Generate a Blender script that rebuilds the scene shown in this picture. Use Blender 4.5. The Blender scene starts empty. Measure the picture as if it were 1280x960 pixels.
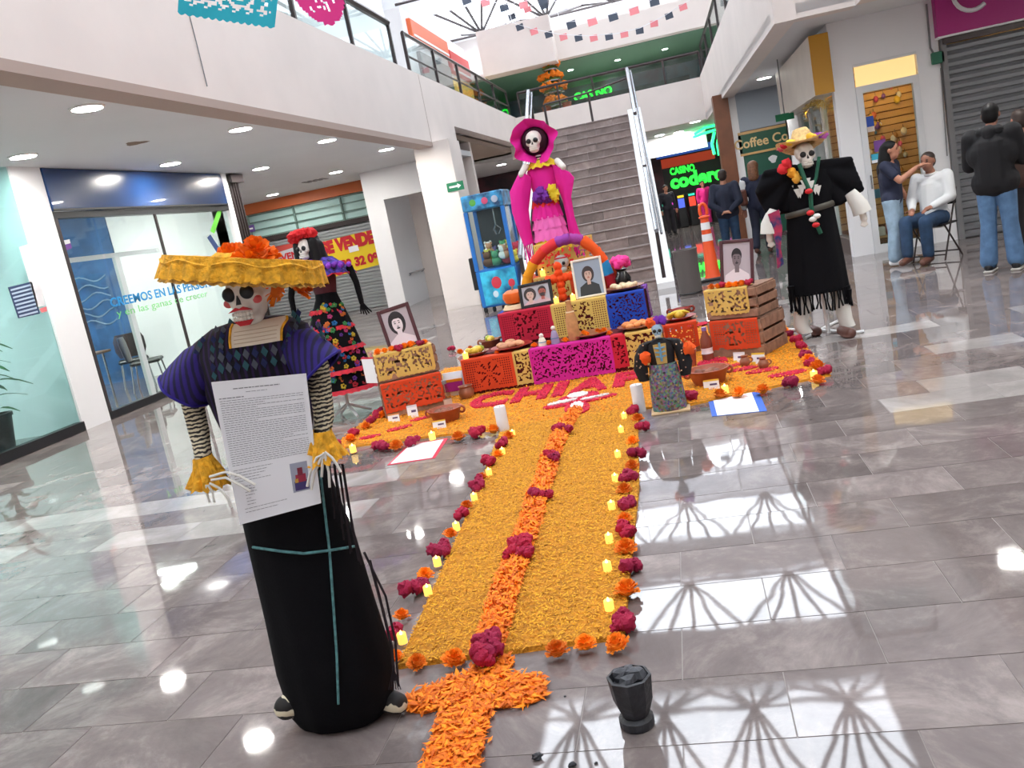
import bpy, bmesh, math, random
import numpy as np
from mathutils import Vector as V, Matrix, noise

random.seed(7)
rng = np.random.default_rng(7)
SC = bpy.context.scene
COL = SC.collection
PI = math.pi

# ------------------------------------------------------------------ camera
CAM_H = 1.5
_p, _r, _y, FPX = 0.1795, -0.1948, -0.2169, 1100.0
_cy, _sy, _cp, _sp, _cr, _sr = math.cos(_y), math.sin(_y), math.cos(_p), math.sin(_p), math.cos(_r), math.sin(_r)
RM = (np.array([[_cr, -_sr, 0], [_sr, _cr, 0], [0, 0, 1]]) @ np.array([[1, 0, 0], [0, _cp, -_sp], [0, _sp, _cp]])
      @ np.array([[1, 0, 0], [0, 0, -1], [0, 1, 0]]) @ np.array([[_cy, -_sy, 0], [_sy, _cy, 0], [0, 0, 1]]))
cam_d = bpy.data.cameras.new('camera')
cam = bpy.data.objects.new('camera', cam_d)
COL.objects.link(cam)
SC.camera = cam
cam_d.sensor_width = 36.0
cam_d.lens = FPX / 1280 * 36.0
cam_d.clip_start = 0.05
cam_d.clip_end = 300
_m = Matrix(((RM[0][0], -RM[1][0], -RM[2][0], 0), (RM[0][1], -RM[1][1], -RM[2][1], 0),
             (RM[0][2], -RM[1][2], -RM[2][2], CAM_H), (0, 0, 0, 1)))
cam.matrix_world = _m


def ray(px, py):
    return RM.T @ np.array([px - 640, py - 480, FPX])


def G(px, py, z=0.0):          # the point of the height-z plane seen at a pixel
    r = ray(px, py)
    t = (z - CAM_H) / r[2]
    return V((r[0] * t, r[1] * t, z))


def P(px, py, Y):              # the point of the plane y = Y seen at a pixel
    r = ray(px, py)
    t = Y / r[1]
    return V((r[0] * t, Y, CAM_H + r[2] * t))


def PX(px, py, X):             # the point of the plane x = X seen at a pixel
    r = ray(px, py)
    t = X / r[0]
    return V((X, r[1] * t, CAM_H + r[2] * t))


# ------------------------------------------------------------------ light and exposure
W = bpy.data.worlds.new('overcast_sky')
SC.world = W
W.use_nodes = True
W.node_tree.nodes['Background'].inputs[0].default_value = (0.93, 0.96, 1.0, 1)
W.node_tree.nodes['Background'].inputs[1].default_value = 5.4
SC.view_settings.view_transform = 'Standard'
SC.view_settings.look = 'None'
SC.view_settings.gamma = 1.0
SC.view_settings.exposure = 0.55
SC.view_settings.use_curve_mapping = False
LAMP = 195.0                     # radiance of the recessed ceiling lights
ROOF = 9.5
BAYS = [(-3.0, 1.6), (3.0, 7.0), (8.5, 12.0), (15.0, 18.4), (21.2, 24.5), (27.4, 31.0), (34.0, 39.0)]
BX0, BX1 = -4.6, 2.7
BXL = [BX0 if a < 20 else -7.8 for a, b in BAYS]   # the far bays also cover the left gallery
for (a, b), bx in zip(BAYS, BXL):               # sky portals: they give no light, they only aim samples at the roof openings
    d = bpy.data.lights.new('sky_portal', 'AREA')
    d.shape = 'RECTANGLE'
    d.size, d.size_y = BX1 - bx, b - a
    d.cycles.is_portal = True
    o = bpy.data.objects.new('sky_portal', d)
    o.location = ((bx + BX1) / 2, (a + b) / 2, ROOF + 0.3)
    COL.objects.link(o)


# ------------------------------------------------------------------ materials
def lin(c):
    return tuple(((x / 255) / 12.92 if x / 255 <= 0.04045 else ((x / 255 + 0.055) / 1.055) ** 2.4) for x in c[:3])


def mat(name, rgb, rough=0.6, metal=0.0, var=0.0, vs=8.0, bump=0.0, bs=60.0, emit=0.0, rand=0.0, island=0.0, spec=0.5,
        trans=0.0, coat=0.0, sheen=0.0, rgb2=None):
    m = bpy.data.materials.new(name)
    m.use_nodes = True
    nt = m.node_tree
    N, L = nt.nodes, nt.links
    b = N['Principled BSDF']
    c = lin(rgb)
    b.inputs['Base Color'].default_value = (*c, 1)
    b.inputs['Roughness'].default_value = rough
    b.inputs['Metallic'].default_value = metal
    b.inputs['Specular IOR Level'].default_value = spec
    b.inputs['Transmission Weight'].default_value = trans
    b.inputs['Coat Weight'].default_value = coat
    b.inputs['Sheen Weight'].default_value = sheen
    src = None
    if var or rgb2:
        tc = N.new('ShaderNodeTexCoord')
        n = N.new('ShaderNodeTexNoise')
        n.inputs['Scale'].default_value = vs
        n.inputs['Detail'].default_value = 4
        L.new(tc.outputs['Object'], n.inputs['Vector'])
        mx = N.new('ShaderNodeMix')
        mx.data_type = 'RGBA'
        rp = N.new('ShaderNodeMapRange')
        rp.inputs['From Min'].default_value = 0.35
        rp.inputs['From Max'].default_value = 0.65
        L.new(n.outputs['Fac'], rp.inputs['Value'])
        L.new(rp.outputs[0], mx.inputs[0])
        c2 = lin(rgb2) if rgb2 else c
        mx.inputs[6].default_value = (*[x * (1 - var) for x in c], 1)
        mx.inputs[7].default_value = (*[min(1, x * (1 + var)) for x in c2], 1)
        src = mx.outputs[2]
    if rand or island:
        hs = N.new('ShaderNodeHueSaturation')
        if src:
            L.new(src, hs.inputs['Color'])
        else:
            hs.inputs['Color'].default_value = (*c, 1)
        o = N.new('ShaderNodeObjectInfo') if rand else N.new('ShaderNodeNewGeometry')
        mr = N.new('ShaderNodeMapRange')
        a = rand or island
        mr.inputs['To Min'].default_value = 1 - a
        mr.inputs['To Max'].default_value = 1 + a
        L.new(o.outputs['Random' if rand else 'Random Per Island'], mr.inputs['Value'])
        L.new(mr.outputs[0], hs.inputs['Value'])
        mh = N.new('ShaderNodeMapRange')
        mh.inputs['To Min'].default_value = 0.5 - a * 0.03
        mh.inputs['To Max'].default_value = 0.5 + a * 0.03
        L.new(o.outputs['Random' if rand else 'Random Per Island'], mh.inputs['Value'])
        L.new(mh.outputs[0], hs.inputs['Hue'])
        src = hs.outputs['Color']
    if src:
        L.new(src, b.inputs['Base Color'])
    if bump:
        tc = N.new('ShaderNodeTexCoord')
        n = N.new('ShaderNodeTexNoise')
        n.inputs['Scale'].default_value = bs
        n.inputs['Detail'].default_value = 3
        L.new(tc.outputs['Object'], n.inputs['Vector'])
        bp = N.new('ShaderNodeBump')
        bp.inputs['Strength'].default_value = bump
        bp.inputs['Distance'].default_value = 0.01
        L.new(n.outputs['Fac'], bp.inputs['Height'])
        L.new(bp.outputs[0], b.inputs['Normal'])
    if emit:
        b.inputs['Emission Color'].default_value = (*c, 1)
        b.inputs['Emission Strength'].default_value = emit
    return m


def stripes(name, rgb1, rgb2, scale, axis='Z', dist=0.0, thr=0.5, rough=0.7, dscale=2.0, soft=0.05):
    m = mat(name, rgb1, rough)
    N, L = m.node_tree.nodes, m.node_tree.links
    tc = N.new('ShaderNodeTexCoord')
    w = N.new('ShaderNodeTexWave')
    w.wave_type = 'BANDS'
    w.bands_direction = axis
    w.inputs['Scale'].default_value = scale
    w.inputs['Distortion'].default_value = dist
    w.inputs['Detail Scale'].default_value = dscale
    L.new(tc.outputs['Object'], w.inputs['Vector'])
    r = N.new('ShaderNodeValToRGB')
    r.color_ramp.elements[0].position = thr - soft
    r.color_ramp.elements[1].position = thr + soft
    r.color_ramp.elements[0].color = (*lin(rgb1), 1)
    r.color_ramp.elements[1].color = (*lin(rgb2), 1)
    L.new(w.outputs['Fac'], r.inputs['Fac'])
    L.new(r.outputs['Color'], N['Principled BSDF'].inputs['Base Color'])
    return m


def glassmat(name, tint=(0.9, 0.97, 0.96), refl=0.12, rough=0.02):
    m = bpy.data.materials.new(name)
    m.use_nodes = True
    N, L = m.node_tree.nodes, m.node_tree.links
    N.remove(N['Principled BSDF'])
    t = N.new('ShaderNodeBsdfTransparent')
    t.inputs[0].default_value = (*tint, 1)
    gl = N.new('ShaderNodeBsdfGlossy')
    gl.inputs['Roughness'].default_value = rough
    lw = N.new('ShaderNodeLayerWeight')          # facing term: the same on both sides of a pane
    pw = N.new('ShaderNodeMath')
    pw.operation = 'POWER'
    pw.inputs[1].default_value = 4.0
    ad = N.new('ShaderNodeMath')
    ad.operation = 'MULTIPLY_ADD'
    ad.inputs[1].default_value = 0.6
    ad.inputs[2].default_value = refl * 0.6
    ad.use_clamp = True
    mx = N.new('ShaderNodeMixShader')
    L.new(lw.outputs['Facing'], pw.inputs[0])
    L.new(pw.outputs[0], ad.inputs[0])
    L.new(ad.outputs[0], mx.inputs[0])
    L.new(t.outputs[0], mx.inputs[1])
    L.new(gl.outputs[0], mx.inputs[2])
    L.new(mx.outputs[0], N['Material Output'].inputs[0])
    return m


def marble(name, dark, light, gloss=0.035, obj_rand=0.18, scale=1.6):
    m = mat(name, dark, gloss)
    N, L = m.node_tree.nodes, m.node_tree.links
    b = N['Principled BSDF']
    tc = N.new('ShaderNodeTexCoord')
    geo = N.new('ShaderNodeNewGeometry')
    oi = N.new('ShaderNodeObjectInfo')
    ad = N.new('ShaderNodeMath'); ad.operation = 'ADD'
    L.new(geo.outputs['Random Per Island'], ad.inputs[0]); L.new(oi.outputs['Random'], ad.inputs[1])
    fr = N.new('ShaderNodeMath'); fr.operation = 'FRACT'
    L.new(ad.outputs[0], fr.inputs[0])
    off = N.new('ShaderNodeVectorMath'); off.operation = 'SCALE'
    L.new(geo.outputs['Position'], off.inputs[0]); off.inputs['Scale'].default_value = 1.0
    sh = N.new('ShaderNodeVectorMath'); sh.operation = 'ADD'
    cb = N.new('ShaderNodeCombineXYZ')
    ml = N.new('ShaderNodeMath'); ml.operation = 'MULTIPLY'; ml.inputs[1].default_value = 37.0
    L.new(fr.outputs[0], ml.inputs[0])
    L.new(ml.outputs[0], cb.inputs[0]); L.new(ml.outputs[0], cb.inputs[1])
    L.new(off.outputs[0], sh.inputs[0]); L.new(cb.outputs[0], sh.inputs[1])
    n = N.new('ShaderNodeTexNoise')
    n.inputs['Scale'].default_value = scale
    n.inputs['Detail'].default_value = 11
    n.inputs['Roughness'].default_value = 0.74
    n.inputs['Distortion'].default_value = 0.5
    L.new(sh.outputs[0], n.inputs['Vector'])
    r = N.new('ShaderNodeValToRGB')
    e = r.color_ramp.elements
    e[0].position = 0.32; e[0].color = (*[x * 0.72 for x in lin(dark)], 1)
    e[1].position = 0.72; e[1].color = (*lin(light), 1)
    k = e.new(0.5); k.color = (*lin(dark), 1)
    L.new(n.outputs['Fac'], r.inputs['Fac'])
    hs = N.new('ShaderNodeHueSaturation')
    mr = N.new('ShaderNodeMapRange')
    mr.inputs['To Min'].default_value = 1 - obj_rand; mr.inputs['To Max'].default_value = 1 + obj_rand
    L.new(fr.outputs[0], mr.inputs['Value']); L.new(mr.outputs[0], hs.inputs['Value'])
    L.new(r.outputs['Color'], hs.inputs['Color'])
    L.new(hs.outputs['Color'], b.inputs['Base Color'])
    # polished stone: a faint waviness bends the reflections
    n2 = N.new('ShaderNodeTexNoise'); n2.inputs['Scale'].default_value = 4.0; n2.inputs['Detail'].default_value = 1
    L.new(sh.outputs[0], n2.inputs['Vector'])
    bp = N.new('ShaderNodeBump'); bp.inputs['Strength'].default_value = 0.03; bp.inputs['Distance'].default_value = 0.02
    L.new(n2.outputs['Fac'], bp.inputs['Height']); L.new(bp.outputs[0], b.inputs['Normal'])
    b.inputs['Specular IOR Level'].default_value = 0.8
    return m


def glow(name, rgb, s):
    return mat(name, rgb, 0.5, emit=s)


M = dict(
    cream=mat('cream_paint', (232, 222, 216), 0.55, var=0.03, vs=1.2),
    white=mat('white_paint', (238, 238, 240), 0.5, var=0.02, vs=1.0),
    ceil=mat('soffit_paint', (222, 224, 227), 0.6, var=0.02, vs=0.8),
    softstrip=mat('soffit_edge', (178, 160, 150), 0.7),
    beige=mat('beige_soffit', (176, 160, 146), 0.8),
    green=mat('green_soffit', (96, 140, 118), 0.7),
    orange_beam=mat('orange_beam', (205, 110, 62), 0.5),
    blue=mat('blue_sign', (24, 58, 108), 0.25, coat=0.3),
    bluewall=mat('blue_mural', (48, 92, 140), 0.6, var=0.25, vs=3),
    mint=mat('mint_wall', (186, 220, 216), 0.6),
    black=mat('black_paint', (22, 23, 26), 0.4),
    darkmetal=mat('dark_bronze_metal', (66, 58, 58), 0.35, metal=0.4),
    grout=mat('grout', (128, 118, 114), 0.4),
    steel=mat('brushed_steel', (176, 180, 186), 0.25, metal=0.9),
    alu=mat('white_aluminium', (222, 224, 226), 0.35),
    shutter=mat('grey_shutter', (128, 130, 134), 0.4, metal=0.3),
    shutter2=mat('silver_shutter', (168, 172, 174), 0.35, metal=0.4),
    glass=glassmat('clear_glass', (0.90, 0.97, 0.96), 0.05),
    glass_rail=glassmat('railing_glass', (0.86, 0.93, 0.92), 0.06),
    glass_mint=glassmat('mint_glass', (0.80, 0.95, 0.94), 0.07),
    lamp=glow('lamp_disc', (255, 252, 246), LAMP),
    trimring=mat('lamp_trim', (235, 235, 235), 0.4),
    paper=mat('white_paper', (236, 237, 242), 0.6),
    ink=mat('grey_ink', (120, 122, 130), 0.7),
    skullw=mat('skull_white', (226, 220, 212), 0.5, var=0.05, vs=20),
    blackcloth=mat('black_cloth', (9, 9, 14), 0.95, spec=0.2, bump=0.15, bs=90),
    hair=mat('black_hair', (10, 8, 10), 0.6, spec=0.3),
    brownhair=mat('brown_hair', (120, 80, 56), 0.6, var=0.3, vs=40),
    darkhair=mat('dark_brown_hair', (48, 36, 32), 0.6),
    skin=mat('skin', (176, 122, 98), 0.55),
    skin2=mat('tan_skin', (150, 102, 82), 0.55),
    grey=mat('grey_plastic', (122, 122, 124), 0.5),
    wood=mat('crate_wood', (148, 112, 92), 0.75, var=0.25, vs=14),
    clay=mat('red_clay', (158, 78, 52), 0.45, var=0.12, vs=18),
    clay2=mat('brown_clay', (150, 92, 66), 0.4, var=0.15, vs=16),
    orange=mat('marigold_orange', (244, 138, 18), 0.75, rand=0.22),
    magenta=mat('cockscomb_magenta', (156, 8, 58), 0.85, rand=0.25, bump=0.5, bs=120),
)


# ------------------------------------------------------------------ mesh building
class MB:
    def __init__(self):
        self.v, self.f, self.m = [], [], []
        self.mats = []
        self.cur = 0

    def use(self, m):
        if m not in self.mats:
            self.mats.append(m)
        self.cur = self.mats.index(m)
        return self

    def add(self, vs, fs):
        n = len(self.v)
        self.v += [V(p) for p in vs]
        self.f += [tuple(i + n for i in f) for f in fs]
        self.m += [self.cur] * len(fs)
        return self

    def box(self, a, b, mx=None):
        x0, y0, z0 = a
        x1, y1, z1 = b
        vs = [V(p) for p in ((x0, y0, z0), (x1, y0, z0), (x1, y1, z0), (x0, y1, z0), (x0, y0, z1), (x1, y0, z1), (x1, y1, z1), (x0, y1, z1))]
        if mx is not None:
            vs = [mx @ p for p in vs]
        return self.add(vs, [(0, 3, 2, 1), (4, 5, 6, 7), (0, 1, 5, 4), (1, 2, 6, 5), (2, 3, 7, 6), (3, 0, 4, 7)])

    def bbox(self, a, b, c=0.01, mx=None):      # chamfered box (vertical edges and rims)
        x0, y0, z0 = a
        x1, y1, z1 = b
        rings = []
        for z, k in ((z0, c), (z0 + c, 0), (z1 - c, 0), (z1, c)):
            i = k
            rings.append([(x0 + i + c, y0 + i, z), (x1 - i - c, y0 + i, z), (x1 - i, y0 + i + c, z), (x1 - i, y1 - i - c, z),
                          (x1 - i - c, y1 - i, z), (x0 + i + c, y1 - i, z), (x0 + i, y1 - i - c, z), (x0 + i, y0 + i + c, z)])
        return self.rings([[mx @ V(p) if mx is not None else V(p) for p in r] for r in rings])

    def rings(self, R, cap=True, closed=True):
        n = len(R[0])
        vs = [p for r in R for p in r]
        fs = []
        for i in range(len(R) - 1):
            for j in range(n if closed else n - 1):
                k = (j + 1) % n
                fs.append((i * n + j, i * n + k, (i + 1) * n + k, (i + 1) * n + j))
        if cap and closed:
            fs.append(tuple(range(n))[::-1])
            fs.append(tuple((len(R) - 1) * n + j for j in range(n)))
        return self.add(vs, fs)

    def lathe(self, prof, n=24, c=(0, 0, 0), mx=None, cap=True, rip=None):
        R = []
        for r, z in prof:
            ring = []
            for j in range(n):
                a = 2 * PI * j / n
                rr = r * (1 + (rip(a, z) if rip else 0))
                p = V((rr * math.cos(a), rr * math.sin(a), z))
                ring.append((mx @ p if mx is not None else p) + V(c))
            R.append(ring)
        return self.rings(R, cap)

    def loft(self, rows, n=32, cap=True, rip=None):     # rows: (cx, cy, z, rx, ry)
        R = []
        for i, (x, y, z, rx, ry) in enumerate(rows):
            ring = []
            for j in range(n):
                a = 2 * PI * j / n
                k = 1 + (rip(a, i / max(1, len(rows) - 1)) if rip else 0)
                ring.append(V((x + rx * k * math.cos(a), y + ry * k * math.sin(a), z)))
            R.append(ring)
        return self.rings(R, cap)

    def tube(self, pts, r, n=8, cap=True):
        pts = [V(p) for p in pts]
        rs = r if isinstance(r, (list, tuple)) else [r] * len(pts)
        R = []
        prev = None
        for i, p in enumerate(pts):
            t = (pts[min(i + 1, len(pts) - 1)] - pts[max(i - 1, 0)])
            if t.length < 1e-9:
                t = V((0, 0, 1))
            t.normalize()
            u = prev if prev is not None else (V((1, 0, 0)) if abs(t.x) < 0.9 else V((0, 1, 0)))
            u = (u - t * u.dot(t)).normalized()
            w = t.cross(u)
            prev = u
            R.append([p + (u * math.cos(2 * PI * j / n) + w * math.sin(2 * PI * j / n)) * rs[i] for j in range(n)])
        return self.rings(R, cap)

    def ball(self, c, r, n=12, m=8, mx=None, jit=0.0):
        r = r if isinstance(r, (list, tuple, V)) else (r, r, r)
        R = []
        for i in range(m + 1):
            th = PI * i / m
            ring = []
            for j in range(n):
                a = 2 * PI * j / n
                p = V((math.sin(th) * math.cos(a), math.sin(th) * math.sin(a), -math.cos(th)))
                if jit:
                    p *= 1 + jit * noise.noise(p * 3 + V(c) * 7)
                p = V((p.x * r[0], p.y * r[1], p.z * r[2]))
                ring.append((mx @ p if mx is not None else p) + V(c))
            R.append(ring)
        return self.rings(R, False)

    def prism(self, poly, thick, o=(0, 0, 0), ux=(1, 0, 0), uy=(0, 0, 1)):  # 2-D outline extruded along ux x uy
        ux, uy, o = V(ux), V(uy), V(o)
        nn = ux.cross(uy)
        a = [o + ux * x + uy * y for x, y in poly]
        b = [p + nn * thick for p in a]
        n = len(a)
        fs = [(i, (i + 1) % n, n + (i + 1) % n, n + i) for i in range(n)]
        fs += [tuple(range(n))[::-1], tuple(range(n, 2 * n))]
        return self.add(a + b, fs)

    def torus(self, c, R, r, n=24, m=8, mx=None):
        rings = []
        vs, fs = [], []
        for i in range(n):
            a = 2 * PI * i / n
            for j in range(m):
                b = 2 * PI * j / m
                p = V(((R + r * math.cos(b)) * math.cos(a), (R + r * math.cos(b)) * math.sin(a), r * math.sin(b)))
                vs.append((mx @ p if mx is not None else p) + V(c))
        for i in range(n):
            for j in range(m):
                fs.append((i * m + j, ((i + 1) % n) * m + j, ((i + 1) % n) * m + (j + 1) % m, i * m + (j + 1) % m))
        return self.add(vs, fs)

    def mesh(self, name, origin=(0, 0, 0), smooth=False):
        me = bpy.data.meshes.new(name)
        o = V(origin)
        me.from_pydata([tuple(p - o) for p in self.v], [], self.f)
        for m in self.mats:
            me.materials.append(m)
        if len(self.mats) > 1:
            me.polygons.foreach_set('material_index', self.m)
        if smooth:
            me.polygons.foreach_set('use_smooth', [True] * len(me.polygons))
        bm = bmesh.new(); bm.from_mesh(me)
        bmesh.ops.recalc_face_normals(bm, faces=bm.faces)
        bm.to_mesh(me); bm.free()
        if smooth:
            try:
                me.set_sharp_from_angle(angle=math.radians(45))
            except Exception:
                pass
        me.update()
        return me

    def build(self, name, m=None, parent=None, origin=None, smooth=False):
        if m is not None and not self.mats:
            self.mats = [m]
        if origin is None:
            origin = parent_origin(parent)
        return link(name, self.mesh(name, origin, smooth), parent, origin if parent is None else (0, 0, 0))


ORG = {}


def parent_origin(p):
    o = V((0, 0, 0))
    if p is not None:
        o = ORG.get(p.name, V((0, 0, 0)))
    return o


def link(name, me, parent=None, loc=(0, 0, 0)):
    o = bpy.data.objects.new(name, me)
    COL.objects.link(o)
    o.location = loc
    if parent is not None:
        o.parent = parent
        ORG[o.name] = ORG.get(parent.name, V((0, 0, 0)))
    return o


def tag(o, label=None, cat=None, group=None, kind=None):
    if label: o['label'] = label
    if cat: o['category'] = cat
    if group: o['group'] = group
    if kind: o['kind'] = kind
    return o


def thing(name, label, cat, base, group=None, kind=None, local=False):
    """Empty at the thing's base; parts are then built in world coordinates (or local ones)."""
    o = bpy.data.objects.new(name, None)
    COL.objects.link(o)
    o.empty_display_size = 0.05
    o.location = base
    ORG[o.name] = V((0, 0, 0)) if local else V(base)
    tag(o, label, cat, group, kind)
    return o


def struct(name, mb, m=None, parent=None, smooth=False, label=None):
    o = mb.build(name, m, parent, smooth=smooth)
    if parent is None:
        o['kind'] = 'structure'
    if label: o['label'] = label
    return o


def copy_tree(o, parent=None):
    c = o.copy()
    COL.objects.link(c)
    if parent is not None:
        c.parent = parent
    for ch in list(o.children):
        copy_tree(ch, c)
    return c


def raw_mesh(name, verts, faces, mats, midx=None):
    me = bpy.data.meshes.new(name)
    nv, nf = len(verts), len(faces)
    k = faces.shape[1]
    me.vertices.add(nv)
    me.vertices.foreach_set('co', np.asarray(verts, dtype=np.float32).ravel())
    me.loops.add(nf * k)
    me.loops.foreach_set('vertex_index', faces.astype(np.int32).ravel())
    me.polygons.add(nf)
    me.polygons.foreach_set('loop_start', np.arange(0, nf * k, k, dtype=np.int32))
    for m in mats:
        me.materials.append(m)
    if midx is not None:
        me.polygons.foreach_set('material_index', np.asarray(midx, dtype=np.int32))
    me.update(calc_edges=True)
    return me


def text(name, s, size, m, parent, o, ux=(1, 0, 0), uy=(0, 0, 1), depth=0.004, bold=0.0, center=False, fit=None, shear=0.0):
    c = bpy.data.curves.new(name, 'FONT')
    c.body = s
    c.size = size
    c.extrude = depth
    c.offset = bold
    c.shear = shear
    c.resolution_u = 3
    if center:
        c.align_x = 'CENTER'
    t = bpy.data.objects.new(name, c)
    COL.objects.link(t)
    dg = bpy.context.evaluated_depsgraph_get()
    me = bpy.data.meshes.new_from_object(t.evaluated_get(dg))
    bpy.data.objects.remove(t)
    ux, uy, o = V(ux).normalized(), V(uy).normalized(), V(o)
    k = 1.0
    if fit:
        xs = [v.co.x for v in me.vertices]
        k = fit / max(1e-6, (max(xs) - min(xs)))
    nn = ux.cross(uy)
    org = parent_origin(parent)
    for v in me.vertices:
        v.co = o + ux * v.co.x * k + uy * v.co.y + nn * v.co.z - org
    me.materials.clear()
    me.materials.append(m)
    me.name = name
    return link(name, me, parent)


def blob(name, caps, m, parent, vox=0.010, smooth=4, balls=(), local=False):
    """One continuous surface: tapered limbs and ellipsoids fused by a voxel remesh."""
    mb = MB()
    for p0, r0, p1, r1 in caps:
        p0, p1 = V(p0), V(p1)
        d = p1 - p0
        mb.tube([p0, p0.lerp(p1, 0.5), p1], [r0, (r0 + r1) / 2, r1], 12)
        mb.ball(p0, r0, 12, 8)
        mb.ball(p1, r1, 12, 8)
    for b in balls:
        mb.ball(b[0], b[1], 16, 12, b[2] if len(b) > 2 else None)
    org = V((0, 0, 0)) if local else parent_origin(parent)
    me = mb.mesh(name, org)
    o = bpy.data.objects.new(name, me)
    COL.objects.link(o)
    rm = o.modifiers.new('r', 'REMESH'); rm.mode = 'VOXEL'; rm.voxel_size = vox
    sm = o.modifiers.new('s', 'SMOOTH'); sm.iterations = smooth; sm.factor = 0.5
    dg = bpy.context.evaluated_depsgraph_get()
    me2 = bpy.data.meshes.new_from_object(o.evaluated_get(dg))
    bpy.data.objects.remove(o)
    me2.name = name
    me2.materials.clear()
    me2.materials.append(m)
    me2.polygons.foreach_set('use_smooth', [True] * len(me2.polygons))
    return link(name, me2, parent)


def rot(ax, deg):
    return Matrix.Rotation(math.radians(deg), 3, ax)

# ================================================================== STRUCTURE
M['marble'] = marble('polished_grey_marble', (122, 112, 110), (162, 151, 147), scale=2.4)
M['marble_light'] = marble('polished_pale_marble', (160, 153, 150), (188, 182, 179), obj_rand=0.06)
M['stair_stone'] = marble('stair_stone', (140, 124, 120), (176, 162, 156), gloss=0.3, obj_rand=0.25, scale=2.2)

# ---- floor: stone slabs in rows, joints recessed
TL, TW = 0.615, 0.34
FX0, FX1, FY0, FY1 = -12.6, 9.0, -2.0, 39.8


def project(p):
    c = RM @ np.array([p[0], p[1], p[2] - CAM_H])
    if c[2] <= 0.05:
        return None
    return 640 + FPX * c[0] / c[2], 480 + FPX * c[1] / c[2]


def tile_mesh(name, l, w, m):
    g, c = 0.0013, 0.0010
    mb = MB()
    r0 = [(-l / 2 + g, -w / 2 + g, -0.004), (l / 2 - g, -w / 2 + g, -0.004), (l / 2 - g, w / 2 - g, -0.004), (-l / 2 + g, w / 2 - g, -0.004)]
    r1 = [(-l / 2 + g + c, -w / 2 + g + c, 0), (l / 2 - g - c, -w / 2 + g + c, 0), (l / 2 - g - c, w / 2 - g - c, 0), (-l / 2 + g + c, w / 2 - g - c, 0)]
    mb.rings([[V(p) for p in r0], [V(p) for p in r1]], False)
    mb.add(r1, [(0, 1, 2, 3)])
    mb.mats = [m]
    return mb.mesh(name)


fl = MB().box((FX0, FY0, -0.1), (FX1, FY1, -0.002))
floor = struct('floor', fl, M['grout'], label='polished grey marble floor laid in long rows of slabs')
ta, tb = tile_mesh('tile', TL, TW, M['marble']), tile_mesh('tile_pale', TL, TW, M['marble_light'])
tiles = []
r0 = round((FY0 - 2.568) / TW)
row = r0
trng = random.Random(11)
while 2.568 + (row + 1) * TW < FY1:
    y = 2.568 + (row + 0.5) * TW
    x = FX0 + 0.1 + ((row % 2) * 0.5) * TL + ((-0.21 - FX0 - 0.1) % TL) - TL / 2
    while x + TL / 2 < FX1:
        pale = trng.random() < 0.03 and y > 3.6
        if x < -1.9 and (4.55 < y < 4.85 or 5.2 < y < 5.5) and trng.random() < 0.9:
            pale = True
        if x > 0.9 and (7.6 < y < 7.95 or 6.55 < y < 6.9) and trng.random() < 0.75:
            pale = True
        if x > 0.9 and 5.2 < y < 5.55 and trng.random() < 0.6:
            pale = True
        q = project((x, y, 0))
        inside = q is not None and -60 < q[0] < 1340 and 300 < q[1] < 1010
        tiles.append((y if inside else 99, x, y, pale))
        x += TL
    row += 1
tiles.sort()
for k, (d, x, y, pale) in enumerate(tiles[:290]):
    link('tile', tb if pale else ta, floor, (x, y, 0))
for pale, tm in ((False, ta), (True, tb)):
    sel = np.array([(x, y, 0) for d, x, y, q in tiles[290:] if q == pale])
    tv = np.array([tuple(v.co) for v in tm.vertices])
    tf = np.array([tuple(p.vertices) for p in tm.polygons])
    vv = (sel[:, None, :] + tv[None]).reshape(-1, 3)
    ff = (tf[None] + (np.arange(len(sel)) * len(tv))[:, None, None]).reshape(-1, 4)
    o = link('distant_tile', raw_mesh('distant_tile', vv, ff, [M['marble_light' if pale else 'marble']]), floor)
    o['kind'] = 'stuff'

# ---- shell
LX, ZC, FXL, ZM = -7.55, 3.25, -4.45, 4.6      # left shopfront plane, soffit height, left fascia plane, mezzanine floor height
mb = MB().box((-12.8, -2.3, 0), (-12.5, 40, ROOF)); struct('wall_left_outer', mb, M['white'])
mb = MB().box((8.9, -2.3, 0), (9.2, 40, ROOF)); struct('wall_right', mb, M['white'])
mb = MB().box((-12.8, -2.3, 0), (9.2, -2.0, ROOF)); struct('wall_back', mb, M['cream'])
mb = MB().box((-12.8, 39.8, 0), (9.2, 40.1, ROOF)); struct('wall_far', mb, M['cream'])
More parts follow.
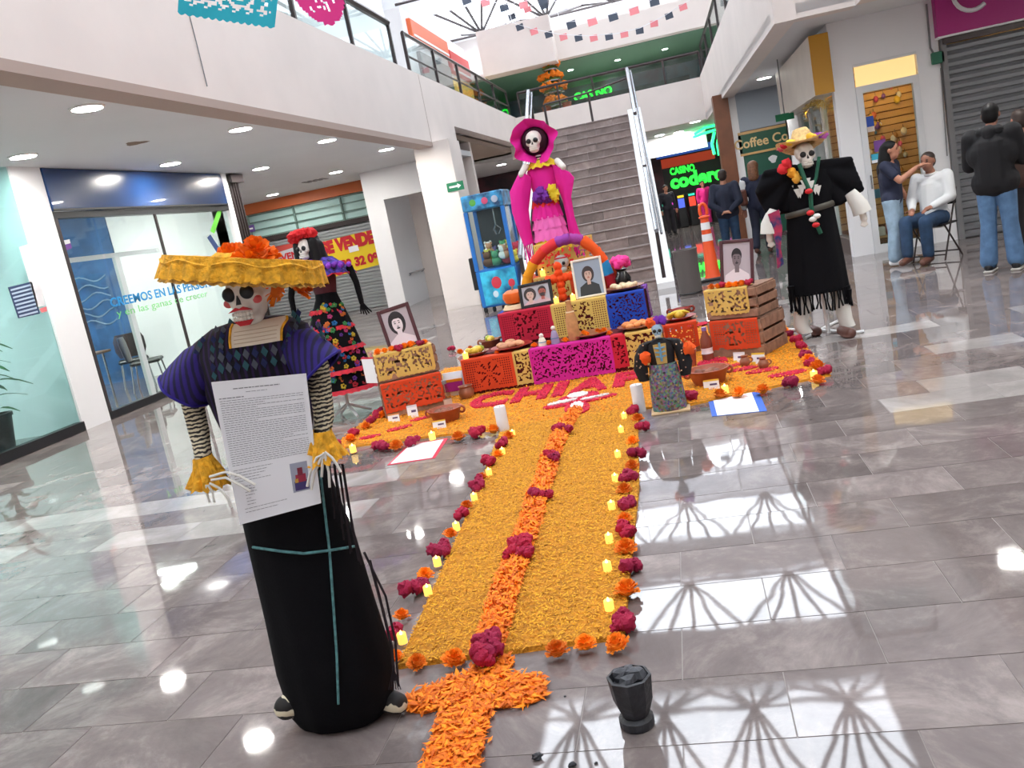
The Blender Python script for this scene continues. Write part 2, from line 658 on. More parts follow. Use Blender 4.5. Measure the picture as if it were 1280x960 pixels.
# roof with skylight bays
mb = MB()
mb.box((-12.8, -2.3, ROOF), (BX0, 20, ROOF + 0.25)); mb.box((-12.8, 20, ROOF), (-7.8, 40.1, ROOF + 0.25)); mb.box((BX1, -2.3, ROOF), (9.2, 40.1, ROOF + 0.25))
edges = [-2.3] + [q for ab in BAYS for q in ab] + [40.1]
edges[1] = max(edges[1], -2.3)
for i in range(0, len(edges), 2):
    a, b = edges[i], edges[i + 1]
    if b > a:
        mb.box((BX0 if b < 20 else -7.8, max(a, 20) if b > 20 else a, ROOF), (BX1, b, ROOF + 0.25))
        if a < 20 < b: mb.box((BX0, a, ROOF), (BX1, 20, ROOF + 0.25))
struct('ceiling_roof', mb, M['white'])
M['pane_sky'] = glassmat('skylight_pane', (0.96, 0.98, 1.0), 0.03)
for i, (a, b) in enumerate(BAYS):
    BX0 = BXL[i]
    s = thing('window_skylight', 'skylight bay with dark steel trusses in the atrium roof', None, ((BX0 + BX1) / 2, a, ROOF), kind='structure')
    for k in range(4):
        x0 = BX0 + (BX1 - BX0) * k / 4
        x1 = BX0 + (BX1 - BX0) * (k + 1) / 4
        MB().box((x0 + 0.02, a + 0.02, ROOF + 0.14), (x1 - 0.02, b - 0.02, ROOF + 0.15)).build('pane', M['pane_sky'], s)
        t = MB()
        xm, ym = (x0 + x1) / 2, a + 0.1
        for q in range(5):                       # truss webs fanning out from the node
            xx = x0 + (x1 - x0) * q / 4
            t.tube([(xm, (a + b) / 2, ROOF - 0.55), (xx, b - 0.05, ROOF + 0.1)], 0.055, 5)
            t.tube([(xm, (a + b) / 2, ROOF - 0.55), (xx, a + 0.05, ROOF + 0.1)], 0.055, 5)
        t.build('truss_web', M['darkmetal'], s)
    t = MB()
    t.tube([(BX0, (a + b) / 2, ROOF - 0.55), (BX1, (a + b) / 2, ROOF - 0.55)], 0.045, 6)
    t.build('truss_chord', M['darkmetal'], s)

# left gallery: soffit, fascia, pier, upper wall
struct('ceiling_left', MB().box((-12.5, -2.0, ZC), (FXL - 0.3, 22.0, ZC + 0.12)), M['ceil'])
BX0 = -4.6
struct('ceiling_left_rear', MB().box((-12.5, 22.3, 3.6), (FXL - 0.3, 28.3, 3.72)).box((-4.9, 19.5, 3.6), (FXL - 0.3, 22.3, 3.72)), M['beige'])
mb = MB().box((FXL - 0.3, -2.0, 3.30), (FXL, 19.5, ZM))
mb.box((FXL - 0.3, 19.5, 3.75), (FXL, 28.2, ZM)).box((-12.5, -2.0, ZM - 0.12), (FXL - 0.3, 28.2, ZM))
struct('wall_left_fascia', mb, M['cream'])
struct('trim_1', MB().box((FXL - 0.3, -2.0, 3.21), (FXL + 0.004, 17.3, 3.30)), M['softstrip'])
struct('wall_left_column', MB().box((-4.85, 17.3, 0), (-4.12, 18.2, 3.30)), M['cream'])
MB().box((FXL + 0.001, 17.28, 3.3), (FXL + 0.004, 17.30, ZM - 0.02)).build('joint', M['softstrip'], bpy.data.objects['wall_left_fascia'])
struct('wall_left_upper', MB().box((-8.3, -2.0, ZM), (-7.9, 28.0, ROOF)).box((-7.9, 17.6, ZM), (-6.9, 18.3, ROOF)), M['white'])
struct('wall_left_gallery_shops', MB().box((-6.3, 22.4, ZM), (-5.9, 29.3, 7.15)), M['white'])
w = tag(MB().tube([PX(237, 20, FXL + 0.012), PX(246, 55, FXL + 0.012), PX(259, 108, FXL + 0.012)], 0.006, 5).build('cable', M['grey']),
        'thin grey cable hanging down the cream fascia above the soffit', 'cable')

# left bulkhead with passage, and the closed shop behind
mb = MB().box((-6.55, 20.0, 2.55), (-4.93, 20.2, 3.24)).box((-7.0, 20.0, 0), (-6.55, 22.0, 3.24))
struct('wall_left_bulkhead', mb, M['white'])
mb = MB().box((-6.55, 22.0, 0), (-4.75, 22.2, 3.6)).box((-12.5, 22.1, 0), (-7.0, 22.3, 3.6))
struct('wall_left_rear', mb, M['cream'])
d = thing('door_1', 'grey glass door in the passage behind the cream column', None, (-5.7, 21.95, 0), kind='structure')
mb = MB().box((-6.15, 21.9, 0), (-6.09, 22.0, 2.2)).box((-5.15, 21.9, 0), (-5.09, 22.0, 2.2)).box((-6.15, 21.9, 2.14), (-5.09, 22.0, 2.2))
mb.build('door_frame', M['steel'], d)
MB().box((-6.09, 21.94, 0.02), (-5.15, 21.96, 2.14)).build('pane', mat('grey_glass', (120, 138, 136), 0.08, spec=0.8), d)
hr = thing('handrail', 'low steel handrail on the wall beside the grey glass passage door', 'handrail', (-6.4, 21.0, 0))
MB().tube([(-6.5, 20.6, 0.75), (-6.5, 21.9, 0.75)], 0.02).build('rail', M['steel'], hr)
for y in (20.7, 21.8):
    MB().tube([(-6.56, y, 0.70), (-6.5, y, 0.72), (-6.5, y, 0.75)], 0.012).build('bracket', M['steel'], hr)
struct('trim_2', MB().box((-12.5, 21.95, 2.98), (-7.0, 22.1, 3.25)), M['orange_beam'])
# transom lattice above the roller shutter
tr = thing('window_transom', 'pale transom panels with green bars above the silver shutter', None, (-9.7, 22, 2.3), kind='structure')
for i in range(4):
    x0 = -12.3 + i * 1.32
    MB().box((x0, 22.06, 2.36), (x0 + 1.28, 22.08, 2.96)).build('panel', M['mint'], tr)
gb = mat('green_bar', (110, 138, 130), 0.4)
for z in (2.36, 2.56, 2.76, 2.94):
    MB().box((-12.4, 22.0, z - 0.015), (-7.05, 22.06, z + 0.015)).build('bar', gb, tr)
for i in range(5):
    x0 = -12.32 + i * 1.32
    MB().box((x0 - 0.02, 21.98, 2.34), (x0 + 0.02, 22.05, 2.97)).build('mullion', gb, tr)


def roller_shutter(name, label, x0, x1, y, z0, z1, pitch, m, base):
    s = thing(name, label, 'shutter', base)
    n = int((z1 - z0) / pitch)
    mb = MB().prism([(0, 0), (0.03, 0.15 * pitch), (0.03, 0.6 * pitch), (0.008, 0.85 * pitch), (0, pitch), (-0.01, pitch), (-0.01, 0)], x1 - x0,
                    (x1, y, z0), (0, -1, 0), (0, 0, 1))
    me = mb
    mb.mats = [m]
    mesh = mb.mesh('slat', base)
    for k in range(n):
        link('slat', mesh, s, (0, 0, k * pitch))
    MB().box((x0 - 0.07, y - 0.06, z0), (x0, y + 0.05, z1 + 0.1)).build('guide_rail', M['grey'], s)
    MB().box((x1, y - 0.06, z0), (x1 + 0.07, y + 0.05, z1 + 0.1)).build('guide_rail', M['grey'], s)
    MB().box((x0 - 0.05, y - 0.09, z1), (x1 + 0.05, y + 0.02, z1 + 0.12)).build('housing', M['darkmetal'], s)
    return s


roller_shutter('roller_shutter', 'closed silver roller shutter behind the yellow SE VENDE banner', -12.2, -7.12, 22.03, 0, 2.22, 0.085, M['shutter2'], (-9.6, 22.03, 0))

# ---- left shop: pier, panes, blue sign, interior
struct('wall_left_pier', MB().box((LX - 0.35, 9.43, 0), (LX + 0.03, 9.96, ZC)), M['white'])
struct('wall_left_partition', MB().box((-12.5, 9.6, 0), (LX - 0.35, 9.8, ZC)).box((-12.5, 14.45, 0), (LX - 0.1, 14.65, ZC)), M['white'])
wn = thing('window_1', 'tall mint shop pane with notices beside the white pier', None, (LX, 7, 0), kind='structure')
for a, b in ((-1.9, 3.0), (3.04, 6.3), (6.34, 9.43)):
    MB().box((LX - 0.01, a, 0.12), (LX, b, ZC)).build('pane', M['glass_mint'], wn)
MB().box((LX - 0.06, -1.9, 0), (LX + 0.06, 9.43, 0.12)).build('sill', M['black'], wn)
wn2 = thing('window_2', 'glazed shopfront below the blue sign', None, (LX, 12, 0), kind='structure')
for a, b in ((9.96, 10.75), (10.80, 12.2), (12.24, 14.4)):
    MB().box((LX - 0.01, a, 0.1), (LX, b, 2.66)).build('pane', M['glass'], wn2)
MB().box((LX - 0.08, 9.96, 0), (LX + 0.03, 14.45, 0.1)).build('sill', M['black'], wn2)
MB().box((LX - 0.08, 9.96, 2.62), (LX + 0.03, 14.45, 2.70)).build('head_rail', M['black'], wn2)
mb = MB().box((LX - 0.03, 9.97, 0.1), (LX + 0.03, 10.03, 2.62)).box((LX - 0.02, 12.2, 0.1), (LX + 0.01, 12.24, 2.62))
mb.build('mullion', M['darkmetal'], wn2)
mb = MB().box((LX - 0.05, 10.05, 2.06), (LX + 0.0, 12.1, 2.12)).box((LX - 0.05, 11.0, 0.1), (LX + 0.0, 11.1, 2.06))
mb.build('door_frame', M['alu'], wn2)
sg = thing('shop_sign', 'plain dark blue fascia sign above the glazed shopfront', 'sign', (LX, 12.2, 2.7))
MB().bbox((LX - 0.1, 9.97, 2.71), (LX + 0.05, 14.42, ZC - 0.005), 0.01).build('panel', M['blue'], sg)
MB().box((LX + 0.05, 9.97, 2.71), (LX + 0.06, 14.42, 2.735)).build('edge_strip', M['black'], sg)
struct('wall_left_post', MB().box((LX - 0.3, 14.45, 0), (LX + 0.04, 14.62, ZC)), M['alu'])
gt = thing('folded_grille', 'folded dark metal shop grille standing against the soffit', 'grille', (LX, 14.8, 0))
for k in range(4):
    y = 14.66 + k * 0.09
    MB().box((LX - 0.05, y, 0.0), (LX + 0.06, y + 0.035, ZC - 0.02)).build('upright', M['darkmetal'], gt)
MB().box((LX - 0.06, 14.64, ZC - 0.16), (LX + 0.12, 15.08, ZC - 0.02)).build('track_box', M['darkmetal'], gt)
for z in (0.4, 1.1, 1.8, 2.5):
    MB().box((LX - 0.02, 14.66, z), (LX + 0.03, 14.97, z + 0.03)).build('cross_bar', M['darkmetal'], gt)
# mural wall and interior of the shop
struct('wall_left_mural', MB().box((-12.45, 14.42, 0), (-9.9, 14.45, ZC)), M['bluewall'])
swirl = mat('grey_blue_swirl', (126, 150, 176), 0.6)
mw = bpy.data.objects['wall_left_mural']
for k in range(6):
    t = MB()
    t.tube([(-10.6 + 0.25 * math.sin(q * 0.9 + k) + 0.1 * k - 0.2, 14.41, 1.1 + k * 0.17 + 0.05 * math.sin(q * 1.7 + k * 2) ) if 0 else
            (-10.9 + q * 0.09, 14.412, 1.15 + k * 0.16 + 0.06 * math.sin(q * 0.8 + k * 1.3)) for q in range(9)], 0.014, 5)
    t.build('mural_line', swirl, mw)
lp = thing('panel_light', 'square panel light glowing inside the blue sign shop', 'light', (-9.3, 12.6, ZC))
MB().box((-9.7, 12.2, ZC - 0.05), (-8.9, 13.0, ZC - 0.005)).build('frame', M['trimring'], lp)
MB().box((-9.66, 12.24, ZC - 0.055), (-8.94, 12.96, ZC - 0.05)).build('diffuser', glow('panel_glow', (255, 252, 244), 40), lp)
fill_mint = thing('panel_light', 'added square fill light brightening the mint glazed shop', 'light', (-9.8, 7.6, ZC))  # extra panel, added only to light up the dark interior behind the mint glass
MB().box((-10.2, 7.2, ZC - 0.05), (-9.4, 8.0, ZC - 0.005)).build('frame', M['trimring'], fill_mint)
MB().box((-10.16, 7.24, ZC - 0.055), (-9.44, 7.96, ZC - 0.05)).build('diffuser', glow('fill_glow', (240, 252, 250), 60), fill_mint)
fill_mural = thing('panel_light', 'added square fill light brightening the blue mural wall', 'light', (-11.2, 11.2, ZC))  # another added fill panel, lifts the dim room around the mural
MB().box((-11.6, 10.8, ZC - 0.05), (-10.8, 11.6, ZC - 0.005)).build('frame', M['trimring'], fill_mural)
MB().box((-11.56, 10.84, ZC - 0.055), (-10.84, 11.56, ZC - 0.05)).build('diffuser', bpy.data.materials['panel_glow'], fill_mural)
# lettering on the glass
cyan, lime = mat('cyan_vinyl', (20, 140, 205), 0.5), mat('lime_vinyl', (120, 210, 130), 0.5)
q0 = PX(139, 384, LX + 0.004)
vt = thing('window_lettering', 'blue and green vinyl lettering on the shop glass', 'lettering', q0)
text('lettering', 'CREEMOS EN LAS PERSONAS', 0.17, cyan, vt, q0, (0, 1, 0), (0, 0, 1), 0.001, 0.004, fit=2.9)['kind'] = 'stuff'
q1 = PX(147, 396, LX + 0.004)
text('lettering', 'y en las ganas de crecer', 0.14, lime, vt, q1, (0, 1, 0), (0, 0, 1), 0.001, fit=2.4)['kind'] = 'stuff'
def vinyl(name, pts, m, label, cat):
    q = [PX(x, y, LX + 0.005) for x, y in pts]
    mb = MB().add(q + [p - V((0.003, 0, 0)) for p in q], [(0, 1, 2, 3), (7, 6, 5, 4), (0, 4, 5, 1), (1, 5, 6, 2), (2, 6, 7, 3), (3, 7, 4, 0)])
    c = sum(q, V()) / 4
    return tag(mb.build(name, m, origin=c), label, cat)
vinyl('vinyl_stripe', [(263, 289), (268, 292), (278, 262), (273, 260)], mat('lime_stripe', (110, 222, 60), 0.5), 'slanted lime green stripe stuck on the shop glass', 'decal')
vinyl('vinyl_stripe', [(259, 297), (263, 293), (281, 320), (277, 324)], mat('navy_stripe', (28, 62, 120), 0.5), 'slanted navy blue stripe stuck on the shop glass', 'decal')
nb = vinyl('notice', [(10, 359), (40, 352), (50, 392), (23, 398)], mat('notice_navy', (36, 58, 98), 0.5), 'navy notice with rows of white lines on mint pane', 'notice')
wl = mat('pale_line', (170, 190, 210), 0.6)
for k in range(8):
    u = (k + 0.6) / 8.4
    a = V((10 + 13 * u + 2, 359 + 39 * u, 0)); b = V((40 + 10 * u - 2, 352 + 40 * u, 0))
    q = [PX(a.x, a.y, LX + 0.008), PX(b.x, b.y, LX + 0.008), PX(b.x + .6, b.y + 2.2, LX + 0.008), PX(a.x + .6, a.y + 2.2, LX + 0.008)]
    ORG[nb.name] = V(nb.location)
    MB().add(q, [(0, 1, 2, 3)]).build('text_row', wl, nb)
nn_ = vinyl('notice', [(24, 309), (39, 304), (57, 382), (46, 384)], mat('notice_white', (214, 214, 218), 0.6), 'long narrow white notice taped beside the white pier', 'notice')
ORG[nn_.name] = V(nn_.location)
MB().add([PX(x, y, LX + 0.008) for x, y in ((49, 386), (58, 383), (59, 389), (52, 391))], [(0, 1, 2, 3)]).build('red_corner', mat('pink_red', (226, 120, 124), 0.6), nn_)
pc = vinyl('window_card', [(71, 302), (87, 299), (90, 310), (75, 317)], mat('purple_card', (112, 62, 150), 0.5), 'purple and white card at the top of the shop door', 'card')
ORG[pc.name] = V(pc.location)
MB().add([PX(x, y, LX + 0.009) for x, y in ((71, 302), (87, 299), (88, 304), (73, 308))], [(0, 1, 2, 3)]).build('white_band', M['paper'], pc)
pl_, plr = None, None
# furniture seen through the glass
def shop_chair(base, rz, label):
    c = thing('office_chair', label, 'chair', base, local=True)
    c.rotation_euler.z = rz
    MB().bbox((-0.24, -0.24, 0.42), (0.24, 0.22, 0.48), 0.02).build('seat', M['black'], c)
    mb = MB().loft([(0, 0.24, 0.5, 0.20, 0.03), (0, 0.26, 0.62, 0.25, 0.04), (0, 0.28, 0.8, 0.25, 0.04), (0, 0.29, 0.9, 0.2, 0.03)], 16)
    mb.build('backrest', M['darkmetal'], c, smooth=True)
    for sx in (-1, 1):
        for sy in (-1, 1):
            MB().tube([(sx * 0.2, sy * 0.2, 0.43), (sx * 0.24, sy * 0.25, 0)], 0.014, 6).build('leg', M['steel'], c)
    return c
shop_chair((-8.6, 12.6, 0), 2.0, 'dark office chair behind the glass near the green stripe')
shop_chair((-9.3, 13.3, 0), 0.6, 'dark office chair by the blue mural wall')
tb_ = thing('office_table', 'brown office table inside the blue sign shop', 'table', (-9.7, 12.4, 0))
MB().bbox((-10.2, 12.0, 0.7), (-9.3, 12.8, 0.74), 0.01).build('table_top', mat('table_brown', (110, 86, 70), 0.5), tb_)
for x in (-10.1, -9.4):
    for y in (12.1, 12.7):
        MB().tube([(x, y, 0), (x, y, 0.7)], 0.02, 6).build('leg', M['steel'], tb_)
# potted plant behind the mint glass
pb = V((-8.15, 8.75, 0))
pp = thing('potted_plant', 'leafy green plant in black pot behind mint glass', 'plant', pb)
MB().lathe([(0.16, 0), (0.22, 0.42), (0.235, 0.42), (0.235, 0.46), (0.2, 0.46), (0.19, 0.38)], 20, pb).build('pot', M['black'], pp, smooth=True)
leafm = mat('leaf_green', (58, 104, 58), 0.45, rand=0.25)
MB().tube([pb + V((0, 0, 0.38)), pb + V((0.02, 0, 0.8)), pb + V((0, 0.02, 1.15))], 0.02, 6).build('stem', mat('stem_brown', (92, 80, 50), 0.7), pp)
def leaf_mesh(L, w, droop):
    mb = MB()
    R = []
    for i in range(7):
        t = i / 6
        ww = w * math.sin(PI * (0.08 + 0.92 * t)) + 0.002
        z = droop * (0.9 * t - 1.5 * t * t) * L
        R.append([V((t * L, -ww, z + 0.01)), V((t * L, 0, z)), V((t * L, ww, z + 0.01))])
    mb.rings(R, False, closed=False)
    mb.mats = [leafm]
    return mb.mesh('leaf')
lm_ = leaf_mesh(0.42, 0.06, 0.8)
for k in range(22):
    lo = link('leaf', lm_, pp, (0.02 * math.cos(k), 0.02 * math.sin(k), 0.42 + 0.036 * k))
    lo.rotation_euler = (0, -0.6 + 0.2 * random.random(), k * 2.4)
    lo.scale = [0.8 + 0.4 * random.random()] * 3

# ---- far gallery, upper wall, green soffit
FY = 28.0
mb = MB().box((FXL - 0.3, FY, 3.35), (1.3, FY + 0.3, 4.57)).box((-12.5, FY + 0.3, 4.45), (9.0, 39.8, 4.57))
struct('wall_far_fascia', mb, M['cream'])
struct('ceiling_far', MB().box((-12.5, FY + 0.3, 3.45), (9.0, 39.8, 3.55)), M['ceil'])
mb = MB().box((-5.2, 29.0, 6.12), (8.9, 29.4, 7.0)).box((-5.2, 28.2, 6.0), (-2.9, 29.0, 7.35))
struct('wall_far_upper', mb, M['cream'])
struct('ceiling_far_upper', MB().box((-12.5, 29.4, 6.1), (8.9, 39.8, 6.14)), M['green'])
struct('wall_far_attic', MB().box((-12.5, 29.4, 6.14), (8.9, 39.8, 6.3)), M['white'])
struct('wall_far_shop', MB().box((-8.0, 36.0, ZM - 0.03), (8.9, 36.2, 6.1)), mat('dusky_shopfront', (120, 112, 118), 0.5, var=0.5, vs=1.2, rgb2=(70, 100, 110)))
# ---- right gallery
A_, B_, C_ = V((1.24, FY)), V((1.56, 12.42)), V((2.56, 12.47))
mb = MB()
def slab(mb, poly, z0, z1):
    return mb.prism([(p[0], p[1]) for p in poly], z1 - z0, (0, 0, z0), (1, 0, 0), (0, 1, 0))
slab(mb, [A_, B_, C_, (2.6, -2.0), (8.9, -2.0), (8.9, FY + 0.3), (1.24, FY + 0.3)], 3.37, 3.49)
struct('ceiling_right', mb, M['ceil'])
mb = MB()
for p, q in ((A_, B_), (B_, C_), (C_, V((2.6, -2.0)))):
    d = (q - p).normalized()
    n = V((-d.y, d.x)) * 0.28
    if p == A_: n = V((0.28, 0))
    slab(mb, [p, q, q + n, p + n], 3.30 if p == A_ else 3.306, ZM if p == A_ else ZM - 0.004)
slab(mb, [A_ + V((.28, 0)), B_ + V((.28, .2)), C_ + V((0.2, .2)), (2.9, -2.0), (8.9, -2.0), (8.9, FY), (1.5, FY)], ZM - 0.12, ZM)
struct('wall_right_fascia', mb, M['cream'])
struct('wall_right_upper', MB().box((5.5, -2, ZM), (5.8, 29, ROOF)), M['white'])


def railing(label, pts, z0, h, step, base, thick=0.045, mid=False):
    r = thing('glass_railing', label, 'railing', base)
    pts = [V((*p, 0)) for p in pts]
    MB().tube([p + V((0, 0, z0 + h)) for p in pts], thick, 6).build('top_rail', M['darkmetal'], r)
    for i in range(len(pts) - 1):
        a, b = pts[i], pts[i + 1]
        L = (b - a).length
        n = max(1, round(L / step))
        d = (b - a).normalized()
        nn = V((-d.y, d.x, 0))
        for k in range(n + (1 if i == len(pts) - 2 else 0)):
            p = a + d * (L * k / n)
            MB().box((-0.03, -0.03, z0), (0.03, 0.03, z0 + h), Matrix.Translation(p)).build('post', M['darkmetal'], r)
        for k in range(n):
            p, q = a + d * (L * k / n + 0.05), a + d * (L * (k + 1) / n - 0.05)
            v = [p + nn * s + V((0, 0, z)) for s in (-0.005, 0.005) for z in (z0 + 0.04, z0 + h - 0.05)]
            w_ = [q + nn * s + V((0, 0, z)) for s in (-0.005, 0.005) for z in (z0 + 0.04, z0 + h - 0.05)]
            MB().add([v[0], w_[0], w_[1], v[1], v[2], w_[2], w_[3], v[3]], [(0, 1, 2, 3), (7, 6, 5, 4), (0, 4, 5, 1), (3, 2, 6, 7), (0, 3, 7, 4), (1, 5, 6, 2)]).build('pane', M['glass_rail'], r)
            if mid:
                MB().tube([p + V((0, 0, z0 + h * 0.45)), q + V((0, 0, z0 + h * 0.45))], 0.022, 6).build('mid_rail', M['darkmetal'], r)
    return r


railing('dark glass railing along the left gallery above the long cream fascia', [(FXL - 0.12, -1.5), (FXL - 0.12, 16.3)], ZM, 0.80, 2.2, (FXL, 7, ZM), 0.06)
railing('dark glass railing on the left gallery past the fascia joint', [(FXL - 0.12, 17.2), (FXL - 0.12, FY - 0.1)], ZM, 0.78, 2.2, (FXL, 22, ZM), 0.035, mid=True)
railing('dark glass railing along the far gallery behind the stair head', [(FXL + 0.2, FY + 0.1), (-3.0, FY + 0.1), (1.3, FY + 0.1)], 4.57, 0.72, 1.2, (-1.5, FY, 4.57))
railing('dark glass railing on the right gallery above the angled fascia', [(1.36, FY - 0.2), (1.66, 12.6), (2.7, 12.65)], ZM, 0.80, 2.1, (1.5, 20, ZM))

# ---- stairs
st = thing('stairs', 'wide stone staircase rising behind the altar to the gallery landing', 'stairs', (-1.7, 14.2, 0))
SX0, SX1, NS, RISE, RUN = -2.46, -0.5, 19, 0.172, 0.322
for k in range(NS):
    mb = MB()
    cuts = [SX0 + (SX1 - SX0) * c for c in ((0, .3, .62, 1.0) if k % 2 else (0, .18, .52, .82, 1.0))]
    for i in range(len(cuts) - 1):
        y = 14.2 + k * RUN
        mb.bbox((cuts[i] + 0.002, y, max(0, k * RISE - 0.15)), (cuts[i + 1] - 0.002, y + RUN + 0.03, (k + 1) * RISE - 0.025), 0.003)
        mb.bbox((cuts[i] + 0.002, y - 0.02, (k + 1) * RISE - 0.027), (cuts[i + 1] - 0.002, y + RUN + 0.03, (k + 1) * RISE), 0.006)
    mb.build('step', M['stair_stone'], st)
YT, ZT = 14.2 + NS * RUN, NS * RISE
MB().box((-2.75, YT, ZT - 0.25), (-0.25, FY, ZT - 0.002)).build('landing', M['stair_stone'], st)
for x0, x1 in ((SX0 - 0.28, SX0), (SX1, SX1 + 0.28)):
    pr_ = [(14.15, 0), (14.15, 0.1), (YT, ZT + 0.12), (YT + 0.6, ZT + 0.12), (YT + 0.6, ZT - 0.3), (YT, ZT - 0.3), (14.75, 0)]
    MB().prism(pr_, x1 - x0, (x0, 0, 0), (0, 1, 0), (0, 0, 1)).build('stringer', M['white'], st)
for x, a0 in ((SX1 + 0.13, 0), (SX0 - 0.13, 1)):
    MB().tube([(x, 14.25, 0.92), (x, YT + 0.1, ZT + 0.98)], 0.038, 8).build('handrail', M['steel'], st)
    MB().tube([(x + 0.07, 14.3, 0.86), (x + 0.07, YT + 0.1, ZT + 0.92)], 0.02, 8).build('handrail', M['steel'], st)
    for y, z in ((14.3, 0), (16.2, 1.1), (18.2, 2.2), (YT + 0.1, ZT)):
        MB().box((x - 0.03, y - 0.03, z), (x + 0.03, y + 0.03, z + 0.92), None).build('baluster', M['darkmetal'], st)
st.rotation_euler.z = math.radians(2.2)
sr = thing('stair_rail', 'thin sloping dark handrail on posts across the stair head', 'handrail', (-1.7, YT + 0.2, ZT))
a, b, c = P(680, 131, YT + 0.2), P(735, 116, YT + 0.2), P(788, 96, YT + 0.2)
MB().tube([a, b, c], 0.025, 6).build('rail', M['darkmetal'], sr)
for p in (a, b, c):
    MB().box((p.x - 0.025, YT + 0.17, ZT - 0.005), (p.x + 0.025, YT + 0.23, p.z)).build('post', M['darkmetal'], sr)

# ================================================================== CEILING LIGHTS
def ceiling_light(x, y, z, label, group, r=0.135):
    c = thing('ceiling_light', label, 'light', (x, y, z), group)
    MB().lathe([(r + 0.025, 0), (r + 0.025, -0.012), (r, -0.018), (r, 0)], 24, (x, y, z)).build('trim_ring', M['trimring'], c, smooth=True)
    MB().lathe([(r, -0.006), (r * 0.96, -0.015), (0.001, -0.016)], 24, (x, y, z)).build('diffuser', M['lamp'], c, smooth=True)
    return c
g1 = 'recessed lights in the left soffit'
for x, y in [(-5.08, 1.5), (-5.08, 4.6), (-5.08, 7.59), (-5.08, 10.55), (-5.05, 13.3), (-5.08, 16.3), (-6.98, 3.0), (-6.98, 6.0), (-6.98, 9.03), (-6.98, 12.02), (-6.98, 14.91), (-6.98, 18.49), (-9.5, 17.5), (-9.5, 20.6)]:
    ceiling_light(x, y, ZC, 'round recessed light in the soffit under the long cream fascia', g1)
g2 = 'recessed lights in the right soffit'
for x, y in [(2.13, 19.7), (2.04, 22.7), (3.1, 10.3), (3.1, 7.0), (3.1, 3.6), (6.0, 10.3), (6.0, 5.5)]:
    ceiling_light(x, y, 3.37, 'round recessed light in the soffit by the right-hand shops' if 0 else 'round recessed light in the soffit outside the coffee and gift shops', g2)
g3 = 'recessed lights under the far gallery'
for x, y in [(0.95, 29.6), (0.45, 33.2), (-0.22, 32.7), (-5.6, 30.5), (-5.0, 32.5), (-3.2, 31), (-6.6, 26.0), (-5.6, 24.0)]:
    ceiling_light(x, y, 3.45 if y > 28 else 3.5, 'round recessed light under the far gallery beside the casino', g3, 0.16)
for x, y in [(-1.2, 31.6), (0.4, 31.6), (-2.8, 31.4)]:
    ceiling_light(x, y, 6.1, 'small recessed light in the green upper soffit', 'lights in the green soffit', 0.09)
tag(MB().lathe([(0.10, 0), (0.13, 0.004), (0.1, 0.008)], 12, (-6.1, 9.87, ZC - 0.007), rip=lambda a, z: 0.25 * math.sin(3 * a)).build('ceiling_patch', mat('patch_brown', (128, 108, 92), 0.8)),
    'small brown damaged patch in the grey soffit', 'patch')
vn = thing('air_vent', 'small grey vent grille in the left soffit', 'vent', (-7.8, 19.4, ZC))
for k in range(4):
    MB().box((-8.1 + k * 0.14, 19.2, ZC - 0.012), (-8.02 + k * 0.14, 19.6, ZC - 0.002)).build('blade', M['grey'], vn)

# ================================================================== RIGHT SHOPS
RY = 14.0
mb = MB().box((2.45, RY, 0), (2.74, RY + 0.2, 3.4)).box((3.60, RY, 0), (3.90, RY + 0.2, 3.4)).box((2.74, RY, 2.74), (3.60, RY + 0.2, 3.4))
mb.box((3.9, RY, 2.86), (8.9, RY + 0.2, 3.4)).box((6.6, RY, 0), (8.9, RY + 0.2, 2.86))
struct('wall_right_shopfront', mb, M['white'])
struct('wall_right_shop_side', MB().box((2.45, 18.0, 0), (2.65, 19.8, 3.4)).box((2.45, RY + 0.2, 2.45), (2.6, 18.0, 3.4)).box((2.45, 19.6, 0), (8.9, 19.8, 3.4)), M['white'])
struct('wall_right_shop_inner', MB().box((5.2, RY + 0.2, 0), (5.3, 19.6, 3.4)), mat('inner_cream', (224, 196, 150), 0.7))
ww = thing('window_3', 'shop side window with white mullions behind the straw-hatted skeleton', None, (2.5, 16, 0), kind='structure')
for a, b in ((14.22, 15.4), (15.46, 16.7), (16.76, 18.0)):
    MB().box((2.5, a, 0.25), (2.51, b, 2.4)).build('pane', M['glass'], ww)
for y in (15.43, 16.73):
    MB().box((2.46, y - 0.03, 0.25), (2.55, y + 0.03, 2.42)).build('mullion', M['alu'], ww)
MB().box((2.45, 14.2, 0), (2.6, 18.0, 0.25)).build('sill', mat('dark_kickplate', (96, 84, 80), 0.5), ww)
# gift-shop door
dr = thing('door_2', 'white framed glass gift shop door with lit transom', None, (3.15, RY, 0), kind='structure')
fr = M['alu']
for x0, x1 in ((2.742, 2.83), (3.51, 3.598)):
    MB().box((x0, RY - 0.03, 0), (x1, RY + 0.07, 2.32)).build('stile', fr, dr)
MB().box((2.742, RY - 0.03, 2.32), (3.598, RY + 0.07, 2.42)).build('head_rail', fr, dr)
MB().box((2.83, RY - 0.03, 0), (3.51, RY + 0.07, 0.12)).build('bottom_rail', fr, dr)
MB().box((2.83, RY + 0.01, 0.12), (3.51, RY + 0.02, 2.32)).build('pane', M['glass'], dr)
MB().box((2.742, RY - 0.02, 2.70), (3.598, RY + 0.05, 2.738)).build('transom_rail', fr, dr)
MB().box((2.76, RY + 0.03, 2.42), (3.58, RY + 0.05, 2.70)).build('transom_panel', glow('transom_glow', (255, 222, 150), 0.45), dr)
MB().tube([(2.80, RY - 0.06, 0.95), (2.80, RY - 0.06, 1.15)], 0.012, 6).build('door_handle', M['steel'], dr)
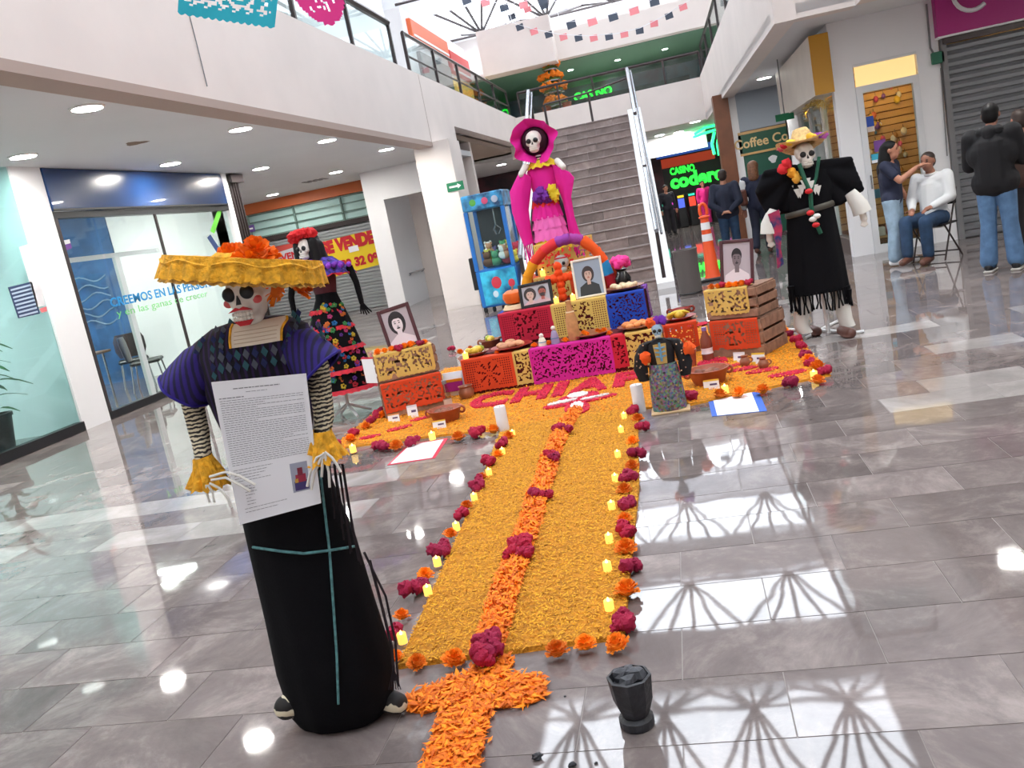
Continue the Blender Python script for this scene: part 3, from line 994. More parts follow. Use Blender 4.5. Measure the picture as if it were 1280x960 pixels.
# slatwall with goods
sw = thing('slat_wall', 'tan slatwall of the gift shop behind the glass door', 'display', (3.6, 16.2, 0))
MB().box((2.66, 16.2, 0), (5.2, 16.26, 2.9)).build('backing', mat('slat_gap', (120, 74, 34), 0.7), sw)
slm = mat('tan_slat', (204, 160, 108), 0.55, rand=0.1)
for k in range(23):
    MB().box((2.68, 16.17, 0.25 + k * 0.115), (5.18, 16.205, 0.25 + k * 0.115 + 0.098)).build('slat', slm, sw)
wl_ = thing('shop_lamp', 'warm ceiling lamp inside the gift shop', 'light', (3.6, 15.2, 2.9))
MB().lathe([(0.02, 0.47), (0.02, 0.06), (0.14, 0.02), (0.16, -0.04)], 16, (3.6, 15.2, 2.9), cap=False).build('shade', M['alu'], wl_, smooth=True)
MB().ball((3.6, 15.2, 2.88), 0.07).build('bulb', glow('warm_bulb', (255, 206, 130), 150), wl_)
pal = [(196, 70, 110), (222, 180, 60), (120, 70, 150), (206, 196, 186), (176, 120, 60), (84, 132, 160), (212, 110, 80), (230, 210, 200)]
goodm = [mat('goods_%d' % i, c, 0.5) for i, c in enumerate(pal)]
gr_ = random.Random(3)
for k in range(48):
    x, z = 2.9 + gr_.random() * 0.95, 0.95 + gr_.random() * 1.5
    s = 0.022 + 0.03 * gr_.random()
    it = thing('hanging_trinket', 'small coloured trinket hanging on the gift shop slatwall', 'trinket', (x, 16.1, z), 'trinkets on the slatwall')
    MB().ball((x, 16.12, z), (s, 0.035, s * 1.3), 8, 6).build('body', goodm[k % 8], it, smooth=True)
    MB().tube([(x, 16.12, z + s), (x, 16.15, z + s + 0.06), (x, 16.18, z + s + 0.06)], 0.005, 4).build('hook', M['steel'], it)
rk = thing('display_rack', 'wooden step rack with goods just inside the gift shop door', 'rack', (3.1, 15.2, 0))
for k in range(4):
    MB().box((2.86, 15.0, 0.12 + k * 0.3), (3.3, 15.4, 0.15 + k * 0.3)).build('shelf', slm, rk)
for x in (2.86, 3.27):
    MB().box((x, 15.0, 0), (x + 0.03, 15.03, 1.1)).build('upright', slm, rk)
    MB().box((x, 15.37, 0), (x + 0.03, 15.4, 1.1)).build('upright', slm, rk)
for k in range(10):
    x = 2.92 + (k % 3) * 0.13
    z = 0.15 + (k // 3) * 0.3
    tag(MB().bbox((x, 15.05, z), (x + 0.1, 15.2, z + 0.12 + 0.02 * (k % 3)), 0.01).build('gift_box', goodm[(k * 3) % 8], origin=(x, 15.05, z)), 'small gift box on the wooden step rack', 'box', 'boxes on the step rack')
def sticker(c, w, h, m, label, band=None):
    s = tag(MB().box((c.x - w / 2, RY + 0.0, c.z - h / 2), (c.x + w / 2, RY + 0.008, c.z + h / 2)).build('sticker', m, origin=c), label, 'sticker')
    ORG[s.name] = V(c)
    if band:
        MB().box((c.x - w / 2, RY - 0.003, c.z - h / 2), (c.x + w / 2, RY - 0.0005, c.z - h / 6)).build('band', band, s)
    return s
visa = mat('sticker_blue', (24, 74, 170), 0.4)
sticker(P(1088, 155, RY), 0.10, 0.22, visa, 'tall blue sticker high on the gift shop door glass', goodm[3])
sticker(P(1100, 182, RY), 0.16, 0.16, goodm[2], 'mauve sticker in the middle of the gift shop door glass')
sticker(P(1113, 200, RY), 0.14, 0.13, visa, 'square blue card sticker low on the gift shop door glass', M['paper'])
sticker(P(1094, 198, RY), 0.10, 0.13, mat('sticker_cyan', (60, 180, 210), 0.4), 'cyan and white sticker on the gift shop door glass', M['paper'])
# sign box on the corner
sb = thing('box_sign', 'cream box sign with an ochre end on the shop corner', 'sign', (2.4, 15, 2.4))
MB().box((2.18, 13.95, 2.42), (2.45, 18.2, 3.25)).build('cream_face', mat('sign_cream', (218, 208, 196), 0.5, var=0.05, vs=2), sb)
MB().box((2.18, 13.93, 2.42), (2.45, 13.95, 3.25)).build('end_panel', mat('ochre', (200, 146, 40), 0.5), sb)
tnm = mat('gold_tinsel', (206, 176, 96), 0.3, metal=0.6)
tn = MB()
tr_ = random.Random(5)
for k in range(260):
    y = 13.9 + 2.2 * tr_.random()
    x = 2.28 + 0.05 * tr_.random()
    z = 2.42 - 0.1 * tr_.random() + 0.06 * math.sin(y * 3)
    d = V((tr_.uniform(-1, 1), tr_.uniform(-1, 1), tr_.uniform(-1.2, 0.6))) * 0.06
    tn.tube([(x, y, z), V((x, y, z)) + d], 0.004, 3)
tag(tn.build('tinsel_garland', tnm, origin=(2.4, 15, 2.4)), 'gold tinsel garland draped under the cream box sign', 'garland', kind='stuff')
ex = thing('exit_sign', 'small green exit sign on the wall by the ochre sign end', 'sign', P(981, 146, 17))
q = P(981, 146, 17)
MB().box((q.x - 0.16, 17, q.z - 0.06), (q.x + 0.16, 17.02, q.z + 0.06)).build('plate', mat('exit_green', (20, 120, 80), 0.5), ex)
MB().box((q.x - 0.01, 17.0, q.z + 0.05), (q.x + 0.01, 17.02, 3.37)).build('hanger', M['grey'], ex)
# magenta sign and shutter
ms = thing('shop_sign', 'magenta shop sign with white script over grey shutter', 'sign', (5.2, RY - 0.1, 2.86))
MB().bbox((3.86, RY - 0.16, 2.84), (6.6, RY, 3.5), 0.01).build('panel', mat('magenta_panel', (176, 40, 126), 0.45), ms)
MB().box((3.86, RY - 0.17, 2.82), (6.6, RY + 0.0, 2.845)).build('edge', M['white'], ms)
wl3 = M['white']
mb = MB()
cc = P(1214, -12, RY - 0.17)
mb.tube([cc + V((0.24 * math.cos(t) * 1.0, -0.01, 0.26 * math.sin(t))) for t in np.linspace(0.5, 2 * PI - 0.9, 20)], 0.03, 6)
mb.tube([cc + V((0.34, -0.01, 0.25)), cc + V((0.36, -0.01, -0.1)), cc + V((0.42, -0.01, -0.15)), cc + V((0.46, -0.01, 0.1))], 0.028, 6)
mb.build('script_letter', wl3, ms, smooth=True)
roller_shutter('roller_shutter', 'closed grey roller shutter under the magenta sign', 3.98, 6.55, RY - 0.02, 0, 2.74, 0.105, M['shutter'], (5.2, RY, 0))
cd = thing('conduit', 'grey conduit with green switch box on the white pier', 'conduit', (3.8, RY - 0.02, 1.2))
MB().tube([P(1158, 5, RY - 0.03), P(1163, 60, RY - 0.03), P(1172, 75, RY - 0.03)], 0.014, 6).build('pipe', M['grey'], cd)
MB().tube([P(1176, 85, RY - 0.03), P(1184, 195, RY - 0.03)], 0.009, 6).build('pipe', M['grey'], cd)
q = P(1173, 72, RY - 0.05)
MB().bbox((q.x - 0.09, RY - 0.08, q.z - 0.08), (q.x + 0.08, RY - 0.005, q.z + 0.08), 0.01).build('switch_box', mat('box_green', (40, 110, 84), 0.5), cd)

# ================================================================== COFFEE SHOP
CY = 22.0
struct('wall_coffee', MB().box((1.55, CY, 2.5), (8.9, CY + 0.2, 3.4)).box((2.9, CY, 0), (8.9, CY + 0.2, 2.5)), mat('grey_blue_wall', (168, 178, 190), 0.6))
struct('wall_coffee_post', MB().box((1.16, CY - 0.3, 0), (1.50, CY + 0.3, 3.4)), mat('brown_post', (112, 66, 40), 0.5, var=0.15, vs=4))
struct('wall_coffee_corner', MB().box((1.50, CY - 0.05, 0), (1.68, CY + 0.25, 3.4)), M['white'])
cs = thing('coffee_sign', 'green coffee shop sign with gold serif letters', 'sign', (2.2, CY - 0.05, 2.0))
MB().box((1.62, CY - 0.05, 1.98), (3.2, CY, 2.46)).build('board', mat('sign_green', (22, 84, 62), 0.45), cs)
MB().box((1.62, CY - 0.06, 2.42), (3.2, CY, 2.48)).build('edge', mat('sign_gold', (206, 168, 110), 0.4), cs)
MB().box((1.62, CY - 0.06, 1.94), (3.2, CY, 1.99)).build('edge', bpy.data.materials['sign_gold'], cs)
text('lettering', 'Coffee Company', 0.3, mat('letter_gold', (226, 196, 140), 0.4), cs, (1.50, CY - 0.055, 2.11), depth=0.006, bold=0.006, fit=2.0)
cw = thing('coffee_mural', 'dark green panel with white cup drawings below the coffee sign', 'mural', (2.2, CY - 0.03, 0.3))
MB().box((1.68, CY - 0.03, 0.05), (2.9, CY, 1.94)).build('panel', mat('mural_green', (30, 88, 70), 0.4), cw)
cr = random.Random(9)
for k in range(14):
    x, z = 1.85 + cr.random() * 0.95, 1.05 + cr.random() * 0.75
    s = 0.05 + 0.07 * cr.random()
    mb = MB()
    mb.prism([(-s, s * .6), (-s * .8, -s * .7), (s * .8, -s * .7), (s, s * .6), (s * 1.4, s * .4), (s * 1.3, -s * .2), (s * .9, -s * .2), (s * .92, 0), (s * 1.15, .02), (s * 1.1, s * .3), (s, s * .3), (s * 1.0, s * .6)][::-1] if 0 else
             [(s * math.cos(t) * (1 + .3 * math.sin(3 * t + k)), s * math.sin(t)) for t in np.linspace(0, 2 * PI, 12, endpoint=False)], 0.012, (x, CY - 0.03, z), (1, 0, 0), (0, 0, 1))
    mb.build('white_cup', M['white'], cw)

# ================================================================== CASINO
KY = 36.0
struct('wall_casino', MB().box((-9, KY, 0), (6, KY + 0.2, 3.45)), mat('casino_dark', (34, 26, 44), 0.35, var=0.6, vs=1.4, rgb2=(70, 30, 40)))
struct('trim_3', MB().box((-3, KY - 2.4, 2.75), (1.4, KY - 2.2, 3.45)), M['white'])
gn = glow('neon_green', (40, 255, 60), 1.6)
cn = thing('casino_sign', 'glowing green casino sign on the dark shopfront', 'sign', (0.8, KY - 0.1, 1.4))
MB().box((-0.35, KY - 0.06, 1.1), (2.3, KY, 2.75)).build('board', mat('sign_black', (20, 14, 20), 0.4), cn)
text('lettering_casino', 'CASINO', 0.36, gn, cn, P(838, 219, KY - 0.1), depth=0.02, bold=0.012, fit=0.95)
q = P(839, 236, KY - 0.1)
text('lettering_name', 'codere', 0.72, gn, cn, q, depth=0.02, bold=0.03, fit=2.05)
nr = mat('red_band', (150, 50, 30), 0.5, emit=0.6)
MB().box((-0.35, KY - 0.1, 2.35), (1.7, KY - 0.06, 2.7)).build('red_band', nr, cn)
MB().box((-0.5, KY - 0.12, 2.75), (1.7, KY - 0.06, 3.0)).build('blue_band', mat('blue_band', (40, 70, 140), 0.5, emit=0.8), cn)
nf = thing('neon_frame', 'green neon tube frame hanging above the casino sign', 'neon', P(885, 170, 33))
mb = MB()
for pts in ([(868, 168), (880, 160), (897, 156)], [(866, 172), (876, 168), (895, 162)], [(893, 165), (890, 180), (893, 193)], [(899, 165), (897, 180), (899, 194)]):
    mb.tube([P(x, y, 33) for x, y in pts], 0.05, 6)
mb.build('tube', glow('neon_mint', (50, 255, 140), 1.6), nf)
MB().tube([P(881, 158, 33), P(881, 158, 33) + V((0, 0, 0.6))], 0.015, 5).build('hanger', M['grey'], nf)
lr = random.Random(21)
colors = [(220, 60, 40), (240, 190, 40), (50, 190, 160), (190, 60, 170), (70, 90, 200)]
gms = [mat('slot_%d' % i, c, 0.4, emit=0.9) for i, c in enumerate(colors)]
for k in range(9):
    x = -1.5 + k * 0.42
    z = 0.0
    s = thing('slot_machine', 'small slot machine with a lit %s screen before the casino' % ('red', 'yellow', 'turquoise', 'purple', 'blue')[k % 5], 'slot machine', (x, KY - 0.45, 0), 'slot machines at the casino')
    MB().bbox((x - 0.16, KY - 0.6, 0), (x + 0.16, KY - 0.2, 1.25), 0.02).build('cabinet', M['black'], s)
    MB().box((x - 0.12, KY - 0.62, 0.75), (x + 0.12, KY - 0.6, 1.1)).build('screen', gms[k % 5], s)
    MB().box((x - 0.12, KY - 0.62, 1.14), (x + 0.12, KY - 0.6, 1.22)).build('top_light', gms[(k + 2) % 5], s)
# upstairs casino sign behind the far railing
us = thing('casino_sign', 'small green neon casino sign upstairs behind the marigold tower', 'sign', (-1.8, 35.8, 5))
text('lettering', 'CASINO', 0.42, gn, us, P(718, 127, 35.9), depth=0.02, bold=0.01, fit=1.5)
MB().box((-3.4, 35.85, 4.6), (1.2, 35.9, 5.6)).build('board', mat('upper_board', (66, 86, 84), 0.5, var=0.4, vs=2), us)
# upper-left shop signs
def upper_sign(name, label, y0, y1, z0, z1, m, x=-7.8):
    o = thing(name, label, 'sign', (x, (y0 + y1) / 2, z0))
    MB().bbox((x - 0.1, y0, z0), (x + 0.05, y1, z1), 0.02).build('panel', m, o)
    MB().box((x + 0.05, y0 + 0.1, z0 + 0.06), (x + 0.07, y1 - 0.1, z0 + 0.12)).build('stripe', M['white'], o)
upper_sign('shop_sign', 'long orange shop sign on the upper left gallery shops', 22.8, 26.6, 6.45, 6.95, mat('sign_orange', (228, 110, 66), 0.5), -5.84)
upper_sign('shop_sign', 'red shop sign at the end of the upper left gallery', 26.7, 29.2, 6.1, 6.75, mat('sign_red', (208, 52, 48), 0.5), -5.84)
upper_sign('shop_window', 'yellow lit shop window upstairs behind the glass railing', 26.8, 29.1, 4.75, 5.95, mat('sign_yellow', (226, 186, 96), 0.5, emit=0.4), -5.84)
upper_sign('shop_window', 'dark shop window upstairs below the orange sign', 23.2, 26.4, 4.75, 6.2, mat('upper_dark_glass', (104, 112, 116), 0.2), -5.84)
# ================================================================== exit arrow on the column
q = P(569, 233, 17.28)
ea = thing('exit_sign', 'green exit route sign with white arrow on cream column', 'sign', (q.x, 17.28, q.z))
MB().box((q.x - 0.17, 17.28, q.z - 0.085), (q.x + 0.17, 17.302, q.z + 0.085)).build('plate', bpy.data.materials['exit_green'], ea)
MB().prism([(-0.12, -0.018), (0.05, -0.018), (0.05, -0.05), (0.12, 0), (0.05, 0.05), (0.05, 0.018), (-0.12, 0.018)], 0.004, (q.x, 17.28, q.z), (1, 0, 0), (0, 0, 1)).build('arrow', M['white'], ea)
# ================================================================== banners on the far shutter
def banner(pts, Y, m, label):
    q = [P(x, y, Y) for x, y in pts]
    c = sum(q, V()) / 4
    o = thing('banner', label, 'banner', c)
    MB().add(q + [p + V((0, 0.01, 0)) for p in q], [(0, 1, 2, 3), (7, 6, 5, 4), (0, 4, 5, 1), (1, 5, 6, 2), (2, 6, 7, 3), (3, 7, 4, 0)]).build('sheet', m, o)
    return o, q
bo, q = banner([(400, 303), (465, 287), (477, 330), (410, 348)], 21.985, mat('banner_yellow', (238, 206, 30), 0.6), 'yellow SE VENDE banner with red letters on the shutter')
redl = mat('banner_red', (196, 24, 40), 0.6)
ux = (q[1] - q[0]).normalized()
a = P(404, 318, 21.975)
text('lettering', 'SE VENDE', 0.42, redl, bo, a, ux, (0, 0, 1), 0.003, 0.03, fit=(P(470, 304, 21.975) - a).length)
a = P(412, 340, 21.975)
text('phone_number', '33 32 32 09', 0.3, redl, bo, a, ux, (0, 0, 1), 0.003, 0.018, fit=(P(474, 325, 21.975) - a).length)
sq = [P(x, y, 21.97) for x, y in ((435, 309), (447, 306), (449, 313), (437, 316))]
MB().add(sq, [(0, 1, 2, 3)]).build('white_note', M['paper'], bo)
bo2, q = banner([(328, 312), (392, 298), (398, 335), (336, 350)], 21.985, mat('banner_grey', (196, 198, 204), 0.6), 'grey and red SE VENDE banner behind the red flower crown')
a = P(339, 330, 21.975)
text('lettering', 'SE VENDE', 0.26, redl, bo2, a, ux, (0, 0, 1), 0.003, 0.008, fit=(P(388, 318, 21.975) - a).length)
a = P(344, 339, 21.975)
text('second_line', 'ORIGINAL', 0.2, mat('banner_blue', (60, 70, 110), 0.6), bo2, a, ux, (0, 0, 1), 0.003, 0.004, fit=(P(372, 333, 21.975) - a).length)
sq = [P(x, y, 21.98) for x, y in ((328, 312), (392, 298), (392, 301), (334, 320), (330, 320))]
MB().add(sq, [(0, 1, 2, 3, 4)]).build('red_edge', mat('banner_rust', (190, 70, 60), 0.6), bo2)
pu = thing('notice', 'small purple notice on the transom bars', 'notice', P(313, 286, 21.9))
q = P(313, 286, 21.95)
MB().box((q.x - 0.12, 21.94, q.z - 0.09), (q.x + 0.12, 21.96, q.z + 0.09)).build('card', mat('notice_purple', (112, 84, 160), 0.6), pu)
MB().box((q.x - 0.08, 21.935, q.z - 0.02), (q.x + 0.08, 21.94, q.z + 0.02)).build('print', M['paper'], pu)

# ================================================================== marigold tower on the landing edge
mt = thing('marigold_tower', 'tall tiered stand of orange marigolds behind the far railing', 'plant stand', (-3.1, 29.0, 4.57))
b0 = V((P(690, 100, 29.0).x, 29.0, 4.57))
mt.location = b0; ORG[mt.name] = b0
MB().tube([b0, b0 + V((0, 0, 1.5))], 0.03, 6).build('pole', M['steel'], mt)
fr_ = random.Random(4)
tom = mat('tower_marigold', (240, 130, 24), 0.8, island=0.3)
tog = mat('tower_leaf', (92, 110, 50), 0.8)
for z, r, n in ((0.25, 0.45, 11), (0.65, 0.42, 11), (1.0, 0.38, 10), (1.35, 0.28, 8)):
    MB().lathe([(0.03, 0), (r * 0.8, 0.02), (r * 0.8, 0.05), (0.03, 0.04)], 16, b0 + V((0, 0, z - 0.08))).build('shelf', M['steel'], mt)
    for k in range(n):
        a = 2 * PI * k / n
        rr = r * (0.5 + 0.5 * fr_.random())
        c = b0 + V((rr * math.cos(a), rr * math.sin(a), z + 0.1 + 0.08 * fr_.random()))
        MB().ball(c, 0.095, 10, 7, jit=0.9).build('flower_clump', tom, mt)
    MB().ball(b0 + V((0, 0, z)), (r * 0.8, r * 0.8, 0.1), 12, 6, jit=0.5).build('foliage', tog, mt)
for dx in (-0.3, 0.35):
    MB().lathe([(0.12, 0), (0.16, 0.22), (0.17, 0.22)], 14, b0 + V((dx, -0.2, 0))).build('flower_pot', M['clay'], mt)

# ================================================================== bunting across the atrium
pk, dk = mat('bunting_pink', (236, 140, 146), 0.7), mat('bunting_slate', (70, 78, 92), 0.7)
def bunting(pts, label, group, size, Yd):
    W_ = [P(x, y, Yd) for x, y in pts]
    t = MB().tube([V((W_[0].x - 0.15, W_[0].y, ROOF + 0.02))] + W_ + [V((W_[-1].x + 0.15, W_[-1].y, ROOF + 0.02))], 0.008, 4)
    o = tag(t.build('bunting_string', M['paper'], origin=W_[0]), label, 'string')
    L = [0]
    for i in range(len(W_) - 1):
        L.append(L[-1] + (W_[i + 1] - W_[i]).length)
    n = int(L[-1] / (size * 1.9))
    for k in range(n):
        s = L[-1] * (k + 0.5) / n
        i = max(j for j in range(len(L) - 1) if L[j] <= s)
        p = W_[i].lerp(W_[i + 1], (s - L[i]) / (L[i + 1] - L[i]))
        mb = MB().box((-size / 2, 0.0, -size * 0.72), (size / 2, 0.006, 0.012))
        f = mb.build('paper_flag', pk if k % 2 else dk, None, origin=(0, 0, 0))
        f.location = p
        f.rotation_euler = (0, -0.12 + 0.02 * k % 0.2, 0)
        if k % 2: tag(f, 'pink paper flag on ' + group, 'flag', 'pink flags on ' + group)
        else: tag(f, 'dark slate paper flag on ' + group, 'flag', 'slate flags on ' + group)
bunting([(640, 28), (665, 36), (700, 43), (735, 45), (770, 42), (800, 35), (830, 20), (862, 0)], 'lower bunting string hung across the far upper wall', 'the lower bunting string', 0.22, 27.0)
bunting([(700, 28), (725, 26), (755, 20), (785, 12), (810, 2), (830, -8)], 'upper bunting string hung before the skylight', 'the upper bunting string', 0.26, 26.0)
bunting([(570, -4), (600, -2), (630, 6), (650, 3), (690, -6)], 'short bunting string high by the bright left wall', 'the short high bunting string', 0.24, 25.0)
bunting([(630, 24), (645, 14), (660, 8), (690, 2)], 'slanting bunting string at the corner of the white upper box', 'the slanting bunting string', 0.22, 27.4)

# ================================================================== PETAL CARPET
def in_poly(x, y, poly):
    c = np.zeros(len(x), bool)
    n = len(poly)
    for i in range(n):
        x0, y0 = poly[i]
        x1, y1 = poly[(i + 1) % n]
        k = ((y0 > y) != (y1 > y)) & (x < (x1 - x0) * (y - y0) / ((y1 - y0) or 1e-9) + x0)
        c ^= k
    return c


def scatter(poly, n):
    xs, ys = [p[0] for p in poly], [p[1] for p in poly]
    out = np.zeros((0, 2))
    while len(out) < n:
        x = rng.uniform(min(xs), max(xs), n * 2)
        y = rng.uniform(min(ys), max(ys), n * 2)
        k = in_poly(x, y, poly)
        out = np.vstack([out, np.stack([x[k], y[k]], 1)])
    return out[:n]


def petals(pts, z, ln, wd, tilt=0.35):
    n = len(pts)
    a = rng.uniform(0, 2 * PI, n)
    t = rng.normal(0, tilt, n)
    l = ln * rng.uniform(0.7, 1.3, n)
    w = wd * rng.uniform(0.7, 1.3, n)
    dx, dy = np.cos(a), np.sin(a)
    c = np.stack([pts[:, 0], pts[:, 1], np.broadcast_to(z, n)], 1)
    d = np.stack([dx * np.cos(t), dy * np.cos(t), np.sin(t)], 1) * l[:, None] / 2
    s = np.stack([-dy, dx, np.zeros(n)], 1) * w[:, None] / 2
    up = np.array([0, 0, 1]) * (w * 0.35)[:, None]
    v = np.stack([c - d, c + s - up * 0, c + d, c - s, c + up], 1).reshape(-1, 3)
    b = np.arange(n) * 5
    f = np.stack([np.stack([b, b + 3, b + 4], 1), np.stack([b + 3, b + 2, b + 4], 1), np.stack([b + 2, b + 1, b + 4], 1), np.stack([b + 1, b, b + 4], 1)], 1).reshape(-1, 3)
    return v, f


def bed(poly, z, cell=0.05):
    """low domed mat that carries the petals"""
    xs, ys = [p[0] for p in poly], [p[1] for p in poly]
    mb = MB()
    ring = [V((*p, 0.0)) for p in poly]
    c = sum(ring, V()) / len(ring)
    top = [p.lerp(c, 0.006) + V((0, 0, z)) for p in ring]
    mb.rings([ring, top], True)
    return mb


def petal_object(name, poly, n, z, ln, wd, m, bedmat, label, cat, parent=None, lump=0.006, extra=None):
    c = V((sum(p[0] for p in poly) / len(poly), sum(p[1] for p in poly) / len(poly), 0))
    if extra is None:
        pts = scatter(poly, n)
    else:
        pts = extra
    zz = z + np.abs(rng.normal(0, lump, len(pts)))
    v, f = petals(pts, zz, ln, wd)
    if parent is None:
        o = thing(name, label, cat, c, kind='stuff')
    else:
        o = parent
    org = parent_origin(o)
    me = raw_mesh('petals', v - np.array(org), f, [m])
    p = link('petals', me, o)
    p['kind'] = 'stuff'
    if bedmat is not None:
        b = bed(poly, z)
        b.build('petal_bed', bedmat, o)['kind'] = 'stuff'
    return o


gold = mat('golden_petal', (216, 152, 26), 0.8, island=0.28)
gold2 = mat('amber_petal', (238, 146, 6), 0.8, island=0.25)
goldbed = mat('golden_bed', (192, 126, 18), 0.9, var=0.25, vs=40, bump=0.6, bs=150)
orangep = mat('orange_petal', (244, 128, 10), 0.75, island=0.3)
orangebed = mat('orange_bed', (232, 110, 10), 0.9, var=0.3, vs=50)
redp = mat('crimson_petal', (206, 22, 66), 0.8, island=0.25)
redbed = mat('crimson_bed', (196, 20, 60), 0.9, var=0.3, vs=50)
whitep = mat('white_petal', (238, 234, 230), 0.8, island=0.05)
PATH = [(-1.24, 2.79), (-0.41, 2.86), (-0.42, 4.5), (-0.50, 6.3), (-1.53, 6.3), (-1.36, 4.5)]
path = petal_object('petal_path', PATH, 30000, 0.016, 0.017, 0.0065, gold, goldbed, 'long golden petal path leading to the altar', 'petal carpet')
WING = [(-3.0, 6.42), (-2.2, 6.36), (-1.53, 6.27), (-0.5, 6.28), (-0.14, 6.16), (0.88, 6.45), (0.88, 7.43), (0.82, 9.6), (-2.85, 9.6), (-3.05, 7.9)]
wing = petal_object('petal_carpet', WING, 26000, 0.014, 0.024, 0.010, gold2, goldbed, 'wide amber petal carpet spread around the altar', 'petal carpet')
# letters laid in crimson petals
lx = -2.02
for ch, wd in (('C', 0.36), ('H', 0.31), ('I', 0.10), ('A', 0.33), ('P', 0.28), ('A', 0.33), ('S', 0.27)):
    c = text('petal_letter', ch, 0.72, redbed, wing, (lx, 7.12, 0.02), (1, 0, 0), (0, 1, 0), 0.006, 0.028, fit=wd)
    me = c.data
    xs = [v.co.x for v in me.vertices]
    sh = lx - (min(xs) + wing.location.x)
    me.calc_loop_triangles()
    ar, tri = [], []
    for v in me.vertices: v.co.x += sh
    for t in me.loop_triangles:
        a, b, d = [me.vertices[i].co for i in t.vertices]
        if t.normal.z > 0.9:
            ar.append(t.area); tri.append((tuple(a), tuple(b), tuple(d)))
    ar = np.array(ar); tri = np.array(tri)
    n = int(ar.sum() * 9000)
    k = rng.choice(len(ar), n, p=ar / ar.sum())
    u, w = rng.random(n), rng.random(n)
    fl_ = u + w > 1
    u[fl_], w[fl_] = 1 - u[fl_], 1 - w[fl_]
    pt = tri[k, 0] + (tri[k, 1] - tri[k, 0]) * u[:, None] + (tri[k, 2] - tri[k, 0]) * w[:, None]
    v, f = petals(pt[:, :2], 0.03 + np.abs(rng.normal(0, 0.004, n)), 0.02, 0.009)
    po = link('petals', raw_mesh('petals', v, f, [redp]), c)
    po['kind'] = 'stuff'
    lx += wd + 0.045


def ell(cx, cy, rx, ry, a, n=20):
    return [(cx + rx * math.cos(t) * math.cos(a) - ry * math.sin(t) * math.sin(a), cy + rx * math.cos(t) * math.sin(a) + ry * math.sin(t) * math.cos(a)) for t in np.linspace(0, 2 * PI, n, endpoint=False)]


def patch(nm, poly, z, n, pm, bm_):
    b = MB()
    ring = [V((*p, 0.012)) for p in poly]
    b.rings([ring, [p + V((0, 0, z - 0.012)) for p in ring]], True)
    o = b.build(nm, bm_, wing)
    v, f = petals(scatter(poly, n), z + np.abs(rng.normal(0, 0.003, n)), 0.02, 0.009)
    link('petals', raw_mesh('petals', v - np.array(parent_origin(wing)), f, [pm]), o)['kind'] = 'stuff'


def gp(x, y): q = G(x, y); return q.x, q.y
# white flower figure with crimson surround
for (cx, cy), rx, ry, a in ((gp(724, 499), 0.17, 0.13, 0.3), (gp(705, 508), 0.17, 0.085, 0.35), (gp(746, 501), 0.17, 0.065, 0.25), (gp(722, 513), 0.10, 0.20, 0.2)):
    patch('crimson_patch', ell(cx, cy, rx, ry, a), 0.026, 260, redp, redbed)
for (cx, cy), rx, ry, a in ((gp(723, 498), 0.085, 0.085, 0.3), (gp(704, 507), 0.125, 0.035, 0.35), (gp(744, 501), 0.12, 0.02, 0.25), (gp(722, 512), 0.05, 0.13, 0.1)):
    patch('white_patch', ell(cx, cy, rx, ry, a), 0.034, 240, whitep, whitep)
for (x, y), rx, ry, a in (((500, 538), 0.11, 0.045, 0.5), ((527, 526), 0.10, 0.04, 0.5), ((463, 549), 0.09, 0.04, 0.3), ((913, 461), 0.10, 0.04, 0.3), ((930, 464), 0.12, 0.05, 0.2),
                          ((953, 466), 0.13, 0.06, 0.2), ((985, 470), 0.15, 0.06, 0.2), ((870, 408), 0.14, 0.1, 0.2), ((520, 512), 0.1, 0.05, 0.2)):
    cx, cy = gp(x, y)
    patch('crimson_patch', ell(cx, cy, rx, ry, a), 0.022, 200, redp, redbed)
# ribbon of marigold petals down the middle of the path
zc = [(690, 85), (668, 120), (650, 145), (630, 190), (607, 240), (590, 310), (562, 365), (550, 430), (527, 490), (507, 545), (480, 620), (455, 690), (435, 760), (415, 830), (392, 885)]
cl = [G(460 + .375 * x, 480 + .375 * y, 0.03) for x, y in zc]
left = [(p.x - 0.062, p.y) for p in cl]
right = [(p.x + 0.062, p.y) for p in cl]
RIB = left + right[::-1]
pts = scatter(RIB, 5200)
rib = thing('marigold_ribbon', 'lumpy orange marigold ribbon down the middle of golden path', 'petal ribbon', (cl[7].x, cl[7].y, 0.01), kind='stuff')
lump = np.array([0.020 * (0.5 + noise.noise(V((x * 14, y * 14, 3)))) for x, y in pts])
cxs = np.interp(pts[:, 1], [p.y for p in cl[::-1]], [p.x for p in cl[::-1]])
dome = 0.035 * np.clip(1 - ((pts[:, 0] - cxs) / 0.07) ** 2, 0, 1)
v, f = petals(pts, 0.016 + lump + dome * rng.random(len(pts)), 0.034, 0.015, 0.6)
link('petals', raw_mesh('petals', v - np.array(rib.location), f, [orangep]), rib)['kind'] = 'stuff'
R_ = []
for i, p in enumerate(cl):
    R_.append([V((p.x - 0.062, p.y, 0.012)), V((p.x - 0.04, p.y, 0.034)), V((p.x, p.y, 0.045)), V((p.x + 0.04, p.y, 0.034)), V((p.x + 0.062, p.y, 0.012))])
MB().rings(R_, False, closed=False).build('petal_bed', orangebed, rib)['kind'] = 'stuff'
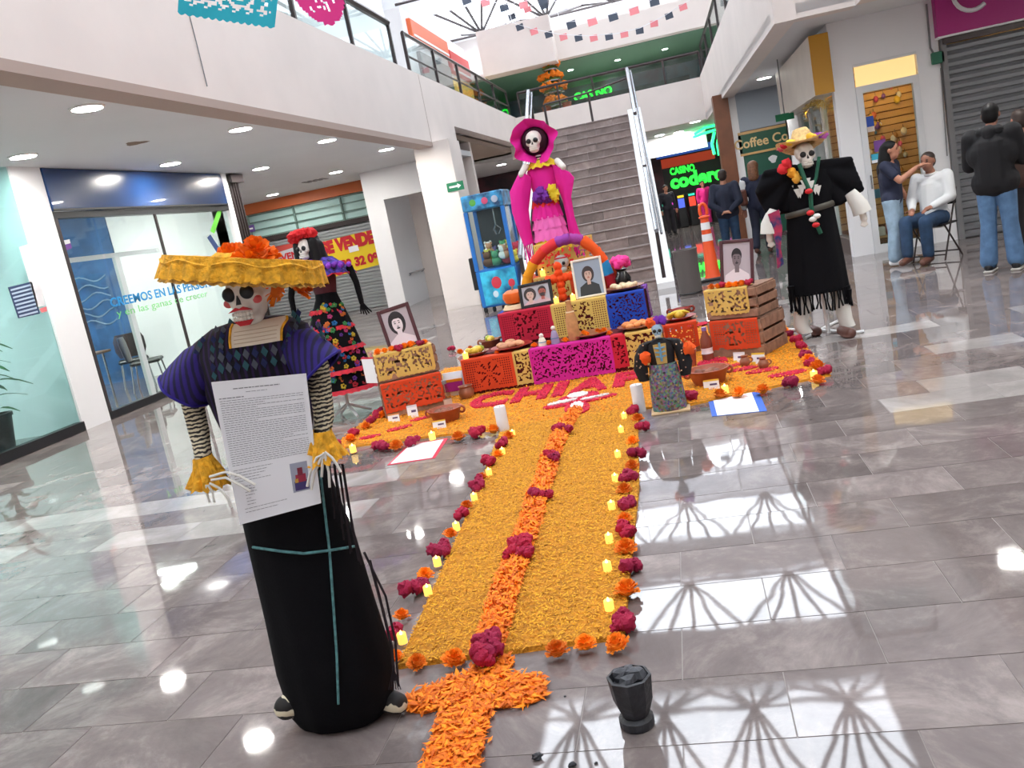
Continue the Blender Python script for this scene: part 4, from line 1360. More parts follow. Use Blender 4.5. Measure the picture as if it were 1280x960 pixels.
# loose petal cross on the stone in front of the path
cp = [(612, 826), (585, 846), (545, 860), (512, 876), (509, 890), (530, 893), (556, 886), (550, 905), (535, 945), (520, 1000), (590, 1000), (600, 950), (610, 905), (618, 886), (655, 884), (681, 872), (678, 850), (640, 848), (634, 838), (640, 826)]
CR = [gp(x, y) for x, y in cp]
pts = scatter(CR, 4200) + rng.normal(0, 0.008, (4200, 2))
cross = thing('petal_cross', 'loose orange marigold petals forming a cross on the marble', 'petal cross', (-0.88, 2.45, 0), kind='stuff')
v, f = petals(pts, 0.006 + np.abs(rng.normal(0, 0.011, len(pts))), 0.038, 0.013, 0.35)
link('petals', raw_mesh('petals', v - np.array(cross.location), f, [orangep]), cross)['kind'] = 'stuff'
bed(CR, 0.008).build('petal_bed', orangebed, cross)['kind'] = 'stuff'


# ================================================================== FLOWERS AND LED CANDLES
def marigold_mesh(seed, m, r=0.042):
    rr = random.Random(seed)
    mb = MB()
    for ring, (rad, z, n, tilt, L) in enumerate(((1.0, 0.25, 14, 0.15, 0.55), (0.85, 0.45, 13, 0.5, 0.5), (0.62, 0.62, 11, 0.85, 0.45), (0.38, 0.74, 8, 1.1, 0.4), (0.15, 0.8, 5, 1.35, 0.35))):
        for k in range(n):
            a = 2 * PI * (k + rr.random() * 0.6) / n + ring
            t = tilt + rr.uniform(-0.2, 0.2)
            d = V((math.cos(a) * math.cos(t), math.sin(a) * math.cos(t), math.sin(t)))
            s = V((-math.sin(a), math.cos(a), 0)) * 0.2 * r
            c = V((math.cos(a), math.sin(a), 0)) * rad * r * 0.45 + V((0, 0, z * r))
            e = c + d * L * r * (0.9 + rr.random() * 0.4)
            mb.add([c - s * 0.6, c + s * 0.6, e + s * 1.2, e + V((0, 0, 0.12 * r)), e - s * 1.2], [(0, 1, 2, 3, 4)])
    mb.ball((0, 0, 0.4 * r), (0.62 * r, 0.62 * r, 0.45 * r), 10, 6)
    mb.mats = [m]
    return mb.mesh('marigold')


def comb_mesh(seed, m, r=0.042, n=5):
    rr = random.Random(seed)
    mb = MB()
    for k in range(n):
        c = V((rr.uniform(-1, 1) * r * 0.9, rr.uniform(-0.7, 0.7) * r, r * (0.35 + 0.45 * rr.random())))
        mb.ball(c, r * rr.uniform(0.45, 0.7), 12, 8, jit=0.5)
    mb.mats = [m]
    return mb.mesh('cockscomb', smooth=True)


MG = [marigold_mesh(i, M['orange']) for i in range(4)]
CK = [comb_mesh(i, M['magenta']) for i in range(4)]
frn = random.Random(31)


def flower(p, kind, label, group, s=1.0):
    me = frn.choice(MG if kind == 'o' else CK)
    o = link('marigold' if kind == 'o' else 'cockscomb', me, None, p)
    o.rotation_euler = (frn.uniform(-0.25, 0.25), frn.uniform(-0.25, 0.25), frn.uniform(0, 6.28))
    k = s * frn.uniform(0.8, 1.0)
    o.scale = (k, k, k)
    return tag(o, label, 'flower', group)


candlem = mat('led_candle_wax', (255, 206, 96), 0.5, emit=0.75)
flamem = glow('led_flame', (255, 214, 120), 6.0)
cbm = MB().lathe([(0.0185, 0), (0.0185, 0.038), (0.0165, 0.041), (0.012, 0.036), (0.002, 0.035)], 14); cbm.mats = [candlem]; cbm = cbm.mesh('candle_body', smooth=True)
cfm = MB().lathe([(0.003, 0.033), (0.0055, 0.039), (0.005, 0.044), (0.001, 0.052)], 8); cfm.mats = [flamem]; cfm = cfm.mesh('flame', smooth=True)


def led(p, label, group, s=1.0):
    c = thing('led_candle', label, 'candle', p, group, local=True)
    link('candle_body', cbm, c)
    link('flame', cfm, c)
    c.scale = (s, s, s)
    c.rotation_euler.z = frn.random() * 6
    return c


def zp(x, y, z=0.03): return G(460 + .375 * x, 480 + .375 * y, z)


LE, RE = 'path edge facing the figure with the paper', 'path edge facing the small black burner'
for x, y, k, s in ((110, 768, 'o', 1), (80, 842, 'm', 1), (148, 683, 'm', 1.25), (172, 670, 'm', 1), (190, 632, 'o', 1), (232, 562, 'm', 1.2), (256, 550, 'm', 1), (270, 497, 'o', .95), (305, 435, 'm', 1.1), (328, 402, 'o', .95),
                   (362, 340, 'm', 1.1), (370, 322, 'm', .9), (378, 308, 'o', .9), (410, 262, 'm', 1.2), (433, 232, 'o', 1), (447, 205, 'm', 1.1), (468, 172, 'o', 1), (90, 905, 'o', .9)):
    q = zp(x, y, 0.035)
    flower((q.x, q.y, 0.014), k, ('orange marigold head' if k == 'o' else 'magenta cockscomb bloom') + ' on the ' + LE, ('marigolds' if k == 'o' else 'cockscombs') + ' on the ' + LE, s)
for x, y, k, s in ((890, 88, 'm', 1.2), (897, 112, 'o', 1), (905, 145, 'm', 1.2), (882, 188, 'o', 1), (893, 232, 'm', 1.2), (880, 270, 'o', 1.1), (872, 309, 'm', 1.25), (855, 350, 'o', 1.1), (862, 400, 'm', 1.2), (857, 447, 'o', 1.15),
                   (870, 497, 'm', 1.2), (862, 545, 'o', 1.4), (862, 609, 'm', 1.2), (860, 687, 'o', 1.4), (852, 775, 'm', 1.0), (862, 805, 'm', 1.05), (835, 860, 'o', 1.05)):
    q = zp(x, y, 0.035)
    flower((q.x, q.y, 0.012), k, ('orange marigold head' if k == 'o' else 'magenta cockscomb bloom') + ' on the ' + RE, ('marigolds' if k == 'o' else 'cockscombs') + ' on the ' + RE, s)
for x, y in ((160, 925), (283, 918), (632, 890), (725, 868)):
    q = zp(x, y, 0.03)
    flower((q.x, q.y, 0.012), 'o', 'orange marigold head on the path end by the petal cross', 'marigolds on the path end', 1.05)
for x, y, s in ((650, 140, 1.0), (632, 145, 1), (668, 148, .9), (605, 233, 1.1), (622, 240, .9), (548, 362, 1.1), (580, 368, 1.0), (490, 528, 1.1), (528, 525, 1.1), (485, 555, 1.0), (520, 558, 1.0), (380, 865, 1.2), (408, 868, 1.1), (375, 900, 1.2), (410, 900, 1.2)):
    q = zp(x, y, 0.06)
    flower((q.x, q.y, 0.036), 'm', 'magenta cockscomb bloom set on the marigold ribbon', 'cockscombs on the marigold ribbon', s)
for x, y in ((117, 862), (202, 702), (233, 605), (297, 487), (356, 388), (405, 304), (450, 234), (484, 173)):
    q = zp(x, y, 0.018); led((q.x, q.y, 0.017), 'small lit LED candle on the ' + LE, 'candles on the ' + LE)
for x, y in ((855, 115), (845, 161), (834, 244), (826, 325), (814, 417), (806, 528), (800, 622), (806, 752)):
    q = zp(x, y, 0.018); led((q.x, q.y, 0.017), 'small lit LED candle on the ' + RE, 'candles on the ' + RE)
LW, RW = 'petal carpet edge by the red-bordered sheet', 'petal carpet edge by the blue-bordered sheet'
for x, y, k in ((442, 541, 'm'), (437, 548, 'o'), (472, 556, 'm'), (478, 558, 'm'), (495, 556, 'o'), (517, 551, 'm'), (573, 546, 'o'), (591, 541, 'm'), (599, 540, 'm'), (616, 537, 'o'), (462, 526, 'm'), (457, 532, 'o'), (471, 518, 'm'), (480, 518, 'o'), (478, 512, 'm'), (425, 562, 'o'), (418, 558, 'm'), (565, 435, 'm'), (575, 440, 'o'), (588, 436, 'o')):
    q = G(x, y, 0.04)
    flower((q.x, q.y, 0.012), k, ('orange marigold head' if k == 'o' else 'magenta cockscomb bloom') + ' on the ' + LW, ('marigolds' if k == 'o' else 'cockscombs') + ' on the ' + LW, 1.35)
for x, y, k in ((970, 400, 'm'), (974, 409, 'm'), (981, 414, 'o'), (986, 418, 'm'), (995, 424, 'm'), (1002, 431, 'm'), (1007, 442, 'm'), (1010, 448, 'o'), (1013, 453, 'm'), (1021, 457, 'o'), (1032, 463, 'm'), (1021, 475, 'o'), (990, 478, 'm'), (954, 487, 'o'), (925, 490, 'o'), (862, 496, 'm'), (900, 492, 'o'), (866, 396, 'o'), (868, 404, 'o')):
    q = G(x, y, 0.04)
    flower((q.x, q.y, 0.012), k, ('orange marigold head' if k == 'o' else 'magenta cockscomb bloom') + ' on the ' + RW, ('marigolds' if k == 'o' else 'cockscombs') + ' on the ' + RW, 1.35)
for x, y in ((442, 565), (541, 549)):
    q = G(x, y, 0.015); led((q.x, q.y, 0.013), 'small lit LED candle on the ' + LW, 'candles on the ' + LW, 1.35)
for x, y in ((907, 491), (1018, 473)):
    q = G(x, y, 0.015); led((q.x, q.y, 0.013), 'small lit LED candle on the ' + RW, 'candles on the ' + RW, 1.35)
# tall white pillar candles
wax = mat('white_wax', (226, 224, 226), 0.45)
for (x, y), lab in (((630, 538), 'tall white pillar candle standing by the red-bordered sheet'), ((800, 512), 'tall white pillar candle beside the small floral-skirt doll')):
    q = G(x, y, 0.012)
    c = thing('pillar_candle', lab, 'candle', (q.x, q.y, 0.0))
    MB().lathe([(0.044, 0), (0.044, 0.195), (0.04, 0.2), (0.03, 0.194), (0.003, 0.19)], 20, (q.x, q.y, 0.0)).build('wax', wax, c, smooth=True)
    MB().tube([(q.x, q.y, 0.185), (q.x + 0.002, q.y, 0.205)], 0.0018, 5).build('wick', M['black'], c)


# ================================================================== ALTAR
def picado(label, o, w, top, drop, m, style, seed=0, ux=(1, 0, 0), nrm=(0, -1, 0), cell=0.0105, scal=0.018, group=None):
    """tissue sheet with punched holes, draped over an edge"""
    o, ux, nrm = V(o), V(ux).normalized(), V(nrm).normalized()
    nx, nt, nd = max(2, round(w / cell)), max(1, round(top / cell)), max(2, round(drop / cell))
    rr = random.Random(seed)
    vs, fs = [], []
    idx = {}

    def vert(i, j):
        if (i, j) in idx: return idx[(i, j)]
        u = w * i / nx
        s = (j - nt) * cell
        if s <= 0:
            p = o + ux * u - nrm * (-s) + nrm * 0.004 + V((0, 0, 0.004))
        else:
            f = 0.004 + 0.010 * (s / drop) * (0.5 + math.sin(u * 16 + seed)) + 0.004
            d = s
            if j == nt + nd:
                d = s - scal * abs(math.sin(PI * u / 0.045))
            p = o + ux * u + nrm * f + V((0, 0, 0.004 - d))
        idx[(i, j)] = len(vs)
        vs.append(p)
        return idx[(i, j)]

    def hole(i, j):
        u, v = (i + 0.5) * cell, (j - nt + 0.5) * cell
        if j < nt or u < 0.025 or u > w - 0.025 or v < 0.025 or v > drop - 0.04:
            return False
        du, dv = u - w / 2, v - drop / 2
        r = math.hypot(du, dv)
        lat = (i % 2 == 1) and (j % 2 == 1)
        if style == 'lattice':
            if r < drop * 0.42:
                a = math.atan2(dv, du)
                return r > 0.02 and math.sin(a * 8) > 0.55 and r < drop * 0.36 and (i + j) % 3 != 0
            return lat
        if style == 'leaf':
            return noise.noise(V((u * 44, v * 44, seed * 3.1))) > 0.08
        if style == 'mix':
            if abs(du) > w * 0.22: return lat
            return noise.noise(V((u * 48, v * 48, seed * 3.1))) > 0.12
        return noise.noise(V((u * 60, v * 60, seed * 3.1))) > 0.17
    for j in range(nt + nd):
        for i in range(nx):
            if not hole(i, j):
                fs.append((vert(i, j), vert(i + 1, j), vert(i + 1, j + 1), vert(i, j + 1)))
    mb = MB(); mb.add(vs, fs); mb.mats = [m]
    ob = mb.build('cut_paper_sheet', None, None, origin=o)
    return tag(ob, label, 'cut paper', group)


T = dict(
    mustard=mat('mustard_tissue', (214, 180, 96), 0.8),
    orange=mat('orange_tissue', (212, 66, 20), 0.8),
    red=mat('red_tissue', (196, 20, 48), 0.8),
    crimson=mat('crimson_tissue', (186, 16, 54), 0.8),
    magenta=mat('magenta_tissue', (204, 24, 146), 0.8),
    blue=mat('blue_tissue', (22, 66, 178), 0.8),
    purple=mat('purple_tissue', (112, 36, 150), 0.8),
    turq=mat('turquoise_tissue', (40, 178, 200), 0.8),
    pink=mat('pink_tissue', (240, 60, 150), 0.8),
)
dkred = mat('dark_red_cloth', (96, 14, 26), 0.9, bump=0.3, bs=40)


def tier(label, x0, x1, y0, y1, z1, m):
    t = thing('altar_step', label, 'altar', ((x0 + x1) / 2, y0, 0))
    MB().bbox((x0 + 0.02, y0 + 0.02, 0.0), (x1 - 0.02, y1, z1 - 0.006), 0.01).build('box', M['wood'], t)
    R = []
    n = 60
    for z, k in ((z1, 0), (z1 - 0.03, 1), (0.012, 1)):
        ring = []
        for i in range(n + 1):
            u = i / n
            ring.append(V((x0 + (x1 - x0) * u, y0 - 0.0 - (0.006 * math.sin(u * 50) + 0.002) * (1 if z < 0.1 else 0.3) + 0.008, z)))
        R.append(ring)
    R.insert(0, [V((p.x, y1, z1)) for p in R[0]])
    MB().rings(R, False, closed=False).build('cloth', m, t)
    for x in (x0, x1):
        MB().add([(x, y0 + 0.01, 0.012), (x, y1, 0.012), (x, y1, z1), (x, y0 + 0.01, z1)], [(0, 1, 2, 3)]).build('side_cloth', m, t)
    return t


Z1, Z2, Z3 = 0.345, 0.66, 0.90
tier('lowest altar step draped in dark red cloth and cut paper', -2.14, -0.30, 7.76, 8.19, Z1, dkred)
tier('narrow low step beside the crimson paper carrying the fruit bowl', -2.14, -1.84, 8.20, 8.62, Z1, dkred)
tier('middle altar step carrying the framed photographs', -1.82, -0.41, 8.21, 8.70, Z2, dkred)
tier('top altar step inside the flower arch', -1.62, -0.66, 8.72, 9.5, Z3, mat('orange_cloth', (200, 70, 24), 0.9))
f1 = 7.755
picado('orange cut paper sheet at the bag end of the lowest altar step', (-2.145, f1, Z1), 0.50, 0.10, 0.315, T['orange'], 'lattice', 1)
picado('narrow mustard cut paper between orange and magenta sheets on lowest step', (-1.655, f1, Z1), 0.17, 0.10, 0.31, T['mustard'], 'leaf', 2)
picado('bright magenta cut paper sheet on the lowest altar step', (-1.50, f1 - 0.004, Z1), 0.75, 0.10, 0.335, T['magenta'], 'fine', 3)
picado('plain red tissue strip beside the magenta sheet on lowest step', (-0.76, f1, Z1), 0.14, 0.10, 0.30, T['red'], 'none' if 0 else 'fine', 33)
picado('mustard cut paper sheet behind the small doll on lowest step', (-0.64, f1, Z1), 0.345, 0.10, 0.32, T['mustard'], 'leaf', 4)
picado('orange cut paper on the side of the lowest altar step', (-0.295, 7.80, Z1), 0.45, 0.08, 0.30, T['orange'], 'lattice', 5, ux=(0, 1, 0), nrm=(1, 0, 0))
f2 = 8.205
picado('crimson cut paper sheet on the middle step under the black frame', (-1.815, f2, Z2), 0.52, 0.10, 0.30, T['crimson'], 'mix', 6)
picado('mustard cut paper sheet behind the wrapped bottle on middle step', (-1.30, f2 - 0.002, Z2), 0.53, 0.10, 0.33, T['mustard'], 'mix', 7)
picado('royal blue cut paper sheet under the bread plate on middle step', (-0.775, f2, Z2), 0.36, 0.12, 0.34, T['blue'], 'fine', 8)
picado('purple tissue on the side of the middle altar step', (-0.405, 8.25, Z2), 0.45, 0.05, 0.30, T['purple'], 'fine', 9, ux=(0, 1, 0), nrm=(1, 0, 0))
picado('blue tissue on the side of the middle step by the pumpkin', (-1.825, 8.7, Z2), 0.45, 0.04, 0.30, T['blue'], 'fine', 10, ux=(0, -1, 0), nrm=(-1, 0, 0))
picado('mustard cut paper sheet inside the arch below the candles', (-1.50, 8.715, Z3), 0.36, 0.10, 0.23, T['mustard'], 'leaf', 11)
picado('orange cut paper sheet inside the arch behind the white frame', (-1.14, 8.715, Z3), 0.34, 0.10, 0.23, T['orange'], 'lattice', 12)
picado('mustard cut paper sheet hanging as backdrop within the arch', (-1.46, 8.84, 1.22), 0.60, 0.0125, 0.33, T['mustard'], 'leaf', 13)
# flower-coloured arch
ar = thing('flower_arch', 'half-round arch wrapped in rainbow segments above the altar', 'arch', (-1.13, 8.72, 0.66))
apx = [(656, 378), (657, 362), (660, 345), (667, 329), (679, 314), (695, 303), (712, 298), (728, 300), (744, 312), (755, 327), (761, 343), (767, 358), (775, 372)]
segs = [('blue', (20, 60, 150)), ('amber', (240, 160, 20)), ('amber', (240, 160, 20)), ('red', (226, 60, 40)), ('red', (226, 50, 60)), ('violet', (150, 60, 160)), ('violet', (160, 60, 150)), ('orange', (240, 90, 20)), ('orange', (240, 90, 20)), ('cyan', (40, 150, 210)), ('crimson', (196, 24, 44)), ('crimson', (196, 24, 44))]
AP = [P(x, y, 8.72) for x, y in apx]
fz = random.Random(8)
for k in range(len(AP) - 1):
    a, b = AP[k], AP[k + 1]
    mm = mat('arch_' + segs[k][0] + str(k), segs[k][1], 0.85, bump=0.6, bs=110)
    pts = [a.lerp(b, t) for t in np.linspace(-0.02, 1.02, 7)]
    MB().tube(pts, [0.052 + fz.uniform(-0.006, 0.006) for _ in pts], 12).build('wrapped_segment', mm, ar, smooth=True)


# ---- framed photographs
def ellpoly(cx, cy, rx, ry, n=22): return [(cx + rx * math.cos(t), cy + ry * math.sin(t)) for t in np.linspace(0, 2 * PI, n, endpoint=False)]


def framed(label, base, w, h, fw, fm, lean, yaw, roll, pic, z=0):
    f = thing('picture_frame', label, 'picture', base, local=True)
    f.rotation_euler = (math.radians(-lean), math.radians(roll), math.radians(yaw))
    for a, b in (((-w / 2, -0.01, 0), (-w / 2 + fw, 0.012, h)), ((w / 2 - fw, -0.01, 0), (w / 2, 0.012, h)), ((-w / 2 + fw, -0.01, 0), (w / 2 - fw, 0.012, fw)), ((-w / 2 + fw, -0.01, h - fw), (w / 2 - fw, 0.012, h))):
        MB().bbox(a, b, 0.004).build('frame_bar', fm, f)
    iw, ih = w - 2 * fw, h - 2 * fw
    fsh = MB().box((-iw / 2, 0.0, fw), (iw / 2, 0.01, h - fw)).build('photo_sheet', pic['bg'], f)
    st_ = MB().box((-0.02, 0.01, 0.0), (0.02, 0.014, h * 0.7), Matrix.Rotation(math.radians(-14), 4, 'X'))
    st_.build('easel_back', M['black'], f)
    y = -0.0004
    for nm, poly, m in pic['shapes']:
        y -= 0.0004
        pts = [(max(-0.5, min(0.5, px)) * iw, fw + max(0, min(1, py)) * ih) for px, py in poly]
        MB().prism(pts, 0.0004, (0, y, 0), (1, 0, 0), (0, 0, 1)).build(nm, m, fsh)
    return f


def face_shapes(cx, cy, s, skin, hair, dark, lip, longhair=True, shoulders=None, sk=0.8, beard=None):
    S = []
    if longhair:
        S.append(('printed_hair', ellpoly(cx, cy + 0.03 * s, 0.24 * s, 0.30 * s * sk), hair))
    else:
        S.append(('printed_hair', ellpoly(cx, cy + 0.09 * s, 0.165 * s, 0.20 * s * sk), hair))
    if shoulders:
        S.append(('printed_shoulders', [(cx - 0.42 * s, -0.1), (cx - 0.38 * s, cy - 0.42 * s * sk), (cx - 0.1 * s, cy - 0.26 * s * sk), (cx + 0.1 * s, cy - 0.26 * s * sk), (cx + 0.38 * s, cy - 0.42 * s * sk), (cx + 0.42 * s, -0.1)], shoulders))
    S.append(('printed_neck', [(cx - 0.07 * s, cy - 0.36 * s * sk), (cx + 0.07 * s, cy - 0.36 * s * sk), (cx + 0.07 * s, cy - 0.1 * s), (cx - 0.07 * s, cy - 0.1 * s)], skin))
    S.append(('printed_face', ellpoly(cx, cy, 0.145 * s, 0.21 * s * sk), skin))
    S.append(('printed_fringe', [(cx - 0.15 * s, cy + 0.08 * s), (cx - 0.06 * s, cy + 0.15 * s * sk), (cx + 0.08 * s, cy + 0.14 * s * sk), (cx + 0.15 * s, cy + 0.06 * s), (cx + 0.12 * s, cy + 0.22 * s * sk), (cx - 0.1 * s, cy + 0.23 * s * sk)], hair))
    for sx in (-1, 1):
        S.append(('printed_eye', ellpoly(cx + sx * 0.06 * s, cy + 0.025 * s, 0.026 * s, 0.012 * s, 10), dark))
        S.append(('printed_brow', [(cx + sx * 0.03 * s, cy + 0.055 * s), (cx + sx * 0.095 * s, cy + 0.06 * s), (cx + sx * 0.095 * s, cy + 0.07 * s), (cx + sx * 0.03 * s, cy + 0.07 * s)][::sx], dark))
    S.append(('printed_nose', ellpoly(cx, cy - 0.045 * s, 0.018 * s, 0.012 * s, 8), lip))
    S.append(('printed_mouth', ellpoly(cx, cy - 0.1 * s * sk, 0.05 * s, 0.015 * s, 12), lip))
    if beard:
        S.append(('printed_beard', [(cx - 0.12 * s, cy - 0.07 * s), (cx + 0.12 * s, cy - 0.07 * s), (cx + 0.07 * s, cy - 0.19 * s * sk), (cx - 0.07 * s, cy - 0.19 * s * sk)], beard))
    return S


bwL, bwD, bwM, bwB = mat('print_pale', (226, 214, 218), 0.4), mat('print_black', (34, 28, 32), 0.4), mat('print_mid', (120, 106, 110), 0.4), mat('print_bg', (178, 166, 172), 0.4)
mahog = mat('mahogany_frame', (74, 34, 40), 0.4)
# left crate stack (turned), its sheets, portrait and flowers
def crate(label, base, rz, w, d, h):
    c = thing('wooden_crate', label, 'crate', base, local=True)
    c.rotation_euler.z = rz
    for x in (0, w - 0.03):
        for y in (0.012, d - 0.042):
            MB().box((x if x == 0 else x, y, 0), (x + 0.03, y + 0.03, h)).build('corner_post', M['wood'], c)
    for k in range(3):
        z0 = 0.006 + k * (h / 3)
        z1 = z0 + h / 3 - 0.022
        MB().bbox((-0.005, -0.004, z0), (w + 0.005, 0.012, z1), 0.003).build('slat', M['wood'], c)
        MB().bbox((-0.005, d - 0.012, z0), (w + 0.005, d + 0.004, z1), 0.003).build('slat', M['wood'], c)
        MB().bbox((-0.012, 0.012, z0), (0.0, d - 0.012, z1), 0.003).build('slat', M['wood'], c)
        MB().bbox((w, 0.012, z0), (w + 0.012, d - 0.012, z1), 0.003).build('slat', M['wood'], c)
    MB().box((0, 0.012, h - 0.02), (w, d - 0.012, h - 0.004)).build('top_board', M['wood'], c)
    return c


A1, r1 = V((-2.77, 7.25, 0.0)), math.radians(22)
u1, n1 = V((math.cos(r1), math.sin(r1), 0)), V((math.sin(r1), -math.cos(r1), 0))
crate('lower wooden crate of the stack carrying the woman portrait', A1 + V((0, 0, 0.012)), r1, 0.54, 0.36, 0.32)
crate('upper wooden crate of the stack carrying the woman portrait', A1 + u1 * 0.0 + V((0, 0, 0.334)) - n1 * 0.03, r1, 0.54, 0.30, 0.25)
H2 = 0.334 + 0.25
picado('orange cut paper draped on the lower crate of the woman portrait', A1 + V((0, 0, 0.325)), 0.54, 0.03, 0.27, T['orange'], 'fine', 14, ux=u1, nrm=n1)
picado('mustard cut paper draped on the upper crate of the woman portrait', A1 - n1 * 0.03 + V((0, 0, H2)), 0.52, 0.12, 0.24, T['mustard'], 'leaf', 15, ux=u1, nrm=n1)
cdp = thing('folded_card', 'white card with red back leaning on the upper crate side', 'card', A1 + V((-0.04, 0.05, 0.34)), local=True)
cdp.rotation_euler.z = r1 - math.radians(58)
MB().box((-0.17, 0, 0), (0.02, 0.004, 0.22)).build('white_sheet', M['paper'], cdp)
MB().box((-0.18, 0.005, -0.004), (0.02, 0.010, 0.235)).build('red_backing', T['red'], cdp)
c1 = A1 + u1 * 0.30 - n1 * 0.12
framed('mahogany framed monochrome portrait of a dark-haired woman on crates', (c1.x, c1.y, H2), 0.30, 0.39, 0.032, mahog, 10, 16, -7,
       dict(bg=bwB, shapes=face_shapes(-0.02, 0.60, 1.35, bwL, bwD, bwD, bwD, True, bwL, 0.8)))
for k in range(8):
    q = A1 + u1 * (0.05 + 0.06 * k) + n1 * (-0.06 - 0.02 * (k % 3))
    flower((q.x, q.y, H2 + 0.006), 'm' if k in (3, 6) else 'o', ('magenta cockscomb bloom' if k in (3, 6) else 'orange marigold head') + ' on the crate below the woman portrait', 'flowers on the woman portrait crate', 1.0)
for k in range(3):
    q = A1 + u1 * (0.40 + 0.07 * k) + n1 * 0.0
    flower((q.x, q.y - 0.0, 0.345 + 0.012 - 0.012), 'o', 'orange marigold head on the ledge of the lower crate', 'marigolds on the lower crate ledge', 0.9) if k < 0 else None
A2_, r2 = V((0.10, 7.72, 0.012)), math.radians(-29)
u2, n2 = V((math.cos(r2), math.sin(r2), 0)), V((math.sin(r2), -math.cos(r2), 0))
crate('lower wooden crate of the stack carrying the man portrait', A2_, r2, 0.48, 0.48, 0.33)
crate('upper wooden crate of the stack carrying the man portrait', A2_ + V((0, 0, 0.332)) - n2 * 0.02 + u2 * 0.0, r2, 0.46, 0.42, 0.26)
H3 = 0.012 + 0.332 + 0.26
picado('orange cut paper draped on the lower crate of the man portrait', A2_ + u2 * 0.02 + V((0, 0, 0.325)), 0.44, 0.02, 0.26, T['orange'], 'mix', 16, ux=u2, nrm=n2)
picado('mustard cut paper draped on the upper crate of the man portrait', A2_ - n2 * 0.02 + V((0, 0, 0.332 + 0.26)), 0.40, 0.14, 0.235, T['mustard'], 'leaf', 17, ux=u2, nrm=n2)
c2 = A2_ + u2 * 0.25 - n2 * 0.16
framed('mahogany framed monochrome portrait of a man in white collar on crates', (c2.x, c2.y, H3), 0.28, 0.39, 0.028, mahog, 10, -10, 5,
       dict(bg=bwB, shapes=face_shapes(0.0, 0.58, 1.15, bwM, bwD, bwD, bwD, False, bwL, 0.8) + [('printed_hill', [(-.5, .7), (-.5, .95), (-.2, .85), (.2, .9), (.5, .8), (.5, .72), (0.3, .76), (-.3, .78)], bwL)][:0]))
for k in range(7):
    q = A2_ + u2 * (0.05 + 0.055 * k) + n2 * (-0.08)
    flower((q.x, q.y, H3 + 0.004), 'm' if k in (2, 6) else 'o', ('magenta cockscomb bloom' if k in (2, 6) else 'orange marigold head') + ' on the crate below the man portrait', 'flowers on the man portrait crate', 0.95)
# frames on the middle step
sk1, sk2, hr1 = mat('print_skin', (206, 176, 160), 0.4), mat('print_skin2', (170, 90, 80), 0.4), mat('print_hair', (60, 50, 50), 0.4)
q = P(673, 383, 8.32)
framed('small black framed colour photo of a couple on middle step', (q.x, 8.30, Z2 + 0.006), 0.33, 0.235, 0.03, M['black'], 12, -4, -2,
       dict(bg=mat('print_grey', (176, 176, 184), 0.4), shapes=face_shapes(-0.22, 0.52, 0.95, sk1, hr1, bwD, sk2, True, mat('print_pink', (214, 176, 180), 0.4), 1.3)
            + face_shapes(0.24, 0.58, 0.9, sk2, hr1, bwD, bwD, False, mat('print_rose', (198, 170, 176), 0.4), 1.3, hr1)))
q = P(740, 372, 8.32)
framed('white framed colour photo of a long-haired woman on middle step', (q.x, 8.30, Z2 + 0.006), 0.29, 0.37, 0.02, mat('white_frame', (236, 226, 210), 0.4), 10, 3, 0,
       dict(bg=mat('print_sky', (150, 164, 180), 0.4), shapes=face_shapes(0.0, 0.58, 0.95, sk1, hr1, bwD, sk2, True, mat('print_coat', (52, 56, 58), 0.4), 0.8)))
# marigold cross
xc = P(705, 376, 8.45)
mx_ = thing('marigold_cross', 'upright cross made of orange marigolds on the middle step', 'cross', (xc.x, 8.45, Z2))
MB().box((xc.x - 0.015, 8.45, Z2), (xc.x + 0.015, 8.47, Z2 + 0.36)).build('stake', M['wood'], mx_)
om = mat('cross_marigold', (240, 76, 14), 0.85, bump=0.4, bs=120)
for dx, dz in [(0, 0.04), (0, 0.10), (0, 0.16), (0, 0.22), (0, 0.28), (0, 0.34), (-0.06, 0.225), (0.06, 0.225), (-0.11, 0.225), (0.11, 0.225)]:
    MB().ball((xc.x + dx, 8.43, Z2 + dz), (0.042, 0.036, 0.042), 12, 8, jit=0.3).build('flower_ball', om, mx_, smooth=True)


# ---- crockery and food
def lathe_thing(name, label, cat, base, prof, m, group=None, n=24):
    b = V(base)
    return tag(MB().lathe(prof, n, b).build(name, m, origin=b, smooth=True), label, cat, group)


def plate(base, r, m, label):
    return lathe_thing('plate', label, 'plate', base, [(r * 0.55, 0), (r * 0.6, 0.004), (r * 0.95, 0.028), (r, 0.034), (r * 0.97, 0.036), (r * 0.6, 0.014), (0.002, 0.010)], m)


def bowl(base, r, h, m, label, name='clay_bowl'):
    b = V(base)
    t = thing(name, label, 'bowl', b)
    MB().lathe([(r * 0.72, 0), (r * 0.80, h * 0.15), (r * 0.98, h * 0.8), (r * 1.06, h * 0.9), (r * 1.08, h), (r * 0.98, h * 1.0), (r * 0.88, h * 0.75), (r * 0.6, h * 0.5), (0.002, h * 0.48)], 28, b).build('body', m, t, smooth=True)
    for s in (-1, 1):
        MB().torus(b + V((s * r * 1.05, 0, h * 0.75)), 0.025, 0.010, 14, 6, rot('X', 90)).build('handle', m, t, smooth=True)
    return t


